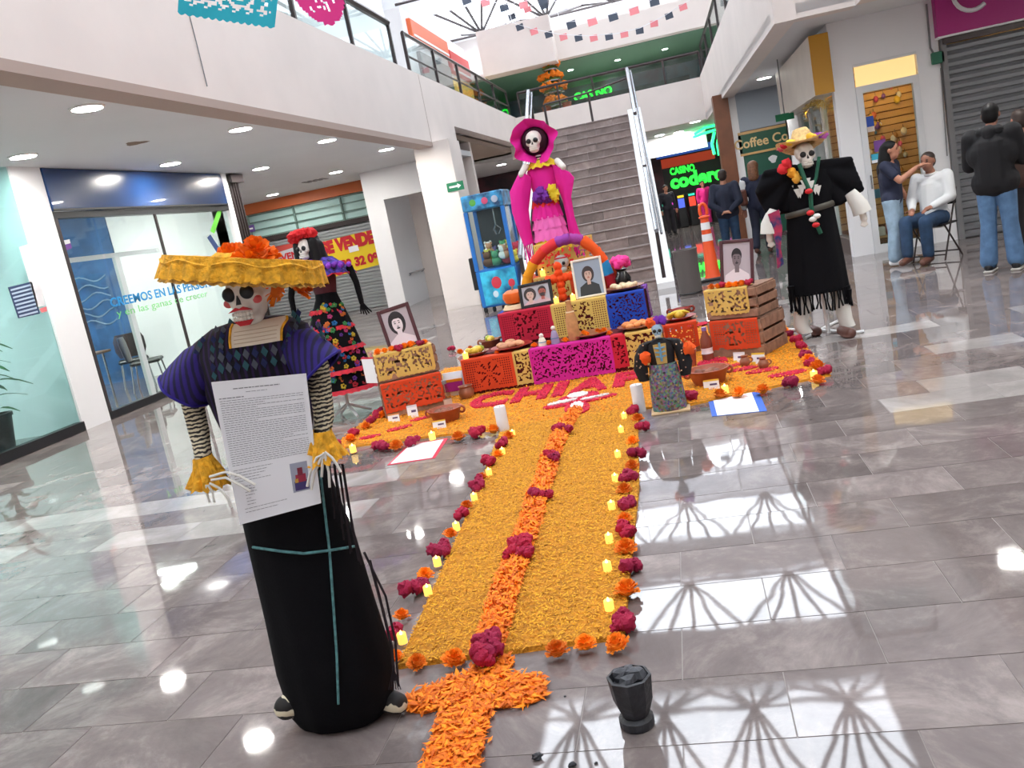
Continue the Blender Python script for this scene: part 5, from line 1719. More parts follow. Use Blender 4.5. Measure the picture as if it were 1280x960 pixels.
def pieces(base, n, r, spread, m, name, label, group, flat=0.7, z=0.0, seed=0):
    rr = random.Random(seed)
    b = V(base)
    for k in range(n):
        a = 2.4 * k
        d = spread * math.sqrt((k + 0.3) / n)
        s = r * rr.uniform(0.85, 1.15)
        p = b + V((d * math.cos(a), d * math.sin(a), z + s * flat * 0.9))
        mb = MB().ball((0, 0, 0), (s, s * rr.uniform(0.7, 1.0), s * flat), 12, 8, jit=0.15)
        mb.mats = [m if not isinstance(m, list) else m[k % len(m)]]
        o = link(name, mb.mesh(name, smooth=True), None, p)
        o.rotation_euler = (0, 0, rr.random() * 6)
        tag(o, label, name.replace('_', ' ').split()[-1], group)


bread = mat('bread_crust', (206, 150, 112), 0.75, rand=0.15, bump=0.4, bs=60)
nuts = mat('pale_nut', (222, 200, 164), 0.7, rand=0.15)
mango = [mat('mango_yellow', (220, 186, 60), 0.4, var=0.2, vs=20), mat('guava_green', (160, 170, 60), 0.4, var=0.2, vs=20)]
plm = mat('red_clay_plate', (150, 44, 34), 0.4)
q = P(641, 442, 7.95); q = V((q.x, 7.97, Z1 + 0.006))
plate(q, 0.20, plm, 'red clay plate of pale bread on the lowest step')
pieces(q + V((0, 0, 0.02)), 8, 0.05, 0.13, bread, 'bread_roll', 'pale bread roll on the red clay plate', 'bread on the red clay plate', 0.55, seed=1)
q = P(600, 452, 7.95); q = V((-2.03, 7.93, Z1 + 0.006))
plate(q, 0.13, M['clay2'], 'small clay plate of yellow fruit near the snack bag')
pieces(q + V((0, 0, 0.018)), 5, 0.042, 0.07, mango, 'mango_fruit', 'yellow green mango on the small clay plate', 'mangoes on the small plate', 0.8, seed=2)
led((P(582, 452, 7.8).x + 0.01, 7.80, Z1 + 0.006), 'small lit LED candle at the corner of the lowest step', None, 1.4)
q = V((-1.98, 8.40, Z1)); bowl((q.x, q.y, Z1), 0.10, 0.07, M['clay2'], 'clay bowl of fruit behind the mango plate')
pieces(q + V((0, 0, 0.045)), 3, 0.035, 0.04, mango, 'guava_fruit', 'green fruit in the clay bowl behind the mango plate', 'fruit in the rear bowl', 0.9, seed=5)
q = P(740, 427, 7.9); q = V((q.x, 7.95, Z1 + 0.006))
plate(q, 0.19, M['clay2'], 'brown clay plate of marigolds under the mustard sheet')
for k in range(6):
    flower(q + V((0.12 * math.cos(k * 1.1), 0.07 * math.sin(k * 1.1), 0.018)), 'o', 'orange marigold head on the brown clay plate', 'marigolds on the brown clay plate', 0.8)
q = P(797, 416, 7.9); q = V((q.x, 7.95, Z1 + 0.006))
plate(q, 0.18, M['clay2'], 'clay plate heaped with sugared bread on the lowest step')
pieces(q + V((0, 0, 0.02)), 9, 0.045, 0.13, mat('sugar_bread', (222, 140, 80), 0.7, rand=0.1, bump=0.4, bs=60), 'bread_bun', 'orange sugared bun on the clay plate', 'sugared buns on the lowest step', 0.6, seed=3)
q = P(846, 405, 8.25); q = V((-0.24, 8.35, 0.30))
st2 = thing('altar_stool', 'low stool carrying the fruit plate beside the altar', 'stool', (q.x, q.y, 0))
MB().bbox((q.x - 0.06, q.y - 0.2, 0.27), (q.x + 0.26, q.y + 0.25, 0.30), 0.01).build('seat', M['wood'], st2)
for dx in (-0.03, 0.23):
    for dy in (-0.17, 0.22):
        MB().box((q.x + dx - 0.02, q.y + dy - 0.02, 0), (q.x + dx + 0.02, q.y + dy + 0.02, 0.27)).build('leg', M['wood'], st2)
picado('orange cut paper hanging from the low fruit stool', (q.x - 0.05, q.y - 0.205, 0.30), 0.30, 0.1, 0.24, T['orange'], 'lattice', 22)
q = V((q.x + 0.1, q.y, 0.306))
plate(q, 0.16, plm, 'clay plate of mangoes and banana on the low stool')
pieces(q + V((0, 0, 0.02)), 5, 0.045, 0.09, mango, 'mango_fruit', 'yellow green mango on the stool plate', 'mangoes on the stool plate', 0.8, seed=4)
bn = MB().tube([q + V((-0.1 + 0.05 * t, -0.05 - 0.02 * math.sin(t), 0.06 + 0.012 * t * (4 - t) / 2)) for t in np.linspace(0, 4, 8)], [0.006, 0.015, 0.018, 0.019, 0.019, 0.018, 0.014, 0.006], 8)
tag(bn.build('banana', mat('banana_yellow', (230, 200, 60), 0.5), origin=q, smooth=True), 'ripe yellow banana on the stool plate', 'banana')
q = V((-0.12, 8.65, 0.302))
bowl((q.x, q.y, 0.302), 0.10, 0.07, plm, 'red clay bowl at the back of the low stool')
pieces((P(640, 384, 8.4).x, 8.42, Z2 + 0.004), 1, 0.01, 0.0, nuts, 'straw_seed', 'tiny seed under the orange pumpkin', 'seeds', 0.5) if 0 else None
# pumpkin on a straw ring
pq = V((P(641, 380, 8.42).x + 0.02, 8.42, Z2 + 0.006))
rg = thing('straw_ring', 'pale straw ring under the orange pumpkin', 'ring', pq)
for k in range(3):
    MB().torus(pq + V((0, 0, 0.012 + 0.014 * k)), 0.115 - 0.01 * k, 0.012, 24, 6).build('straw_coil', nuts, rg, smooth=True)
pk_ = thing('pumpkin', 'small orange pumpkin on the straw ring', 'pumpkin', pq + V((0, 0, 0.048)))
MB().lathe([(0.03, 0), (0.085, 0.02), (0.105, 0.07), (0.095, 0.115), (0.05, 0.14), (0.012, 0.132)], 40, pq + V((0, 0, 0.048)), rip=lambda a, z: 0.05 * math.cos(8 * a)).build('shell', mat('pumpkin_orange', (226, 104, 26), 0.45), pk_, smooth=True)
MB().tube([pq + V((0, 0, 0.175)), pq + V((0.005, 0, 0.21)), pq + V((0.015, 0, 0.23))], [0.014, 0.009, 0.008], 8).build('stem', M['wood'], pk_)
q = V((P(782, 366, 8.42).x, 8.42, Z2 + 0.006))
plate(q, 0.19, M['clay2'], 'clay plate heaped with pale nuts above the blue sheet')
pieces(q + V((0, 0, 0.02)), 12, 0.036, 0.13, nuts, 'peanut_nut', 'pale nut heaped on the clay plate above the blue sheet', 'nuts on the plate', 0.7, seed=7)
vs_ = V((P(778, 345, 8.62).x, 8.62, Z2 + 0.004))
vz = thing('black_vase', 'black clay vase holding a magenta paper flower', 'vase', vs_)
MB().lathe([(0.04, 0), (0.075, 0.05), (0.08, 0.10), (0.05, 0.15), (0.045, 0.17), (0.06, 0.19), (0.05, 0.185)], 20, vs_).build('body', mat('black_clay', (24, 22, 24), 0.25), vz, smooth=True)
ff_ = thing('paper_flower', 'big magenta paper flower in the black vase', 'flower', vs_ + V((0, 0, 0.19)))
for k in range(9):
    a = k * 0.7
    MB().ball(vs_ + V((0.055 * math.cos(a), 0.05 * math.sin(a), 0.235 + 0.02 * (k % 3))), (0.045, 0.045, 0.04), 10, 7, jit=0.6).build('petal_cluster', T['pink'], ff_, smooth=True)
MB().ball(vs_ + V((0, 0, 0.27)), (0.06, 0.05, 0.05), 10, 8, jit=0.5).build('petal_cluster', T['pink'], ff_, smooth=True)
# wrapped bottle, small dolls, candles
bq = V((P(719, 427, 7.87).x, 7.87, Z1 + 0.006))
bt = thing('wrapped_bottle', 'tall bottle wrapped in tan corn husk on lowest step', 'bottle', bq)
MB().lathe([(0.05, 0), (0.055, 0.02), (0.055, 0.19), (0.03, 0.27), (0.024, 0.34), (0.028, 0.36), (0.02, 0.365)], 20, bq, rip=lambda a, z: 0.03 * math.sin(9 * a)).build('husk', mat('corn_husk', (190, 140, 90), 0.7, var=0.15, vs=20), bt, smooth=True)
MB().torus(bq + V((0, 0, 0.26)), 0.034, 0.007, 18, 6).build('tie', nuts, bt)
for x, y, lab, mm, hh in ((679, 433, 'small white figurine in green skirt on lowest step', mat('fig_white', (222, 216, 196), 0.5), 0.11), (695, 430, 'small framed saint card figurine on lowest step', mat('fig_blue', (150, 140, 176), 0.5), 0.17)):
    fq = V((P(x, y, 7.84).x, 7.84, Z1 + 0.006))
    fg = thing('figurine', lab, 'figurine', fq)
    MB().lathe([(0.04, 0), (0.036, hh * 0.4), (0.022, hh * 0.68), (0.012, hh * 0.72)], 14, fq).build('body', mm, fg, smooth=True)
    MB().ball(fq + V((0, 0, hh * 0.84)), 0.022, 10, 8).build('head', M['skullw'], fg, smooth=True)
    MB().torus(fq + V((0, 0, hh * 0.3)), 0.034, 0.006, 14, 5).build('sash', goodm[5], fg)
for x, y in ((668, 434), (686, 430), (706, 424), (762, 415), (620, 430)):
    fq = P(x, y, 7.84)
    flower((fq.x, 7.84, Z1 + 0.006), 'o', 'orange marigold head on the front of the lowest step', 'marigolds on the lowest step', 0.85)
for x in (696, 717.5):
    cq = P(x, 378, 8.27)
    led((cq.x, 8.26, Z2 + 0.008), 'small lit LED candle on the middle step by the marigold cross', 'candles by the marigold cross', 1.35)
for x, y in ((680, 350), (733, 330)):
    cq = P(x, y, 8.78)
    led((cq.x, 8.78, Z3 + 0.008), 'small lit LED candle inside the arch beside the sugar skull', 'candles inside the arch', 1.5)
sq_ = V((P(703, 335, 8.80).x, 8.80, Z3 + 0.008))
sk_ = thing('sugar_skull', 'grey white sugar skull with red band inside the arch', 'skull', sq_)
MB().ball(sq_ + V((0, 0, 0.10)), (0.075, 0.08, 0.075), 16, 12).build('cranium', mat('sugar_grey', (190, 194, 190), 0.6), sk_, smooth=True)
MB().ball(sq_ + V((0, -0.03, 0.035)), (0.05, 0.045, 0.04), 12, 8).build('jaw', bpy.data.materials['sugar_grey'], sk_, smooth=True)
for s in (-1, 1):
    MB().ball(sq_ + V((s * 0.03, -0.072, 0.095)), (0.018, 0.012, 0.018), 10, 7).build('eye_socket', M['black'], sk_)
MB().torus(sq_ + V((0, 0, 0.145)), 0.058, 0.010, 20, 6).build('head_band', T['red'], sk_)
# snack bag, clay pot, bottle, bowls, cards near the left crate
zq = G(569, 486); zq = V((zq.x, 7.95, 0.014))
zb = thing('snack_bag', 'white purple and orange snack bag behind glass bottle', 'bag', (P(569, 480, 7.9).x, 7.9, 0.012))
bx, by = P(569, 480, 7.9).x, 7.9
MB().loft([(bx, by, 0.012, 0.11, 0.04), (bx, by, 0.06, 0.115, 0.055), (bx, by, 0.16, 0.115, 0.05), (bx, by, 0.21, 0.105, 0.02), (bx, by, 0.235, 0.11, 0.006)], 20).build('pouch', M['paper'], zb, smooth=True)
MB().box((bx - 0.09, by - 0.062, 0.06), (bx + 0.09, by - 0.05, 0.15)).build('purple_band', mat('bag_purple', (176, 40, 140), 0.4), zb)
MB().box((bx - 0.09, by - 0.061, 0.15), (bx + 0.09, by - 0.045, 0.175)).build('orange_band', mat('bag_orange', (240, 150, 30), 0.4), zb)
text('lettering', 'ZUKO', 0.06, mat('bag_dark', (70, 16, 60), 0.5), zb, (bx - 0.075, by - 0.063, 0.085), depth=0.001, bold=0.002, fit=0.15) if 0 else None
pq2 = G(583, 499, 0.012)
lathe_thing('clay_pot', 'small brown clay pot at the corner of lowest step', 'pot', (pq2.x, pq2.y + 0.05, 0.012), [(0.05, 0), (0.07, 0.03), (0.072, 0.07), (0.055, 0.10), (0.068, 0.118), (0.06, 0.118), (0.045, 0.09), (0.002, 0.05)], M['clay2'])
gb_ = G(562, 512, 0.012)
gbt = thing('glass_bottle', 'clear glass bottle beside the left crate stack' if 0 else 'clear glass bottle beside the orange lower crate sheet', 'bottle', gb_)
MB().lathe([(0.032, 0), (0.036, 0.01), (0.036, 0.14), (0.022, 0.19), (0.018, 0.21), (0.02, 0.25), (0.017, 0.25)], 18, gb_).build('body', glassmat('bottle_glass', (0.86, 0.80, 0.74), 0.08), gbt, smooth=True)
MB().lathe([(0.021, 0.232), (0.021, 0.262), (0.018, 0.266)], 14, gb_).build('cap', M['grey'], gbt)
MB().lathe([(0.0365, 0.05), (0.0365, 0.1)], 18, gb_, cap=False).build('label', mat('bottle_label', (196, 176, 166), 0.6), gbt)


def card(px, py, z, w, h, label, band=(230, 190, 60), yaw=8):
    q = G(px, py, z)
    c = thing('name_card', label, 'card', (q.x, q.y, z), local=True)
    c.rotation_euler = (math.radians(-12), 0, math.radians(yaw))
    c0, c = c, MB().box((-w / 2, 0, 0), (w / 2, 0.003, h)).build('card_sheet', M['paper'], c)
    MB().box((-w / 2, -0.001, h * 0.84), (w / 2, -0.0002, h)).build('colour_band', mat('card_band', band, 0.5), c)
    MB().box((-w * 0.1, -0.001, h * 0.42), (w * 0.36, -0.0002, h * 0.6)).build('printed_word', mat('card_ink', (90, 70, 110), 0.5), c)
    MB().box((-w / 2, -0.001, 0), (-w * 0.2, -0.0002, h * 0.22)).build('colour_corner', bpy.data.materials['card_band'], c)
    return c


bq3 = G(555, 530, 0.012); bowl((bq3.x, bq3.y + 0.1, 0.012), 0.135, 0.11, M['clay'], 'red clay casserole with card in front near the left crates' if 0 else 'red clay casserole in front of the woman portrait crates')
pieces((bq3.x, bq3.y + 0.1, 0.012 + 0.06), 6, 0.04, 0.07, mat('mole_meat', (120, 66, 44), 0.6, rand=0.2), 'stew_piece', 'brown stew piece in the casserole by the woman portrait crates', 'stew in the casserole by the woman portrait', 0.6, seed=9)
card(550, 536, 0.012, 0.105, 0.07, 'white name card leaning on the casserole by the glass bottle')
card(493, 528, 0.012, 0.10, 0.075, 'white name card before the orange crate sheet, beside cockscombs', (220, 150, 90))
card(517, 522, 0.014, 0.09, 0.11, 'larger white name card leaning on the lower crate of the woman portrait', (214, 214, 220), 14)
# right side offerings
bq4 = G(888, 483, 0.012); bowl((bq4.x, bq4.y + 0.11, 0.012), 0.15, 0.12, M['clay'], 'red clay casserole by the blue-bordered sheet')
pieces((bq4.x, bq4.y + 0.11, 0.012 + 0.065), 6, 0.045, 0.08, bpy.data.materials['mole_meat'], 'stew_piece', 'brown stew piece in the casserole by the blue-bordered sheet', 'stew in the casserole by the blue sheet', 0.6, seed=10)
card(890, 487, 0.012, 0.115, 0.075, 'white name card in front of the casserole by the blue-bordered sheet', yaw=-6)
card(924, 453, 0.014, 0.10, 0.085, 'grey white name card leaning on the man portrait crates', (214, 214, 220), -28)
card(948, 455, 0.014, 0.11, 0.09, 'yellow topped name card beside the little clay jugs', yaw=-28)
pb_ = G(886, 452, 0.012)
pbt = thing('drink_bottle', 'tall brown drink bottle with violet cap by the crates', 'bottle', pb_)
MB().lathe([(0.045, 0), (0.05, 0.015), (0.05, 0.07), (0.045, 0.1), (0.05, 0.13), (0.048, 0.19), (0.022, 0.255), (0.018, 0.275)], 18, pb_).build('body', mat('cola_brown', (130, 70, 56), 0.2), pbt, smooth=True)
MB().lathe([(0.021, 0.272), (0.021, 0.30), (0.018, 0.303)], 14, pb_).build('cap', mat('cap_violet', (120, 96, 160), 0.4), pbt)
MB().lathe([(0.0512, 0.075), (0.047, 0.10), (0.0512, 0.125)], 18, pb_, cap=False).build('label', M['paper'], pbt)
for x, y in ((932, 458), (955, 461)):
    jq = G(x, y, 0.014)
    jg = thing('clay_jug', 'tiny clay jug in front of the man portrait crates', 'jug', jq, 'tiny clay jugs')
    MB().lathe([(0.025, 0), (0.042, 0.025), (0.042, 0.05), (0.024, 0.075), (0.03, 0.09), (0.024, 0.088)], 16, jq).build('body', M['clay2'], jg, smooth=True)
    MB().torus(jq + V((0.042, 0, 0.05)), 0.018, 0.006, 12, 5, rot('X', 90)).build('handle', M['clay2'], jg)
tp = G(863, 458, 0.012)
tpo = lathe_thing('terracotta_pot', 'ribbed terracotta pot behind the small floral-skirt doll', 'pot', tp, [(0.05, 0), (0.058, 0.06), (0.064, 0.12), (0.07, 0.13), (0.07, 0.145), (0.06, 0.145), (0.05, 0.1), (0.002, 0.09)], M['clay'])
for k in range(4):
    a = k * 1.6
    flower(tp + V((0.025 * math.cos(a), 0.025 * math.sin(a), 0.115)), 'o', 'orange marigold head in the ribbed terracotta pot', 'marigolds in the terracotta pot', 1.0)
# papers on the floor
def floor_sheet(label, pts, border, m):
    q = [G(x, y, 0) for x, y in pts]
    c = sum(q, V()) / 4
    o = thing('paper_sheet', label, 'paper', c)
    def slabq(Q, z0, z1): return MB().rings([[p + V((0, 0, z0)) for p in Q], [p + V((0, 0, z1)) for p in Q]], True)
    slabq(q, 0.001, 0.003).build('colour_border', m, o)
    ux_, uy_ = q[3] - q[0], q[1] - q[0]
    b = border
    inner = [q[0] + ux_ * b[0] + uy_ * b[2], q[1] + ux_ * b[0] - uy_ * b[3], q[2] - ux_ * b[1] - uy_ * b[3], q[3] - ux_ * b[1] + uy_ * b[2]]
    slabq(inner, 0.003, 0.0045).build('white_sheet', M['paper'], o)
    t = MB()
    for k in range(9):
        a = inner[1].lerp(inner[0], 0.12 + k * 0.085); d = inner[2].lerp(inner[3], 0.12 + k * 0.085)
        e = a.lerp(d, 0.9 - 0.3 * random.random() * (k % 2)); s = a.lerp(d, 0.08); w_ = (inner[0] - inner[1]).normalized() * 0.003
        t.add([p + V((0, 0, 0.0048)) for p in (s, e, e + w_, s + w_)], [(0, 1, 2, 3)])
    t.build('printed_text', mat('faint_ink', (196, 198, 206), 0.7), o)
    return o
floor_sheet('printed white sheet with red border lying on the marble', [(484, 582), (511, 556), (560, 548), (544, 573)], (0.05, 0.08, 0.04, 0.05), mat('border_red', (206, 30, 64), 0.6))
floor_sheet('printed white sheet with blue border lying on the marble', [(890, 521), (885, 500), (948, 489), (959, 514)], (0.10, 0.14, 0.01, 0.01), mat('border_blue', (40, 96, 196), 0.6))

# ================================================================== incense burner and charcoal crumbs
ib = G(797, 906)
inc = thing('incense_burner', 'black faceted clay incense burner standing on bare marble', 'incense burner', ib)
bm_ = mat('charcoal_clay', (44, 45, 50), 0.55, var=0.3, vs=30, bump=0.4, bs=60)
fc = lambda a, z: 0.02 * math.cos(8 * a) if z > 0.05 else 0
MB().lathe([(0.048, 0), (0.052, 0.006), (0.052, 0.028), (0.040, 0.036)], 8 * 2, ib).build('foot', bm_, inc)
MB().lathe([(0.038, 0.034), (0.045, 0.048), (0.058, 0.085), (0.064, 0.145), (0.066, 0.160), (0.058, 0.162), (0.05, 0.14), (0.002, 0.135)], 8, ib).build('cup', bm_, inc)
for k, (dx, dy, s) in enumerate(((0.02, 0.01, 0.034), (-0.025, 0.015, 0.03), (0.0, -0.025, 0.03), (0.0, 0.02, 0.03))):
    mbq = MB().ball(ib + V((dx, dy, 0.155)), (s, s * 0.8, s * 0.75), 6, 4, rot('Z', 40 * k), jit=0.7)
    mbq.build('coal_lump', mat('coal_grey%d' % k, (70, 72, 78), 0.6, var=0.3, vs=40), inc)
for (x, y, s) in ((672, 949, 0.017), (715, 958, 0.012), (745, 955, 0.006), (706, 871, 0.004)):
    q = G(x, y, 0)
    tag(MB().ball(q + V((0, 0, s * 0.5)), (s, s * 0.7, s * 0.55), 7, 5, jit=0.7).build('charcoal_chip', bm_, origin=q), 'small dark charcoal chip on the marble near the burner', 'charcoal', 'charcoal chips by the burner')

# ================================================================== CATRINAS
zebra = stripes('zebra_cloth', (226, 216, 188), (24, 20, 20), 7.0, 'Z', 5.0, 0.55)
zebra2 = stripes('zebra_wrap', (206, 194, 164), (26, 20, 20), 26.0, 'Z', 4.0, 0.5)
yellowlace = mat('yellow_lace', (232, 168, 34), 0.8, var=0.25, vs=45, bump=0.7, bs=90)
redm = mat('lip_red', (196, 16, 32), 0.5)
tealm = mat('teal_thread', (84, 136, 140), 0.7, var=0.3, vs=60)
toothm = mat('tooth', (236, 232, 222), 0.4)


def skull(parent, c, s, yaw=0, cheeks=None, lips=None, m=None):
    m = m or M['skullw']
    c = V(c)
    R = rot('Z', yaw)
    g = lambda x, y, z: c + R @ V((x * s, y * s, z * s))
    rr = lambda a: tuple(k * s for k in a)
    parent = blob('skull', [], m, parent, vox=max(0.004, s * 0.035), smooth=5, balls=[
        (g(0, 0.05, 0.16), rr((0.38, 0.44, 0.38)), R), (g(0, -0.16, 0.08), rr((0.33, 0.24, 0.30)), R), (g(-0.22, -0.22, -0.04), rr((0.13, 0.13, 0.12)), R), (g(0.22, -0.22, -0.04), rr((0.13, 0.13, 0.12)), R),
        (g(0, -0.24, -0.16), rr((0.22, 0.19, 0.16)), R), (g(0, -0.17, -0.36), rr((0.23, 0.21, 0.13)), R), (g(0, -0.05, -0.2), rr((0.26, 0.22, 0.22)), R)])
    for sx in (-1, 1):
        MB().ball(g(sx * 0.165, -0.365, 0.06), rr((0.125, 0.07, 0.115)), 14, 10, R).build('eye_socket', M['black'], parent, smooth=True)
        if cheeks:
            MB().ball(g(sx * 0.27, -0.285, -0.08), rr((0.085, 0.06, 0.07)), 12, 8, R).build('cheek_paint', cheeks, parent, smooth=True)
    o = g(0, -0.415, -0.12)
    MB().prism([(-0.05 * s, 0), (0.05 * s, 0), (0.0, 0.15 * s)], -0.04 * s, o, R @ V((1, 0, 0)), (0, 0, 1)).build('nose_hole', M['black'], parent)
    if lips:
        MB().prism([(-0.22 * s, -0.02 * s), (-0.07 * s, 0.05 * s), (0, 0.025 * s), (0.07 * s, 0.05 * s), (0.22 * s, -0.02 * s), (0, 0.0)], -0.05 * s, g(0, -0.435, -0.205), R @ V((1, 0, 0)), (0, 0, 1)).build('upper_lip', lips, parent)
        MB().prism([(-0.17 * s, 0.04 * s), (0.17 * s, 0.04 * s), (0.08 * s, -0.04 * s), (-0.08 * s, -0.04 * s)], -0.05 * s, g(0, -0.395, -0.42), R @ V((1, 0, 0)), (0, 0, 1)).build('lower_lip', lips, parent)
    t = MB()
    for r_ in (0, 1):
        for k in range(7):
            x = (k - 3) * 0.056
            p = g(x, -0.415 + abs(k - 3) * 0.014, -0.27 - r_ * 0.075)
            t.ball(p, rr((0.03, 0.03, 0.036)), 8, 6, R)
    t.build('teeth', toothm, parent, smooth=True)


def ruffle(name, m, parent, c, r0, r1, z0, z1, waves, amp, n=96, sy=1.0, mx=None, thick=0.004):
    R = []
    for t in np.linspace(0, 1, 5):
        r = r0 + (r1 - r0) * t
        z = z0 + (z1 - z0) * t
        ring = []
        for j in range(n):
            a = 2 * PI * j / n
            k = r + amp * t * math.sin(waves * a) + amp * 0.4 * t * math.sin(waves * 2.3 * a + 1)
            p = V((k * math.cos(a), k * sy * math.sin(a), z + amp * 0.5 * t * math.sin(waves * 1.7 * a + 2)))
            ring.append((mx @ p if mx is not None else p) + V(c))
        R.append(ring)
    return MB().rings(R, False).build(name, m, parent, smooth=True)


# ---- front figure with the yellow hat, holding the printed page
C1 = V((-1.33, 2.5, 0))
K = thing('skeleton_lady', 'skeleton lady figure in yellow lace hat, dark blouse and black skirt', 'figure', C1)
rows = [(-1.345, 2.5, 0.006, 0.150, 0.10), (-1.335, 2.5, 0.05, 0.178, 0.125), (-1.325, 2.5, 0.2, 0.198, 0.135), (-1.328, 2.5, 0.4, 0.186, 0.13), (-1.332, 2.5, 0.62, 0.177, 0.125), (-1.345, 2.5, 0.8, 0.16, 0.115), (-1.35, 2.5, 0.95, 0.14, 0.10), (-1.35, 2.5, 1.02, 0.125, 0.09)]
fold = lambda a, t: (1 - t) * (0.022 * math.sin(7 * a + 1) + 0.012 * math.sin(13 * a))
MB().loft(rows, 64, True, fold).build('skirt', M['blackcloth'], K, smooth=True)


def skirt_y(x, z):
    for i in range(len(rows) - 1):
        if rows[i][2] <= z <= rows[i + 1][2]:
            t = (z - rows[i][2]) / (rows[i + 1][2] - rows[i][2])
            cx, rx, ry = [rows[i][k] * (1 - t) + rows[i + 1][k] * t for k in (0, 3, 4)]
            u = max(-0.995, min(0.995, (x - cx) / rx))
            a = -math.acos(u)
            return 2.5 - ry * math.sqrt(1 - u * u) * (1 + fold(a % (2 * PI), i / 7)) - 0.003
    return 2.4


def on_skirt(px, py):
    y = 2.42
    for _ in range(4):
        q = P(px, py, y); y = skirt_y(q.x, q.z)
    return P(px, py, y - 0.002)


def resample(pts, n):
    out = []
    for i in range(n + 1):
        s = (len(pts) - 1) * i / n
        k = min(int(s), len(pts) - 2)
        out.append((pts[k][0] + (pts[k + 1][0] - pts[k][0]) * (s - k), pts[k][1] + (pts[k + 1][1] - pts[k][1]) * (s - k)))
    return out


MB().tube([on_skirt(x, y) for x, y in resample([(400, 588), (405, 630), (412, 690), (417, 760), (421, 820), (423, 880)], 30)], 0.0044, 6).build('teal_seam', tealm, K)
MB().tube([on_skirt(x, y) for x, y in resample([(316, 684), (350, 689), (380, 692), (412, 688), (443, 683)], 24)], 0.0044, 6).build('teal_seam', tealm, K)
fr_m = mat('black_fringe', (28, 18, 26), 0.8)
t = MB()
fj = random.Random(44)
for k in range(9):
    x0 = 412 + k * 2 + fj.uniform(-2, 2)
    t.tube([P(x0, 580, 2.43), P(x0 + 5 + k + fj.uniform(-2, 2), 618 + 5 * k, 2.425 + fj.uniform(0, 0.02)), P(x0 + 6 + 2 * k + fj.uniform(-3, 3), 640 + 8 * k + fj.uniform(-12, 12), 2.43)], 0.003, 4)
t.tube([P(462, 700, 2.46), P(478, 760, 2.46), P(490, 810, 2.45), P(493, 850, 2.43)], 0.005, 5)
t.tube([P(455, 690, 2.45), P(482, 745, 2.45), P(494, 800, 2.44), P(498, 858, 2.42)], 0.004, 5)
for k in range(6):
    t.tube([P(492, 835, 2.43), P(486 + 3 * k, 862, 2.42)], 0.002, 4)
t.build('side_fringe', fr_m, K)
blob('foot', [(P(374, 876, 2.46), 0.045, P(358, 884, 2.43), 0.042)], zebra, K, 0.008)
blob('foot', [(V((-1.20, 2.52, 0.045)), 0.042, V((-1.135, 2.49, 0.042)), 0.036)], zebra, K, 0.008)
woven = stripes('woven_black_violet', (18, 15, 30), (44, 26, 74), 14.0, 'X', 0.6, 0.7, 0.85, soft=0.2)
vio = stripes('violet_sleeve', (44, 26, 120), (22, 16, 60), 16.0, 'X', 1.0, 0.6, 0.8, soft=0.2)
BR = [(-1.35, 2.5, 0.98, 0.135, 0.095), (-1.345, 2.5, 1.08, 0.165, 0.105), (-1.34, 2.5, 1.18, 0.188, 0.112), (-1.337, 2.5, 1.27, 0.205, 0.11), (-1.333, 2.5, 1.32, 0.19, 0.095), (-1.33, 2.5, 1.355, 0.12, 0.07), (-1.328, 2.5, 1.365, 0.05, 0.045)]
BLN = MB().loft(BR, 48, True, lambda a, t: 0.012 * math.sin(9 * a) * (1 - t)).build('blouse', woven, K, smooth=True).name


def blouse_y(x, z):
    for i in range(len(BR) - 1):
        if BR[i][2] <= z <= BR[i + 1][2]:
            t = (z - BR[i][2]) / (BR[i + 1][2] - BR[i][2])
            cx, rx, ry = [BR[i][k] * (1 - t) + BR[i + 1][k] * t for k in (0, 3, 4)]
            u = max(-0.98, min(0.98, (x - cx) / rx))
            return 2.5 - ry * math.sqrt(1 - u * u) * 1.012 - 0.003
    return 2.4


for s, sh, tip in ((-1, V((-1.455, 2.49, 1.305)), V((-1.575, 2.46, 1.185))), (1, V((-1.21, 2.49, 1.305)), V((-1.115, 2.46, 1.175)))):
    mbq = MB()
    pts = [sh, sh.lerp(tip, 0.35), sh.lerp(tip, 0.75), tip]
    d = (tip - sh).normalized(); w_ = V((0, 1, 0)); u_ = d.cross(w_)
    R = []
    for p, ra, rb in zip(pts, (0.035, 0.066, 0.078, 0.082), (0.05, 0.07, 0.08, 0.085)):
        R.append([p + (u_ * math.cos(a) * ra + w_ * math.sin(a) * rb) * (1 + 0.03 * math.sin(6 * a)) for a in np.linspace(0, 2 * PI, 28, endpoint=False)])
    mbq.rings(R, False).build('sleeve', vio, K, smooth=True)
    MB().tube([R[-1][k % 28] for k in range(29)], 0.005, 5).build('sleeve_hem', mat('violet_hem', (38, 22, 130), 0.8), K)
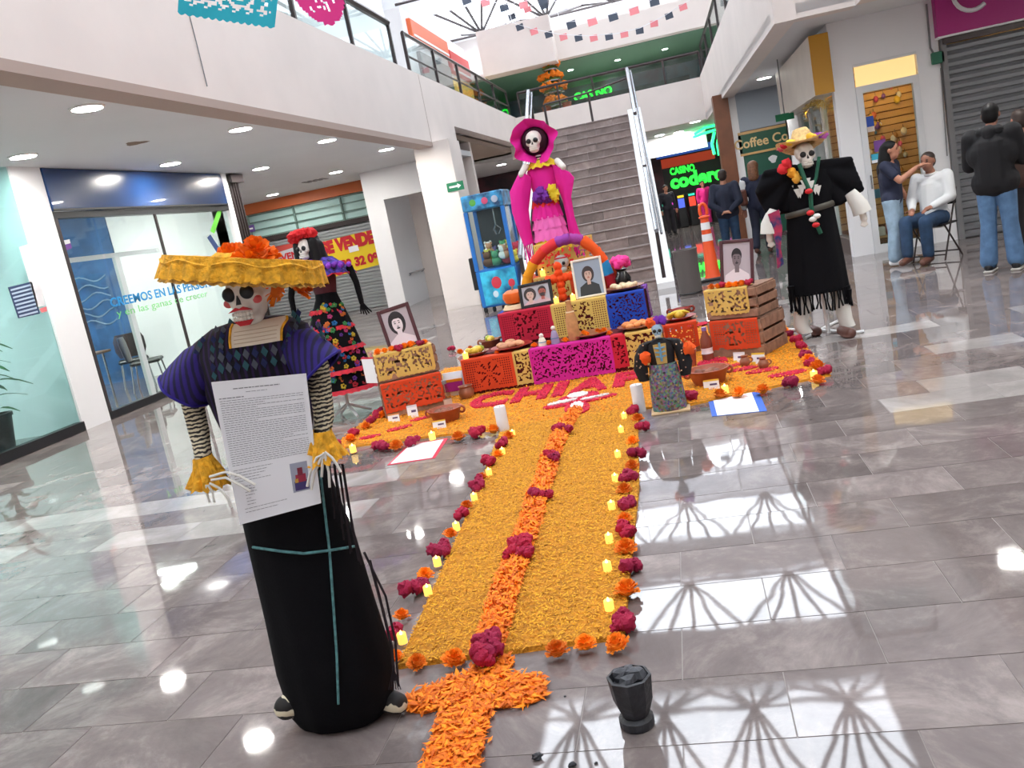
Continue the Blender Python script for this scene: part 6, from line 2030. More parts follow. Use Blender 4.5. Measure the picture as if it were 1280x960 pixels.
# square neckline with bone chest, neck
cx0 = [P(x, y, 2.395) for x, y in ((283, 408), (344, 399), (348, 427), (290, 435))]
R = []
for j in range(7):
    ring = []
    for i in range(13):
        q = cx0[0].lerp(cx0[1], i / 12).lerp(cx0[3].lerp(cx0[2], i / 12), j / 6)
        ring.append(V((q.x, blouse_y(q.x, q.z) - 0.006, q.z)))
    R.append(ring)
bch = MB().rings(R, False, closed=False).build('bone_chest', mat('bone_cream', (226, 214, 196), 0.6), K, smooth=True)
mbq = MB()
for k in (2, 3, 4, 5):
    MB().tube([p + V((0, -0.001, 0)) for p in R[k][1:-1]], 0.0012, 4).build('rib_line', mat('rib_tan', (196, 176, 150), 0.7), bch)
for e in (0, -1):
    MB().tube([r[e] + V((0, -0.001, 0)) for r in R], 0.004, 5).build('orange_strap', yellowlace, K)
MB().lathe([(0.03, 1.33), (0.024, 1.345), (0.028, 1.36), (0.023, 1.375), (0.028, 1.395), (0.026, 1.42)], 14, (-1.322, 2.475, 0)).build('neck', M['skullw'], K, smooth=True)
MB().torus((-1.322, 2.47, 1.372), 0.03, 0.005, 18, 6).build('choker', yellowlace, K)
emb = [mat('embroidery_teal', (44, 88, 98), 0.9), mat('embroidery_grey', (78, 84, 98), 0.9), mat('embroidery_blue', (30, 40, 86), 0.9)]
blo = bpy.data.objects[BLN]


def diamond(px, py, sz, ci):
    q = P(px, py, 2.395)
    MB().prism([(-sz, 0), (0, -sz * 1.5), (sz, 0), (0, sz * 1.5)], 0.002, (q.x, blouse_y(q.x, q.z) - 0.001, q.z), (1, 0, 0), (0, 0, 1)).build('embroidered_diamond', emb[ci % 3], blo)


for k in range(8):
    for j in range(2):
        diamond(278 + k * 10.5, 460 - k * 1.3 - j * 14, 0.0115, k + j)
for col, (px0, py0, px1, py1) in enumerate(((272, 408, 277, 440), (262, 415, 268, 470), (358, 396, 360, 436), (352, 398, 355, 440), (385, 412, 396, 440), (246, 428, 234, 452))):
    for k in range(6):
        diamond(px0 + (px1 - px0) * k / 5, py0 + (py1 - py0) * k / 5, 0.009, k + col)
# head and hat
hc = P(314, 372, 2.47)
skull(K, hc + V((0.003, 0, 0.01)), 0.185, -6, mat('cheek_rose', (226, 96, 96), 0.6), redm)
hatc = V((P(307, 347, 2.47).x, 2.48, 1.53))
hm = rot('Y', 12.5) @ rot('X', -5)
MB().lathe([(0.10, -0.005), (0.095, 0.018), (0.08, 0.03), (0.05, 0.036), (0.002, 0.038)], 32, hatc, hm).build('hat_crown', yellowlace, K, smooth=True)
hr_ = []
for r, z in ((0.09, 0.012), (0.17, 0.016), (0.22, 0.012), (0.238, 0.0), (0.236, -0.008), (0.21, 0.0), (0.09, 0.0)):
    hr_.append([hatc + hm @ V((r * math.cos(a), r * math.sin(a), z + 0.008 * math.sin(9 * a) * (r / 0.27) ** 2)) for a in np.linspace(0, 2 * PI, 72, endpoint=False)])
MB().rings(hr_, False).build('hat_brim', yellowlace, K, smooth=True)
ruffle('lace_flounce', yellowlace, K, hatc, 0.230, 0.244, 0.018, -0.050, 24, 0.007, 144, mx=hm)
ruffle('lace_flounce', mat('pale_lace', (222, 172, 84), 0.8, var=0.3, vs=60, bump=0.6, bs=120), K, hatc, 0.228, 0.236, -0.04, -0.060, 31, 0.006, 144, mx=hm)
bigm = mat('paper_marigold', (244, 122, 10), 0.8, island=0.15)
BG = marigold_mesh(77, bigm, 0.055)
for k, (px, py, dy, s) in enumerate(((296, 322, 0.0, 1.0), (318, 318, -0.03, 1.05), (332, 326, 0.02, 0.9), (308, 326, -0.07, 0.9))):
    q = P(px, py, 2.46 + dy)
    o = link('hat_flower', BG, K, q - C1 - V((0, 0, 0.02)))
    o.rotation_euler = (0.5, 0.2 * k - 0.3, k); o.scale = [s] * 3
for px, py in ((350, 362), (366, 358)):
    q = P(px, py, 2.50)
    o = link('hat_flower', BG, K, q - C1)
    o.rotation_euler = (1.2, 0.3, px); o.scale = [0.95] * 3
# arms, cuffs, wire fingers
blob('arm', [(V((-1.565, 2.47, 1.20)), 0.036, P(250, 545, 2.43), 0.032), (P(250, 545, 2.43), 0.030, P(258, 590, 2.37), 0.026)], zebra2, K, 0.007)
blob('arm', [(V((-1.125, 2.47, 1.19)), 0.036, P(405, 520, 2.43), 0.032), (P(405, 520, 2.43), 0.030, P(402, 560, 2.37), 0.026)], zebra2, K, 0.007)
for (px, py, tx) in ((259, 588, 6), (404, 556, -6)):
    q = P(px, py, 2.37)
    ruffle('lace_cuff', yellowlace, K, q, 0.034, 0.058, 0.02, -0.05, 9, 0.010, 60, mx=rot('Y', tx))
    ruffle('lace_cuff', yellowlace, K, q, 0.030, 0.046, 0.045, -0.02, 8, 0.009, 60, mx=rot('Y', -tx))
wire = mat('white_chenille', (226, 224, 216), 0.8)
for pts in ([(262, 596), (282, 590), (300, 595), (319, 606)], [(264, 600), (282, 597), (300, 606), (313, 614)], [(262, 604), (274, 610), (284, 622), (290, 634)], [(260, 606), (266, 616), (268, 628)], [(258, 606), (259, 618), (262, 628)],
            [(404, 568), (396, 572), (388, 590), (384, 608)], [(404, 568), (400, 575), (393, 592), (389, 612)], [(406, 566), (408, 578), (411, 590), (412, 609)], [(406, 565), (415, 572), (422, 582), (426, 590)], [(405, 566), (403, 580), (402, 596)]):
    MB().tube([P(x, y, 2.318) for x, y in pts], 0.0042, 6).build('finger', wire, K, smooth=True)
# printed page
pg = [P(x, y, 2.335) for x, y in ((264, 478), (382, 467), (401, 629), (300, 656))]
PGc = sum(pg, V()) / 4
page = thing('printed_page', 'long white printed page held by the yellow-hatted skeleton lady', 'paper', PGc)
MB().add(pg + [p + V((0, 0.004, 0)) for p in pg], [(0, 1, 2, 3), (7, 6, 5, 4), (0, 4, 5, 1), (1, 5, 6, 2), (2, 6, 7, 3), (3, 7, 4, 0)]).build('paper_sheet', M['paper'], page)
sheet_ = page.children[0] if page.children else page


def bil(u, v, dy=-0.0008):
    return (pg[0].lerp(pg[1], u)).lerp(pg[3].lerp(pg[2], u), v) + V((0, dy, 0))


t = MB()
tr2 = random.Random(6)


def tline(u0, u1, v, h=0.0034):
    u = u0
    while u < u1:
        w_ = tr2.uniform(0.02, 0.06)
        e = min(u + w_, u1)
        t.add([bil(u, v), bil(e, v), bil(e, v + h), bil(u, v + h)], [(0, 1, 2, 3)])
        u = e + 0.008


tline(0.22, 0.72, 0.055, 0.006); tline(0.35, 0.58, 0.085)
tline(0.05, 0.32, 0.115, 0.006)
v_ = 0.135
while v_ < 0.60:
    tline(0.05, 0.95 if tr2.random() > 0.2 else tr2.uniform(0.4, 0.8), v_)
    v_ += 0.0155
for k in range(5): tline(0.05, tr2.uniform(0.35, 0.6), 0.62 + k * 0.02)
for k in range(7): tline(0.14, 0.14 + tr2.uniform(0.05, 0.14), 0.74 + k * 0.022)
tline(0.1, 0.62, 0.90); tline(0.1, 0.5, 0.925)
t.build('printed_text', M['ink'], sheet_)


def inset(u0, v0, u1, v1, m, nm, dy):
    MB().add([bil(u0, v0, dy), bil(u1, v0, dy), bil(u1, v1, dy), bil(u0, v1, dy)], [(0, 1, 2, 3)]).build(nm, m, sheet_)


inset(0.70, 0.65, 0.90, 0.87, mat('inset_grey', (156, 160, 178), 0.6), 'printed_photo', -0.001)
inset(0.73, 0.79, 0.89, 0.86, mat('inset_blue', (58, 44, 104), 0.6), 'photo_figure', -0.0016)
inset(0.75, 0.74, 0.87, 0.80, mat('inset_red', (150, 34, 60), 0.6), 'photo_figure', -0.002)
inset(0.78, 0.69, 0.84, 0.75, mat('inset_plum', (120, 30, 50), 0.6), 'photo_figure', -0.0024)
inset(0.74, 0.77, 0.78, 0.80, mat('inset_gold', (196, 150, 60), 0.6), 'photo_figure', -0.0028)

# ---- embroidered figure with red flower crown
C2 = V((-3.31, 7.72, 0))
E2 = thing('skeleton_lady', 'skeleton lady figure with red flower crown and embroidered flower dress', 'figure', C2)
S2 = [(-3.335, 7.72, 0.26, 0.345, 0.25), (-3.33, 7.72, 0.4, 0.33, 0.24), (-3.32, 7.72, 0.6, 0.285, 0.21), (-3.30, 7.72, 0.8, 0.23, 0.18), (-3.285, 7.72, 1.0, 0.165, 0.13), (-3.27, 7.72, 1.14, 0.11, 0.09), (-3.27, 7.72, 1.19, 0.10, 0.085)]
f2_ = lambda a, t: (1 - t) * 0.04 * math.sin(10 * a)
sk2_ = MB().loft(S2, 64, True, f2_).build('skirt', M['blackcloth'], E2, smooth=True)
redr = mat('red_ribbon', (186, 14, 40), 0.7, var=0.2, vs=30)
for z, r in ((0.28, 0.35), (0.46, 0.325), (0.66, 0.278), (0.86, 0.218), (1.03, 0.16)):
    ruffle('ribbon_band', redr, E2, (-3.33 + 0.03 * z, 7.72, z), r * 0.99, r * 1.06, 0.018, -0.02, 18, 0.012, 96, 0.76)
cols = [(196, 30, 50), (226, 190, 40), (30, 120, 190), (206, 60, 130), (60, 150, 80), (110, 50, 160), (236, 120, 40)]
e2 = random.Random(12)
for ci, c in enumerate(cols):
    thm = mat('thread_%d' % ci, tuple(x * 0.8 for x in c), 0.85)
    for k in range(24):
        mbq = MB()
        z = e2.uniform(0.3, 1.1)
        a = e2.uniform(PI, 2 * PI)
        for i in range(len(S2) - 1):
            if S2[i][2] <= z <= S2[i + 1][2]:
                tt = (z - S2[i][2]) / (S2[i + 1][2] - S2[i][2])
                cx, rx, ry = [S2[i][q] * (1 - tt) + S2[i + 1][q] * tt for q in (0, 3, 4)]
        kk = 1 + f2_(a, (i + tt) / 6)
        p = V((cx + rx * kk * math.cos(a), 7.72 + ry * kk * math.sin(a), z))
        nrm_ = V((math.cos(a) * ry, math.sin(a) * rx, 0.1)).normalized()
        s = e2.uniform(0.014, 0.032)
        for q in range(5):
            t1 = V((-nrm_.y, nrm_.x, 0)); t2_ = nrm_.cross(t1)
            b_ = 2 * PI * q / 5
            mbq.ball(p + (t1 * math.cos(b_) + t2_ * math.sin(b_)) * s * 0.6, s * 0.42, 6, 4)
        mbq.build('embroidered_flower', thm, sk2_)
MB().loft([(-3.27, 7.72, 1.17, 0.10, 0.08), (-3.268, 7.72, 1.3, 0.125, 0.095), (-3.265, 7.72, 1.42, 0.14, 0.095), (-3.26, 7.72, 1.5, 0.07, 0.06), (-3.26, 7.72, 1.55, 0.04, 0.04)], 32).build('bodice', mat('dark_bodice', (70, 10, 26), 0.8), E2, smooth=True)
ruffle('shoulder_flounce', mat('flounce_print', (96, 18, 60), 0.8, var=0.9, vs=26, rgb2=(60, 40, 130)), E2, (-3.255, 7.72, 1.46), 0.12, 0.31, 0.06, -0.09, 9, 0.02, 96, 0.62, rot('Y', 7))
ruffle('flounce_edge', redr, E2, (-3.255, 7.72, 1.46), 0.305, 0.318, -0.082, -0.10, 9, 0.02, 96, 0.62, rot('Y', 7))
mbq = MB()
for k in range(22):
    a = PI + PI * (k + 0.5) / 22
    r = 0.2 + 0.05 * (k % 3)
    mbq.ball(V((-3.255, 7.72, 1.46)) + rot('Y', 7) @ V((r * math.cos(a), r * 0.62 * math.sin(a) - 0.012, 0.0 - 0.12 * (r - 0.15))), 0.026, 7, 5)
mbq.build('flounce_flowers', mat('flounce_violet', (120, 40, 170), 0.7, island=0.4), E2)
glv = mat('black_glove', (9, 8, 11), 0.9, spec=0.2)
for s, pts in ((-1, [(366, 345), (364, 372), (368, 392), (374, 402)]), (1, [(437, 335), (445, 352), (452, 378)])):
    W_ = [P(x, y, 7.70) for x, y in pts]
    blob('arm', [(W_[i], 0.036 - 0.006 * i, W_[i + 1], 0.030 - 0.005 * i) for i in range(len(W_) - 1)], glv, E2, 0.010)
    e = W_[-1]
    for k in range(5):
        MB().tube([e, e + V(((k - 2) * 0.014 + s * 0.012, -0.01, -0.05)), e + V(((k - 2) * 0.026 + s * 0.03, -0.015, -0.10 - 0.01 * (2 - abs(k - 2))))], [0.014, 0.009, 0.006], 6).build('finger', glv, E2, smooth=True)
h2 = P(384, 307, 7.70)
skull(E2, h2 + V((-0.012, -0.01, -0.03)), 0.195, -18)
blob('hair', [(h2 + V((0, 0.05, 0.05)), 0.10, h2 + V((0.03, 0.06, -0.16)), 0.12), (h2 + V((0.09, 0.02, -0.02)), 0.06, h2 + V((0.10, 0.0, -0.27)), 0.065), (h2 + V((-0.085, -0.02, 0.02)), 0.045, h2 + V((-0.095, -0.02, -0.24)), 0.05), (h2 + V((0.075, -0.04, 0.03)), 0.045, h2 + V((0.09, -0.03, -0.22)), 0.055),
              (h2 + V((0.03, 0.08, -0.1)), 0.10, h2 + V((0.05, 0.08, -0.30)), 0.11)], M['hair'], E2, 0.011, 2)
rf = random.Random(3)
for k in range(9):
    a = PI * 0.1 + k * 0.42
    q = h2 + V((0.095 * math.cos(a), -0.055 + 0.03 * math.sin(a * 2), 0.09 + 0.045 * math.sin(a) * 0.6))
    MB().ball(q, (0.05, 0.045, 0.042), 10, 7, jit=0.6).build('crown_flower', mat('crown_red%d' % k, (206 + k, 22, 30), 0.75), E2, smooth=True)
for a in (0.6, 2.3, 3.9, 5.4):
    MB().tube([C2 + V((0, 0, 0.12)), C2 + V((0.22 * math.cos(a), 0.2 * math.sin(a), 0.02))], 0.014, 6).build('stand_leg', M['alu'], E2)
MB().tube([C2 + V((0, 0, 0.1)), C2 + V((0.01, 0, 0.35))], 0.018, 8).build('stand_pole', M['alu'], E2)

# ---- pink figure above the altar
C3 = V((-1.32, 9.2, Z3))
K3 = thing('skeleton_lady', 'skeleton lady figure in magenta bonnet and shawl above the arch', 'figure', C3)
mg = mat('magenta_crepe', (226, 20, 150), 0.8, bump=0.3, bs=50)
pkc = mat('pink_crepe', (240, 110, 190), 0.8, bump=0.3, bs=60)
ylc = mat('yellow_crepe', (226, 196, 40), 0.8, bump=0.3, bs=60)
rdc = mat('red_crepe', (226, 40, 40), 0.8, bump=0.3, bs=60)
cxp = lambda z: -1.30 - 0.03 * (1.9 - z) * 0
MB().loft([(-1.30, 9.2, Z3, 0.25, 0.2), (-1.30, 9.2, 1.2, 0.225, 0.17), (-1.30, 9.2, 1.5, 0.19, 0.13), (-1.295, 9.2, 1.72, 0.13, 0.1)], 40).build('underskirt', mat('plum_black', (40, 20, 40), 0.8), K3, smooth=True)
for (z0, z1, r0, r1, m) in ((1.74, 1.58, 0.10, 0.145, rdc), (1.60, 1.46, 0.14, 0.165, mg), (1.48, 1.36, 0.155, 0.18, pkc), (1.38, 1.24, 0.17, 0.195, pkc), (1.26, 1.12, 0.18, 0.21, ylc), (1.14, 0.98, 0.2, 0.23, rdc)):
    ruffle('skirt_tier', m, K3, (-1.30, 9.15, 0), r0, r1, z0, z1, 14, 0.012, 96, 0.8)
MB().loft([(-1.29, 9.2, 1.70, 0.12, 0.1), (-1.285, 9.2, 1.82, 0.145, 0.11), (-1.28, 9.2, 1.95, 0.165, 0.11), (-1.275, 9.2, 2.02, 0.11, 0.08), (-1.275, 9.2, 2.06, 0.04, 0.04)], 32).build('bodice', mg, K3, smooth=True)
ruffle('collar', ylc, K3, (-1.27, 9.19, 2.035), 0.08, 0.185, 0.03, -0.06, 9, 0.018, 72, 0.75)
for side, px in ((-1, [((650, 213), (664, 222)), ((637, 240), (664, 236)), ((640, 265), (661, 262)), ((648, 290), (664, 288)), ((655, 308), (667, 304))]),
                 (1, [((690, 205), (712, 215)), ((695, 228), (718, 222)), ((703, 250), (714, 246)), ((708, 272), (718, 270)), ((712, 296), (725, 292))])):
    R = []
    for i, (a, b) in enumerate(px):
        A, B = P(*a, 9.1), P(*b, 9.1)
        c_ = (A + B) / 2; w_ = (B - A).length / 2
        R.append([c_ + (B - A).normalized() * w_ * math.cos(t) + V((0, 0.05 * math.sin(t) * (1 + 0.2 * math.sin(3 * t)), 0)) for t in np.linspace(0, 2 * PI, 20, endpoint=False)])
    MB().rings(R, True).build('shawl', mg, K3, smooth=True)
    mbq = MB()
    A, B = P(*px[-1][0], 9.1), P(*px[-1][1], 9.1)
    for k in range(9):
        q = A.lerp(B, k / 8) + V((0, 0.02 * math.sin(k * 2), 0.01))
        mbq.tube([q, q + V((0.01 * math.sin(k), 0, -0.12)), q + V((0.02 * math.sin(k * 2), 0, -0.24))], 0.005, 4)
    mbq.build('shawl_fringe', mg, K3)
    q = P(653 if side < 0 else 700, 211 if side < 0 else 203, 9.06)
    blob('arm', [(q + V((side * -0.03, 0.05, 0.02)), 0.035, q + V((side * 0.02, 0, -0.05)), 0.035)], M['skullw'], K3, 0.01)
for px, py, m in ((676, 241, T['purple']), (690, 238, ylc), (682, 246, T['purple']), (693, 244, ylc), (672, 247, T['purple'])):
    MB().ball(P(px, py, 9.04), (0.055, 0.05, 0.06), 12, 8, jit=0.7).build('waist_flower', m, K3, smooth=True)
h3 = P(668, 178, 9.15)
skull(K3, h3 + V((0.0, -0.03, 0.0)), 0.215, -4)
MB().ball(h3 + V((0, 0.05, 0.02)), (0.135, 0.10, 0.135), 18, 12).build('hair', mat('plum_hair', (52, 18, 36), 0.8), K3, smooth=True)
MB().lathe([(0.022, 1.98), (0.028, 2.02), (0.022, 2.05), (0.026, 2.1)], 12, (-1.285, 9.15, 0)).build('neck', M['skullw'], K3, smooth=True)
for z in (2.05, 2.08):
    MB().torus((-1.285, 9.15, z), 0.028, 0.007, 16, 6).build('choker', M['black'], K3)
R = []
for r, y in ((0.02, 0.16), (0.12, 0.14), (0.145, 0.06), (0.15, 0.0), (0.20, -0.05), (0.228, -0.07)):
    R.append([h3 + V((r * math.cos(a) * (1 + (0.10 * math.sin(5 * a + 1) + 0.06 * math.sin(9 * a)) * (r > 0.16)), y + (0.02 * math.sin(7 * a) if r > 0.16 else 0), r * math.sin(a) * 0.98 * (1 + 0.07 * math.sin(4 * a) * (r > 0.16)) + 0.01)) for a in np.linspace(0, 2 * PI, 60, endpoint=False)])
MB().rings(R, False).build('bonnet', mg, K3, smooth=True)

# ---- small doll with floral skirt
C4 = G(838, 513)
D4 = thing('skeleton_doll', 'small skeleton doll in speckled skirt on a wooden base', 'doll', C4)
c4 = lambda x, y, z: C4 + V((x, y, z))
MB().bbox(c4(-0.13, -0.10, 0), c4(0.14, 0.10, 0.014), 0.003).build('wooden_base', mat('pine_board', (200, 170, 130), 0.7), D4)
spk = mat('speckled_print', (40, 36, 52), 0.85)
N, L = spk.node_tree.nodes, spk.node_tree.links
tc = N.new('ShaderNodeTexCoord'); vo = N.new('ShaderNodeTexVoronoi'); vo.inputs['Scale'].default_value = 70
L.new(tc.outputs['Object'], vo.inputs['Vector'])
hs = N.new('ShaderNodeHueSaturation'); hs.inputs['Saturation'].default_value = 0.8; hs.inputs['Value'].default_value = 0.28
L.new(vo.outputs['Color'], hs.inputs['Color'])
L.new(hs.outputs[0], N['Principled BSDF'].inputs['Base Color'])
MB().loft([(*c4(0, 0, 0.015), 0.118, 0.085), (*c4(0, 0, 0.12), 0.118, 0.085), (*c4(0, 0, 0.25), 0.11, 0.08), (*c4(0, 0, 0.345), 0.095, 0.065)], 40, True, lambda a, t: 0.03 * math.sin(11 * a) * (1 - t)).build('skirt', spk, D4, smooth=True)
flb = mat('floral_black', (22, 18, 22), 0.85, var=0.0)
MB().loft([(*c4(0, 0, 0.335), 0.085, 0.05), (*c4(0, 0, 0.42), 0.095, 0.055), (*c4(0, 0, 0.49), 0.10, 0.05), (*c4(0, 0, 0.52), 0.04, 0.03)], 24).build('blouse', flb, D4, smooth=True)
blb = mat('bone_blue', (110, 160, 190), 0.6)
MB().prism([(-0.035, -0.08), (0.035, -0.08), (0.045, 0.06), (-0.045, 0.06)], 0.006, c4(0, -0.052, 0.43), (1, 0, 0), (0, 0, 1)).build('chest_panel', mat('chest_tan', (196, 160, 90), 0.6), D4)
mbq = MB().tube([c4(0, -0.062, 0.37), c4(0, -0.062, 0.50)], 0.008, 6)
for z in (0.40, 0.43, 0.46):
    mbq.tube([c4(-0.035, -0.058, z + 0.006), c4(0, -0.064, z), c4(0.035, -0.058, z + 0.006)], 0.006, 5)
mbq.build('rib_cage', blb, D4)
for s in (-1, 1):
    MB().loft([(*c4(s * 0.145, -0.01, 0.24), 0.035, 0.03), (*c4(s * 0.155, -0.01, 0.33), 0.05, 0.04), (*c4(s * 0.14, 0, 0.42), 0.045, 0.04), (*c4(s * 0.10, 0, 0.495), 0.04, 0.04), (*c4(s * 0.06, 0, 0.51), 0.03, 0.03)], 18).build('sleeve', flb, D4, smooth=True)
    q = P(806 if s < 0 else 861, 447 if s < 0 else 435, C4.y - 0.03)
    MB().tube([c4(s * 0.14, -0.03, 0.36), q], 0.008, 6).build('forearm', M['skullw'], D4)
    MB().ball(q, (0.042, 0.04, 0.045), 12, 8, jit=0.6).build('pompom', mat('pompom_%d' % s, (240, 90, 20), 0.85), D4, smooth=True)
mbq = MB()
for k in range(40):
    a = e2.uniform(PI, 2 * PI); z = e2.uniform(0.26, 0.5); s = e2.choice((-1, 1))
    mbq.ball(c4(s * 0.14 + 0.045 * math.cos(a), -0.01 + 0.045 * math.sin(a), z), 0.006, 5, 4)
mbq.build('sleeve_flowers', mat('tiny_print', (190, 150, 120), 0.8, island=0.5), D4)['kind'] = 'stuff'
skull(D4, c4(0, -0.005, 0.575), 0.105, 0, m=mat('skull_blue', (150, 176, 196), 0.6))
MB().tube([c4(0, 0, 0.50), c4(0, 0, 0.56)], 0.012, 6).build('neck', blb, D4)
for dx, m in ((-0.04, (240, 90, 20)), (0.005, (120, 40, 160)), (0.045, (110, 40, 170)), (-0.015, (240, 100, 30))):
    MB().ball(c4(dx, 0.0, 0.635 + 0.008 * (dx > 0)), (0.032, 0.03, 0.032), 10, 7, jit=0.7).build('head_flower', mat('doll_flower%d' % int(dx * 1000), m, 0.8), D4, smooth=True)

# ---- skeleton man in black poncho
C5 = V((1.10, 7.97, 0))
K5 = thing('skeleton_man', 'skeleton man figure in straw hat and fringed black poncho', 'figure', C5)
wcl = mat('white_cotton', (216, 214, 208), 0.85, bump=0.3, bs=40)
for s, px in ((-1, [(1003, 372), (1000, 402), (1006, 412)]), (1, [(1050, 370), (1056, 398), (1060, 408)])):
    W_ = [P(x, y, 7.95) for x, y in px]
    MB().loft([(W_[2].x, 7.95, 0.07, 0.064, 0.06), (W_[1].x, 7.95, 0.14, 0.062, 0.06), (W_[0].x, 7.96, 0.35, 0.070, 0.07), (1.08 + s * 0.085, 7.98, 0.6, 0.095, 0.08), (1.09 + s * 0.07, 7.98, 1.0, 0.09, 0.08)], 24, True, lambda a, t: 0.04 * math.sin(5 * a + 8 * t)).build('trouser_leg', wcl, K5, smooth=True)
lth = mat('brown_leather', (92, 58, 50), 0.5)
for px, py in ((1020, 413), (1062, 415)):
    q = G(px, py, 0.04)
    blob('sandal', [(V((q.x - 0.05, q.y + 0.10, 0.045)), 0.042, V((q.x + 0.0, q.y - 0.06, 0.04)), 0.045)], lth, K5, 0.008, balls=[(V((q.x - 0.02, q.y + 0.02, 0.014)), (0.055, 0.13, 0.014))])
for pts in (((965, 412), (1020, 412), (1066, 416), (1080, 414)), ((1006, 423), (1035, 407), (1050, 400))):
    MB().tube([G(x, y, 0.015) for x, y in pts], 0.014, 8).build('stand_leg', M['alu'], K5)
MB().tube([C5 + V((0.02, 0.06, 0.02)), C5 + V((0.0, 0.06, 1.3))], 0.018, 8).build('stand_pole', M['alu'], K5)
bk = M['blackcloth']
PR = [(1.075, 7.97, 0.40, 0.245, 0.14), (1.08, 7.97, 0.7, 0.225, 0.14), (1.085, 7.97, 1.0, 0.20, 0.13), (1.09, 7.97, 1.12, 0.19, 0.125), (1.10, 7.97, 1.28, 0.22, 0.125), (1.11, 7.97, 1.42, 0.20, 0.11), (1.11, 7.97, 1.47, 0.09, 0.07)]
MB().loft(PR, 56, True, lambda a, t: 0.05 * math.sin(6 * a + 1) * (1 - t)).build('poncho_body', bk, K5, smooth=True)
# cape wings
for s, px in ((-1, [(985, 213), (958, 217), (948, 240), (962, 267), (985, 262)]), (1, [(1025, 205), (1062, 200), (1075, 236), (1050, 252), (1030, 258)])):
    W_ = [P(x, y, 7.95) for x, y in px]
    o_ = W_[0]
    edge = []
    for i in range(len(W_) - 2):
        edge += [W_[i + 1].lerp(W_[i + 2], t) for t in (0, 0.17, 0.33, 0.5, 0.66, 0.83)]
    edge.append(W_[-1])
    blob('poncho_wing', [(o_ + V((-s * 0.05, 0, -0.03)), 0.07, p + V((0, 0.02 * math.sin(i * 0.9), 0)), 0.032) for i, p in enumerate(edge)], bk, K5, 0.013, 2)
mbq = MB()
for k in range(26):
    a = PI + PI * (k + 0.5) / 26
    x, y = 1.075 + 0.25 * math.cos(a), 7.97 + 0.145 * math.sin(a)
    mbq.tube([(x, y, 0.42), (x + 0.008 * math.sin(k * 3), y - 0.005, 0.33), (x + 0.012 * math.sin(k * 5), y, 0.26 + 0.02 * math.sin(k * 7))], [0.010, 0.007, 0.009], 5)
mbq.build('poncho_fringe', bk, K5)
for px, py in ((990, 372), (1062, 376)):
    q = P(px, py, 7.9)
    MB().tube([q + V((0, 0, 0.1)), q + V((0, 0, -0.02))], [0.03, 0.012], 8).build('poncho_corner', bk, K5)
MB().torus((1.09, 7.97, 1.115), 0.198, 0.016, 40, 8, Matrix.Diagonal((1, 0.66, 1.6)).to_3x3() @ rot('Y', -4)).build('belt', mat('olive_belt', (72, 68, 60), 0.5), K5, smooth=True)
sash = [(960, 268), (974, 262), (978, 285), (976, 310), (980, 330), (972, 336), (970, 305), (965, 285)]
W_ = [P(x, y, 7.86) for x, y in sash]
n = len(W_)
MB().add(W_ + [p + V((0, 0.04, 0)) for p in W_], [tuple(range(n)), tuple(range(n, 2 * n))[::-1]] + [(i, n + i, n + (i + 1) % n, (i + 1) % n) for i in range(n)]).build('blue_sash', mat('sash_blue', (36, 72, 150), 0.7, var=0.6, vs=14, rgb2=(150, 30, 60)), K5)
for s, pts in ((-1, [(968, 262), (962, 280), (962, 292)]), (1, [(1062, 240), (1074, 256), (1078, 266)])):
    W_ = [P(x, y, 7.93) for x, y in pts]
    MB().tube([W_[0], W_[0].lerp(W_[1], 0.5), W_[1], W_[2]], [0.05, 0.062, 0.072, 0.078], 16).build('sleeve', wcl, K5, smooth=True)
    e = W_[-1]
    blob('hand', [(e, 0.03, e + V((s * 0.005, -0.01, -0.05)), 0.03)] + [(e + V((0, -0.01, -0.05)), 0.011, e + V(((k - 2) * 0.013, -0.02, -0.10 - 0.008 * (2 - abs(k - 2)))), 0.008) for k in range(5)], M['skullw'], K5, 0.006, 2)
h5 = P(1006, 195, 7.92)
skull(K5, h5, 0.21, 8)
MB().tube([h5 + V((0, 0.02, -0.16)), h5 + V((0, 0.02, -0.06))], 0.035, 10).build('neck', mat('bone_tan', (176, 146, 104), 0.7), K5)
MB().ball(h5 + V((0.0, 0.03, -0.20)), (0.13, 0.09, 0.08), 16, 10).build('scarf', mat('tan_scarf', (186, 150, 96), 0.8, var=0.3, vs=20), K5, smooth=True)
mbq = MB()
for k in range(9):
    a = PI * 1.05 + k * 0.24
    q = h5 + V((0.11 * math.cos(a), -0.02 + 0.1 * math.sin(a), -0.25 - 0.04 * math.sin(k)))
    mbq.prism([(-0.03, 0.03), (0.03, 0.03), (0, -0.05)], 0.006, q, (1, 0, 0), (0, 0, 1))
mbq.build('collar_points', wcl, K5)
for px, py, c_ in ((990, 216, (226, 150, 30)), (984, 205, (206, 30, 40)), (978, 212, (206, 30, 40)), (995, 222, (230, 170, 60))):
    MB().ball(P(px, py, 7.84), (0.042, 0.03, 0.045), 10, 7, jit=0.6).build('neck_flower', mat('neckfl%d' % px, c_, 0.8), K5, smooth=True)
grn = mat('green_braid', (14, 84, 62), 0.7)
MB().tube([P(999, 205, 7.83), P(1006, 225, 7.80), P(1013, 240, 7.80), P(1014, 258, 7.80), P(1018, 275, 7.80), P(1026, 292, 7.80)], 0.018, 8).build('green_ribbon', grn, K5, smooth=True)
MB().tube([P(1024, 196, 7.84), P(1020, 222, 7.82), P(1014, 240, 7.80)], 0.014, 8).build('green_ribbon', grn, K5, smooth=True)
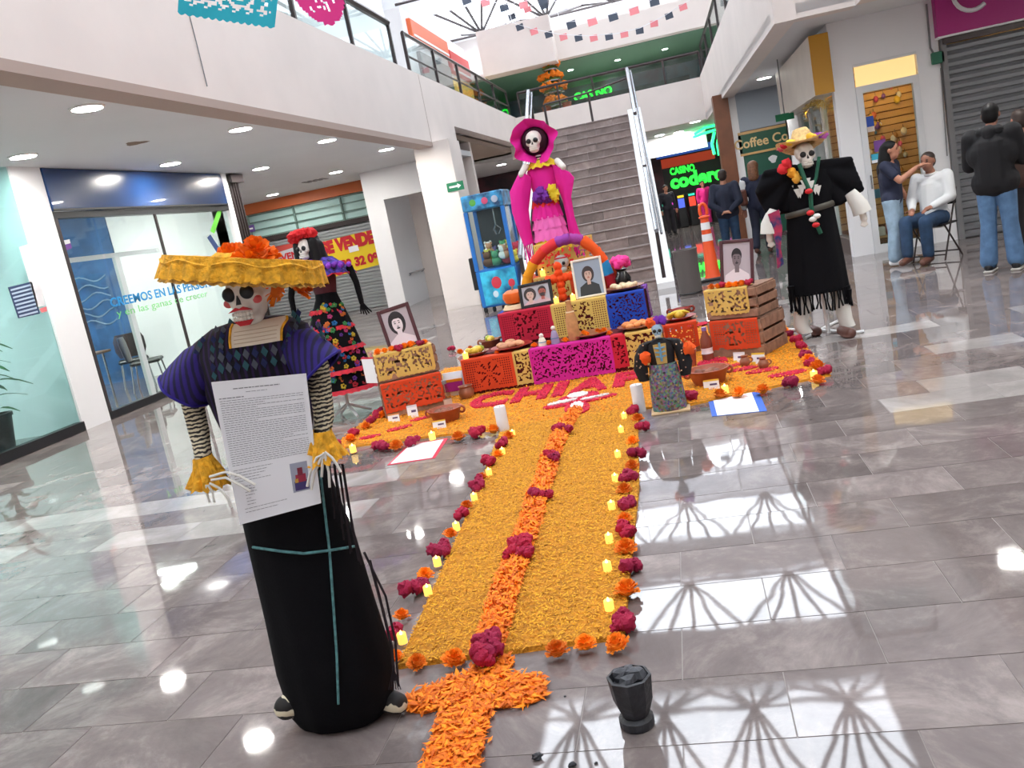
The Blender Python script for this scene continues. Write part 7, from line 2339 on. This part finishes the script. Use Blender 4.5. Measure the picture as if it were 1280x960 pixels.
for px, py, c_ in ((1011, 239, (206, 24, 34)), (1013, 266, (206, 24, 34)), (1016, 274, (230, 230, 226)), (1020, 281, (206, 24, 34)), (1021, 270, (230, 230, 226))):
    MB().ball(P(px, py, 7.775), (0.032, 0.02, 0.022), 10, 7).build('ribbon_bead', mat('bead%d' % px, c_, 0.5), K5, smooth=True)
straw = mat('straw', (222, 186, 126), 0.75, var=0.2, vs=40)
hh = h5 + V((0, 0.02, 0.10))
hr5 = rot('Y', -3) @ rot('X', -14)
R = []
for r, z in ((0.002, 0.13), (0.06, 0.125), (0.085, 0.07), (0.10, 0.0), (0.17, -0.012), (0.215, 0.012), (0.21, 0.004), (0.16, -0.02), (0.095, -0.01)):
    R.append([hh + hr5 @ V((r * math.cos(a), r * math.sin(a), z + (0.035 * math.cos(2 * a) if r > 0.2 else 0))) for a in np.linspace(0, 2 * PI, 40, endpoint=False)])
MB().rings(R, False).build('straw_hat', straw, K5, smooth=True)
for a, c_ in ((3.6, (206, 40, 60)), (4.0, (236, 200, 60)), (5.0, (240, 190, 60)), (5.4, (130, 50, 150)), (5.8, (190, 90, 180)), (3.1, (226, 100, 120))):
    MB().ball(hh + hr5 @ V((0.17 * math.cos(a), 0.17 * math.sin(a), 0.004)), (0.042, 0.03, 0.024), 9, 6, jit=0.6).build('hat_flower', mat('hatfl%d' % int(a * 10), c_, 0.8), K5, smooth=True)

# ================================================================== hanging tissue banners near the camera
def hung(label, pts, m, seed, thick=0.002):
    a, b = P(*pts[0], 4.3), P(*pts[1], 4.3)
    return a, b


a, b = P(222, 15, 4.3), P(345, 34, 4.3)
ux_ = (b - a).normalized()
dn = V((ux_.z, 0, -ux_.x))
a, b = a - dn * 0.295, b - dn * 0.295


def flat_sheet(label, o, ux, down, w, h, m, holes, rounded=False, cell=0.0095):
    nx, ny = round(w / cell), round(h / cell)
    vs, fs, idx = [], [], {}
    def vert(i, j):
        if (i, j) not in idx:
            idx[(i, j)] = len(vs)
            u, v = i * cell, j * cell
            if j == ny: v += 0.012 * abs(math.sin(PI * u / 0.04))
            vs.append(o + ux * u + down * v + V((0, 0.012 * math.sin(u * 9) * v / h, 0)))
        return idx[(i, j)]
    for j in range(ny):
        for i in range(nx):
            u, v = (i + .5) / nx, (j + .5) / ny
            if rounded and ((abs(u - 0.5) / 0.5) ** 2.2 + (max(0, v - 0.35) / 0.65) ** 2.2 > 1): continue
            if not holes(u, v, i, j):
                fs.append((vert(i, j), vert(i + 1, j), vert(i + 1, j + 1), vert(i, j + 1)))
    mb = MB(); mb.add(vs, fs); mb.mats = [m]
    return tag(mb.build('cut_paper_flag', None, None, origin=o), label, 'cut paper')


def skulls(u, v, i, j):
    if u < 0.06 or u > 0.94 or v > 0.86: return False
    for cx in (0.3, 0.62):
        d = math.hypot((u - cx) * 1.25, (v - 0.60) * 1.0)
        if d < 0.15:
            return d < 0.075 and d > 0.035
        if d < 0.19: return True
    return (i // 2 + (j // 2) % 2) % 4 == 0 or j % 6 == 0 and i % 7 > 1


w1 = (b - a).length
flat_sheet('turquoise cut paper flag with round motifs hanging before the cream fascia', a, ux_, dn, w1, 0.295, T['turq'], skulls)
o2 = P(342, -62, 4.28)
flat_sheet('magenta cut paper flag with rounded end hanging near the railing', o2 + V((0, 0, 0)), V((0.985, 0, -0.17)).normalized(), V((-0.17 * -1, 0, -0.985)).normalized() * 1, 0.27, 0.36, T['pink'], lambda u, v, i, j: 0.25 < u < 0.75 and 0.45 < v < 0.85 and noise.noise(V((u * 16, v * 16, 4))) > 0.25, True)
tag(MB().tube([P(-60, -150, 4.32), a + V((0, 0.003, 0)), b + V((0, 0.003, 0)), o2 + V((0, 0.003, 0)), o2 + V((0.266, 0.003, -0.046)), P(700, -160, 4.3)], 0.002, 4).build('hanging_string', M['paper'], origin=a), 'thin string carrying the turquoise and magenta paper flags', 'string')

# ================================================================== claw machine
CM = thing('claw_machine', 'blue toy claw machine standing against the cream column', 'claw machine', (-3.1, 15.5, 0))
x0, x1, y0, y1 = -3.66, -2.92, 15.4, 16.2
bl = mat('machine_blue', (30, 110, 190), 0.35); bl2 = mat('machine_navy', (24, 48, 96), 0.35, var=0.3, vs=6, rgb2=(60, 150, 200))
MB().bbox((x0, y0, 0.08), (x1, y1, 0.75), 0.02).build('base_cabinet', bl, CM)
fpn = MB().box((x0 + 0.08, y0 - 0.012, 0.12), (x1 - 0.02, y0, 0.72)).build('front_panel', mat('sea_panel', (26, 110, 170), 0.35, var=0.35, vs=4, rgb2=(60, 180, 210)), CM)
coral = mat('coral_red', (206, 50, 70), 0.5)
for k, (dx, dz, s) in enumerate(((0.35, 0.5, 0.09), (0.62, 0.45, 0.06), (0.3, 0.3, 0.05), (0.5, 0.22, 0.05))):
    MB().ball((x0 + dx, y0 - 0.012, dz), (s, 0.008, s * 1.2), 14, 10).build('bubble_decal', coral if k < 2 else mat('foam%d' % k, (200, 220, 230), 0.4), fpn)
for x in (x0, x1 - 0.07):
    for y in (y0, y1 - 0.07):
        MB().box((x, y, 0.75), (x + 0.07, y + 0.07, 1.80)).build('corner_post', bl, CM)
MB().box((x0 + 0.05, y1 - 0.05, 0.75), (x1 - 0.05, y1 - 0.03, 1.8)).build('back_panel', mat('machine_back', (60, 66, 74), 0.3), CM)
for a_, b_ in (((x0 + 0.07, y0 + 0.02, 0.78), (x1 - 0.07, y0 + 0.03, 1.78)), ((x1 - 0.03, y0 + 0.07, 0.78), (x1 - 0.02, y1 - 0.07, 1.78))):
    MB().box(a_, b_).build('pane', M['glass'], CM)
mqe = MB().bbox((x0, y0 - 0.02, 1.80), (x1, y1, 2.08), 0.02).build('marquee', bl2, CM)
for dx, c_ in ((0.2, (90, 170, 70)), (0.42, (210, 80, 120)), (0.6, (180, 190, 210))):
    MB().ball((x0 + dx, y0 - 0.02, 1.94), (0.06, 0.012, 0.06), 12, 8).build('marquee_emblem', mat('emblem%d' % int(dx * 100), c_, 0.4), mqe)
MB().tube([(x0 + 0.45, 15.8, 1.79), (x0 + 0.45, 15.8, 1.5)], 0.015, 6).build('claw_cable', M['steel'], CM)
for k in range(3):
    a_ = k * 2.1
    MB().tube([(x0 + 0.45, 15.8, 1.5), (x0 + 0.45 + 0.08 * math.cos(a_), 15.8 + 0.08 * math.sin(a_), 1.42), (x0 + 0.45 + 0.03 * math.cos(a_), 15.8 + 0.03 * math.sin(a_), 1.33)], 0.01, 5).build('claw_finger', M['steel'], CM)
for x, y in ((x0 + 0.05, y0 + 0.05), (x1 - 0.05, y0 + 0.05), (x0 + 0.05, y1 - 0.05), (x1 - 0.05, y1 - 0.05)):
    MB().lathe([(0.03, 0), (0.04, 0.03), (0.03, 0.085)], 10, (x, y, 0)).build('castor', M['black'], CM)
MB().bbox((x0 - 0.09, y0 + 0.05, 0.42), (x0, y0 + 0.25, 1.0), 0.01).build('coin_box', M['black'], CM)
pr2 = random.Random(14)
tcol = [(206, 150, 120), (220, 210, 90), (150, 130, 190), (200, 70, 90), (120, 80, 60), (90, 160, 120), (226, 226, 226)]
for k in range(16):
    x, y = x0 + 0.15 + 0.6 * pr2.random(), 15.52 + 0.5 * pr2.random()
    z = 0.76 + 0.02 + 0.10 * (k // 6)
    s = 0.075 + 0.03 * pr2.random()
    t = thing('plush_toy', 'small coloured plush toy heaped inside the claw machine', 'toy', (x, y, z), 'plush toys in the claw machine')
    m_ = mat('plush%d' % k, tcol[k % 7], 0.9)
    MB().ball((x, y, z + s * 0.8), (s, s * 0.9, s * 0.85), 10, 7).build('body', m_, t, smooth=True)
    MB().ball((x, y - 0.02, z + s * 2.0), s * 0.72, 10, 7).build('head', m_, t, smooth=True)
    for sx in (-1, 1):
        MB().ball((x + sx * s * 0.55, y, z + s * 2.6), s * 0.28, 8, 5).build('ear', m_, t)

# ================================================================== traffic delineator, bin
q = G(892, 350)
cn_ = thing('traffic_cone', 'tall orange delineator cone with white bands', 'cone', q)
orp = mat('cone_orange', (236, 84, 30), 0.5)
hC = 1.22
prof = lambda z: 0.115 - 0.055 * min(1, z / 1.0)
MB().bbox(q + V((-0.2, -0.2, 0)), q + V((0.2, 0.2, 0.05)), 0.015).build('base', M['black'], cn_)
MB().lathe([(0.13, 0.05), (prof(0.1), 0.1), (prof(0.97), 0.97), (0.085, 0.985), (0.085, 1.0), (0.05, 1.02)], 24, q).build('body', orp, cn_, smooth=True)
MB().tube([q + V((0.055 * math.cos(t), 0, 1.09 + 0.11 * math.sin(t))) for t in np.linspace(-0.6, PI + 0.6, 14)], 0.024, 8).build('handle', orp, cn_, smooth=True)
for z in (0.62, 0.80):
    MB().lathe([(prof(z) + 0.003, z), (prof(z + 0.11) + 0.003, z + 0.11)], 24, q, cap=False).build('white_band', M['white'], cn_, smooth=True)
q = G(864, 368)
tb2 = thing('waste_bin', 'grey steel waste bin at the foot of the stairs', 'bin', q)
MB().lathe([(0.155, 0), (0.16, 0.02), (0.17, 0.62), (0.178, 0.63), (0.178, 0.65), (0.16, 0.65), (0.15, 0.05), (0.002, 0.04)], 28, q).build('body', mat('bin_grey', (112, 106, 104), 0.4, metal=0.3), tb2, smooth=True)
MB().torus(q + V((0, 0, 0.03)), 0.162, 0.012, 28, 6).build('foot_ring', M['black'], tb2)

# ================================================================== PEOPLE
def hand(e, d, side, s=1.0, curl=0.4, up=V((0, 0, 1))):
    """capsules of a palm with five fingers; e wrist, d pointing along the hand"""
    d = V(d).normalized()
    sd = d.cross(up)
    if sd.length < 0.1: sd = V((1, 0, 0))
    sd.normalize()
    nn = sd.cross(d)
    c = [(e, 0.026 * s, e + d * 0.075 * s, 0.030 * s), (e + d * 0.03 * s + sd * 0.018 * s, 0.02 * s, e + d * 0.075 * s + sd * 0.02 * s, 0.018 * s), (e + d * 0.03 * s - sd * 0.018 * s, 0.02 * s, e + d * 0.075 * s - sd * 0.02 * s, 0.018 * s)]
    for k, L in enumerate((0.07, 0.08, 0.075, 0.06)):
        b = e + d * 0.085 * s + sd * (k - 1.5) * 0.019 * s
        m1 = b + d * L * 0.5 * s - nn * curl * 0.02 * s
        m2 = m1 + (d * (1 - curl) - nn * curl).normalized() * L * 0.5 * s
        c += [(b, 0.0095 * s, m1, 0.009 * s), (m1, 0.009 * s, m2, 0.008 * s)]
    tb = e + d * 0.025 * s + sd * side * 0.028 * s
    c += [(tb, 0.012 * s, tb + (d * 0.7 + sd * side).normalized() * 0.045 * s, 0.010 * s), (tb + (d * 0.7 + sd * side).normalized() * 0.045 * s, 0.010 * s, tb + (d * 0.9 + sd * side * 0.6).normalized() * 0.08 * s, 0.008 * s)]
    return c


def person(label, base, yaw, J, cloth, vox=0.011, group=None):
    """J: joints in local metres, the figure faces local -Y"""
    o = thing('person', label, 'person', base, group, local=True)
    o.rotation_euler.z = math.radians(yaw)
    g = {k: V(v) for k, v in J.items() if isinstance(v, tuple)}
    sk = cloth['skin']
    hd, nk = g['head'], g['neck']
    fwd = V(J.get('face', (0, -1, 0))).normalized()
    rt = V((-fwd.y, fwd.x, 0)).normalized()
    caps = [(nk, 0.055, hd + V((0, 0.0, -0.06)), 0.05), (g['chest'], 0.125, nk, 0.06), (g['chest'], 0.12, g['pelvis'], 0.115)]
    for s in 'LR':
        caps += [(g['sh' + s], 0.052, g['el' + s], 0.042), (g['el' + s], 0.040, g['wr' + s], 0.028), (g['chest'], 0.09, g['sh' + s], 0.055),
                 (g['hip' + s], 0.085, g['kn' + s], 0.058), (g['kn' + s], 0.056, g['an' + s], 0.038)]
        d = V(J.get('hd' + s, tuple(g['wr' + s] - g['el' + s])))
        caps += hand(g['wr' + s], d, 1 if s == 'L' else -1, 1.0, J.get('curl', 0.35))
    balls = [(hd + V((0, 0, 0.02)), (0.078, 0.09, 0.098)), (hd + fwd * 0.025 + V((0, 0, -0.05)), (0.058, 0.062, 0.068)), (hd + fwd * 0.092 + V((0, 0, -0.012)), (0.014, 0.016, 0.022)),
             (hd + rt * 0.08, (0.014, 0.02, 0.03)), (hd - rt * 0.08, (0.014, 0.02, 0.03)), (hd + fwd * 0.078 + V((0, 0, -0.058)), (0.026, 0.014, 0.012))]
    blob('body', caps, sk, o, 0.009, 3, balls, local=True)
    for s in (-1, 1):
        MB().ball(hd + fwd * 0.079 + rt * s * 0.032 + V((0, 0, 0.008)), (0.012, 0.008, 0.007), 8, 6).build('eye', M['black'], o)
        MB().ball(hd + fwd * 0.082 + rt * s * 0.033 + V((0, 0, 0.027)), (0.018, 0.008, 0.004), 8, 5).build('eyebrow', cloth['hair'], o)
    MB().ball(hd + fwd * 0.088 + V((0, 0, -0.058)), (0.022, 0.008, 0.007), 8, 5).build('mouth', mat('lip', (150, 84, 76), 0.5), o)
    # trousers
    tc_ = []
    for s in 'LR':
        tc_ += [(g['hip' + s], 0.105, g['kn' + s], 0.08), (g['kn' + s], 0.08, g['an' + s] + V((0, 0, 0.03)), cloth.get('cuff', 0.07)), (g['pelvis'], 0.125, g['hip' + s], 0.11)]
    blob('trousers', tc_, cloth['trousers'], o, vox, 3, local=True)
    # top
    wst = cloth.get('hem', g['pelvis'] + V((0, 0, 0.0)))
    top = [(g['chest'], 0.15 * cloth.get('bulk', 1), wst, 0.148 * cloth.get('bulk', 1))]
    b_ = cloth.get('bulk', 1)
    top.append((wst + V((-0.075, 0, -0.03)), 0.125 * b_, wst + V((0.075, 0, -0.03)), 0.125 * b_))
    for s in 'LR':
        top += [(g['chest'] + V((0, 0, 0.05)), 0.12 * cloth.get('bulk', 1), g['sh' + s], 0.07)]
        if cloth['sleeve'] == 'long':
            top += [(g['sh' + s], 0.075 * cloth.get('bulk', 1), g['el' + s], 0.062 * cloth.get('bulk', 1)), (g['el' + s], 0.06 * cloth.get('bulk', 1), g['wr' + s].lerp(g['el' + s], 0.08), 0.045)]
        else:
            top += [(g['sh' + s], 0.072, g['sh' + s].lerp(g['el' + s], 0.62), 0.062)]
    bl_ = [(g['chest'] + V((0, 0, -0.05)), (0.20 * cloth.get('bulk', 1), 0.135 * cloth.get('bulk', 1), 0.2))]
    blob('top', top, cloth['top'], o, vox, 3, bl_, local=True)
    if cloth.get('hood'):
        blob('hood', [(nk + V((-0.08, 0.06, -0.02)), 0.055, nk + V((0.08, 0.06, -0.02)), 0.055), (nk + V((0, 0.09, -0.02)), 0.07, nk + V((0, 0.10, -0.08)), 0.06)], cloth['top'], o, vox, 3, local=True)
    if cloth.get('collar'):
        MB().torus(nk + V((0, 0, -0.01)), 0.068, 0.016, 20, 6, rot('X', 12)).build('collar', cloth['top'], o, smooth=True)
    for s in 'LR':
        a = g['an' + s]
        fd = V(J.get('ft' + s, (0, -1, 0))).normalized()
        tip = a + fd * 0.15 + V((0, 0, -a.z + 0.045)) if a.z < 0.2 and not J.get('tipz') else a + fd * 0.15 + V((0, 0, J.get('tipz', -0.03)))
        heel = a - fd * 0.04 + V((0, 0, -0.035))
        blob('shoe', [(heel, 0.046, tip, 0.042), (a, 0.045, heel.lerp(tip, 0.3), 0.045)], cloth['shoes'], o, 0.009, 3, local=True)
        if cloth.get('sole'):
            MB().bbox((-0.048, -0.165, 0), (0.048, 0.085, 0.025), 0.008, Matrix.Translation((a.x, a.y, 0)) @ Matrix.Rotation(math.atan2(fd.x, -fd.y), 4, 'Z')).build('sole', cloth['sole'], o)
    hb = cloth['hairballs']
    blob('hair', [(hd + V(a), ra, hd + V(b), rb) for a, ra, b, rb in cloth.get('haircaps', [])], cloth['hair'], o, 0.010, 2, [(hd + V(c), r) for c, r in hb], local=True)
    return o


def stand(H=1.72, **kw):
    k = H / 1.72
    J = dict(anL=(-0.10, 0, 0.09), anR=(0.10, 0, 0.09), knL=(-0.10, -0.01, 0.50), knR=(0.10, -0.01, 0.50), hipL=(-0.09, 0, 0.90), hipR=(0.09, 0, 0.90), pelvis=(0, 0, 0.96),
             chest=(0, 0, 1.27), shL=(-0.19, 0, 1.40), shR=(0.19, 0, 1.40), elL=(-0.25, 0.02, 1.12), elR=(0.25, 0.02, 1.12), wrL=(-0.26, -0.04, 0.88), wrR=(0.26, -0.04, 0.88), neck=(0, 0.0, 1.46), head=(0, -0.02, 1.60))
    J = {a: tuple(c * k for c in b) for a, b in J.items()}
    J.update(kw)
    return J


jeans = mat('mid_jeans', (86, 120, 158), 0.8, var=0.2, vs=10)
ljeans = mat('pale_jeans', (148, 172, 192), 0.8, var=0.15, vs=10)
djeans = mat('dark_jeans', (36, 62, 92), 0.8, var=0.2, vs=10)
navy = mat('navy_cotton', (30, 36, 60), 0.8)
hood = mat('black_fleece', (24, 24, 28), 0.9)
wshirt = mat('white_shirt', (216, 218, 220), 0.95, spec=0.2, bump=0.3, bs=20)
shoeb = mat('brown_shoe', (98, 62, 50), 0.4)
shoek = mat('black_shoe', (28, 28, 32), 0.5)
sneak = mat('grey_sneaker', (190, 186, 180), 0.6)
shorth = [((0, 0.012, 0.045), (0.084, 0.094, 0.082)), ((0, 0.035, 0.0), (0.082, 0.07, 0.09))]
# standing man in black hooded top, seen from behind
person('person in black hooded top and blue jeans standing by the grey shutter', (3.24, 10.15, 0), 150, stand(1.74, elL=(-0.25, -0.10, 1.14), elR=(0.25, -0.10, 1.14), wrL=(-0.10, -0.30, 1.12), wrR=(0.10, -0.30, 1.12), anL=(-0.13, 0, 0.09), anR=(0.13, 0, 0.09), head=(0, -0.05, 1.615)),
       dict(skin=M['skin2'], hair=M['hair'], trousers=jeans, top=hood, sleeve='long', shoes=shoek, sole=sneak, bulk=1.28, hood=True, cuff=0.09, hairballs=shorth))
# person at the frame edge beyond
person('person in dark brown jacket standing behind the black hooded top', (3.80, 10.95, 0), 190, stand(1.62, elL=(-0.25, -0.1, 1.08), wrL=(-0.1, -0.3, 1.1)),
       dict(skin=M['skin2'], hair=M['darkhair'], trousers=mat('black_trousers', (24, 22, 26), 0.8), top=mat('brown_jacket', (58, 36, 28), 0.8), sleeve='long', shoes=shoek, bulk=1.1, hairballs=shorth))
# seated man in the white shirt on a folding chair
SB = V((3.10, 12.05, 0))
ch = thing('folding_chair', 'black folding chair under the person in white shirt', 'chair', SB, local=True)
ch.rotation_euler.z = math.radians(-42)
MB().bbox((-0.20, -0.20, 0.43), (0.20, 0.20, 0.455), 0.01).build('seat', M['black'], ch)
MB().bbox((-0.19, 0.21, 0.66), (0.19, 0.235, 0.84), 0.01).build('backrest', M['black'], ch)
for sx in (-0.205, 0.205):
    MB().tube([(sx, -0.22, 0.01), (sx, 0.22, 0.86)], 0.012, 6).build('leg', M['darkmetal'], ch)
    MB().tube([(sx, 0.22, 0.01), (sx, -0.16, 0.45)], 0.012, 6).build('leg', M['darkmetal'], ch)
for y, z in ((-0.19, 0.08), (0.19, 0.08)):
    MB().tube([(-0.205, y, z), (0.205, y, z)], 0.01, 6).build('stretcher', M['darkmetal'], ch)
sj = dict(pelvis=(0, 0.02, 0.56), hipL=(-0.10, 0, 0.53), hipR=(0.10, 0, 0.53), knL=(-0.13, -0.44, 0.55), knR=(0.12, -0.44, 0.53), anL=(-0.11, -0.50, 0.14), anR=(0.10, -0.40, 0.11), chest=(0, 0.05, 0.90), shL=(-0.19, 0.05, 1.03), shR=(0.19, 0.05, 1.03),
          elL=(-0.25, -0.02, 0.77), elR=(0.25, -0.02, 0.77), wrL=(-0.13, -0.25, 0.68), wrR=(0.12, -0.25, 0.69), neck=(0, 0.04, 1.09), head=(0, 0.0, 1.23), ftL=(0, -1, 0), ftR=(0, -1, 0), hdL=(0.4, -1, -0.25), hdR=(-0.4, -1, -0.25), tipz=-0.06)
person('person in white shirt and dark jeans seated on the folding chair', SB, -42, sj, dict(skin=M['skin2'], hair=M['darkhair'], trousers=djeans, top=wshirt, sleeve='long', shoes=shoeb, bulk=1.08, collar=True, hairballs=[((0, 0.014, 0.05), (0.082, 0.092, 0.074)), ((0, 0.04, 0.0), (0.08, 0.06, 0.08))]))
# woman painting his face
WB = V((2.66, 12.14, 0))
person('person with long black hair and navy shirt painting the seated face', WB, 62, stand(1.58, elL=(-0.20, -0.17, 1.07), wrL=(-0.05, -0.34, 1.19), hdL=(0.2, -1, 0.25), elR=(0.22, -0.02, 1.04), wrR=(0.2, -0.12, 0.82), head=(0, -0.05, 1.45), shR=(0.165, -0.02, 1.27), shL=(-0.165, 0, 1.27), anL=(-0.08, 0.02, 0.09), anR=(0.08, -0.04, 0.09)),
       dict(skin=M['skin'], hair=M['hair'], trousers=ljeans, top=navy, sleeve='short', shoes=M['white'], bulk=0.92, cuff=0.085, hairballs=[((0, 0.02, 0.045), (0.09, 0.1, 0.085))], haircaps=[((0, 0.06, 0.02), 0.085, (0, 0.10, -0.25), 0.10), ((0, 0.10, -0.2), 0.10, (0, 0.12, -0.42), 0.07)]))
# woman walking past the coffee shop
person('person with wavy brown hair and navy vest walking past coffee shop', (1.46, 17.3, 0), 165, stand(1.72, knL=(-0.09, -0.12, 0.5), anL=(-0.09, -0.16, 0.09), anR=(0.09, 0.22, 0.14), knR=(0.09, 0.02, 0.5), elL=(-0.24, -0.04, 1.1), wrL=(-0.18, -0.25, 1.0)),
       dict(skin=M['skin'], hair=M['brownhair'], trousers=mat('navy_trousers', (32, 36, 56), 0.8), top=navy, sleeve='long', shoes=shoeb, bulk=1.05, hairballs=[((0, 0.02, 0.04), (0.105, 0.115, 0.1))], haircaps=[((0, 0.05, 0.0), 0.10, (0, 0.07, -0.16), 0.10)]))
wv = bpy.data.objects['person.004'] if 'person.004' in bpy.data.objects else None
if wv:
    for s in (-1, 1):
        blob('white_sleeve', [(V((s * 0.20, 0.0, 1.37)), 0.088, V((s * 0.245, 0.0, 1.12)), 0.08)] + ([(V((-0.245, 0, 1.12)), 0.08, V((-0.19, -0.22, 1.02)), 0.058)] if s < 0 else [(V((0.25, 0.02, 1.12)), 0.08, V((0.26, -0.03, 0.92)), 0.058)]), wshirt, wv, 0.011, 3, local=True)
    MB().bbox((0.16, 0.02, 0.95), (0.30, 0.16, 1.25), 0.03).build('shoulder_bag', mat('bag_brown', (110, 66, 56), 0.6), wv)
# man seen from behind, hands clasped at the back
person('person in dark navy sweater with hands clasped behind the back', (0.88, 17.0, 0), 172, stand(1.68, elL=(-0.25, 0.12, 1.08), elR=(0.25, 0.12, 1.08), wrL=(-0.07, 0.19, 0.92), wrR=(0.07, 0.19, 0.92), hdL=(1, 0.1, -0.1), hdR=(-1, 0.1, -0.1)),
       dict(skin=M['skin'], hair=M['darkhair'], trousers=djeans, top=mat('dark_navy_knit', (28, 34, 54), 0.85), sleeve='long', shoes=shoek, bulk=1.15, hairballs=shorth))
# far visitors at the casino
person('person in dark clothes standing before the casino', (-0.30, 31.0, 0), 20, stand(1.7), dict(skin=M['skin'], hair=M['hair'], trousers=mat('dk', (30, 28, 36), 0.8), top=mat('dk2', (26, 26, 38), 0.8), sleeve='long', shoes=shoek, hairballs=shorth), 0.02)
person('person in pink dress-coloured clothes near the casino machines' if 0 else 'person in bright pink clothes near the casino machines', (1.0, 33.5, 0), 10, stand(1.6), dict(skin=M['skin'], hair=M['hair'], trousers=mat('pk', (206, 30, 120), 0.8), top=mat('pk2', (220, 30, 130), 0.8), sleeve='long', shoes=shoek, hairballs=shorth), 0.02)
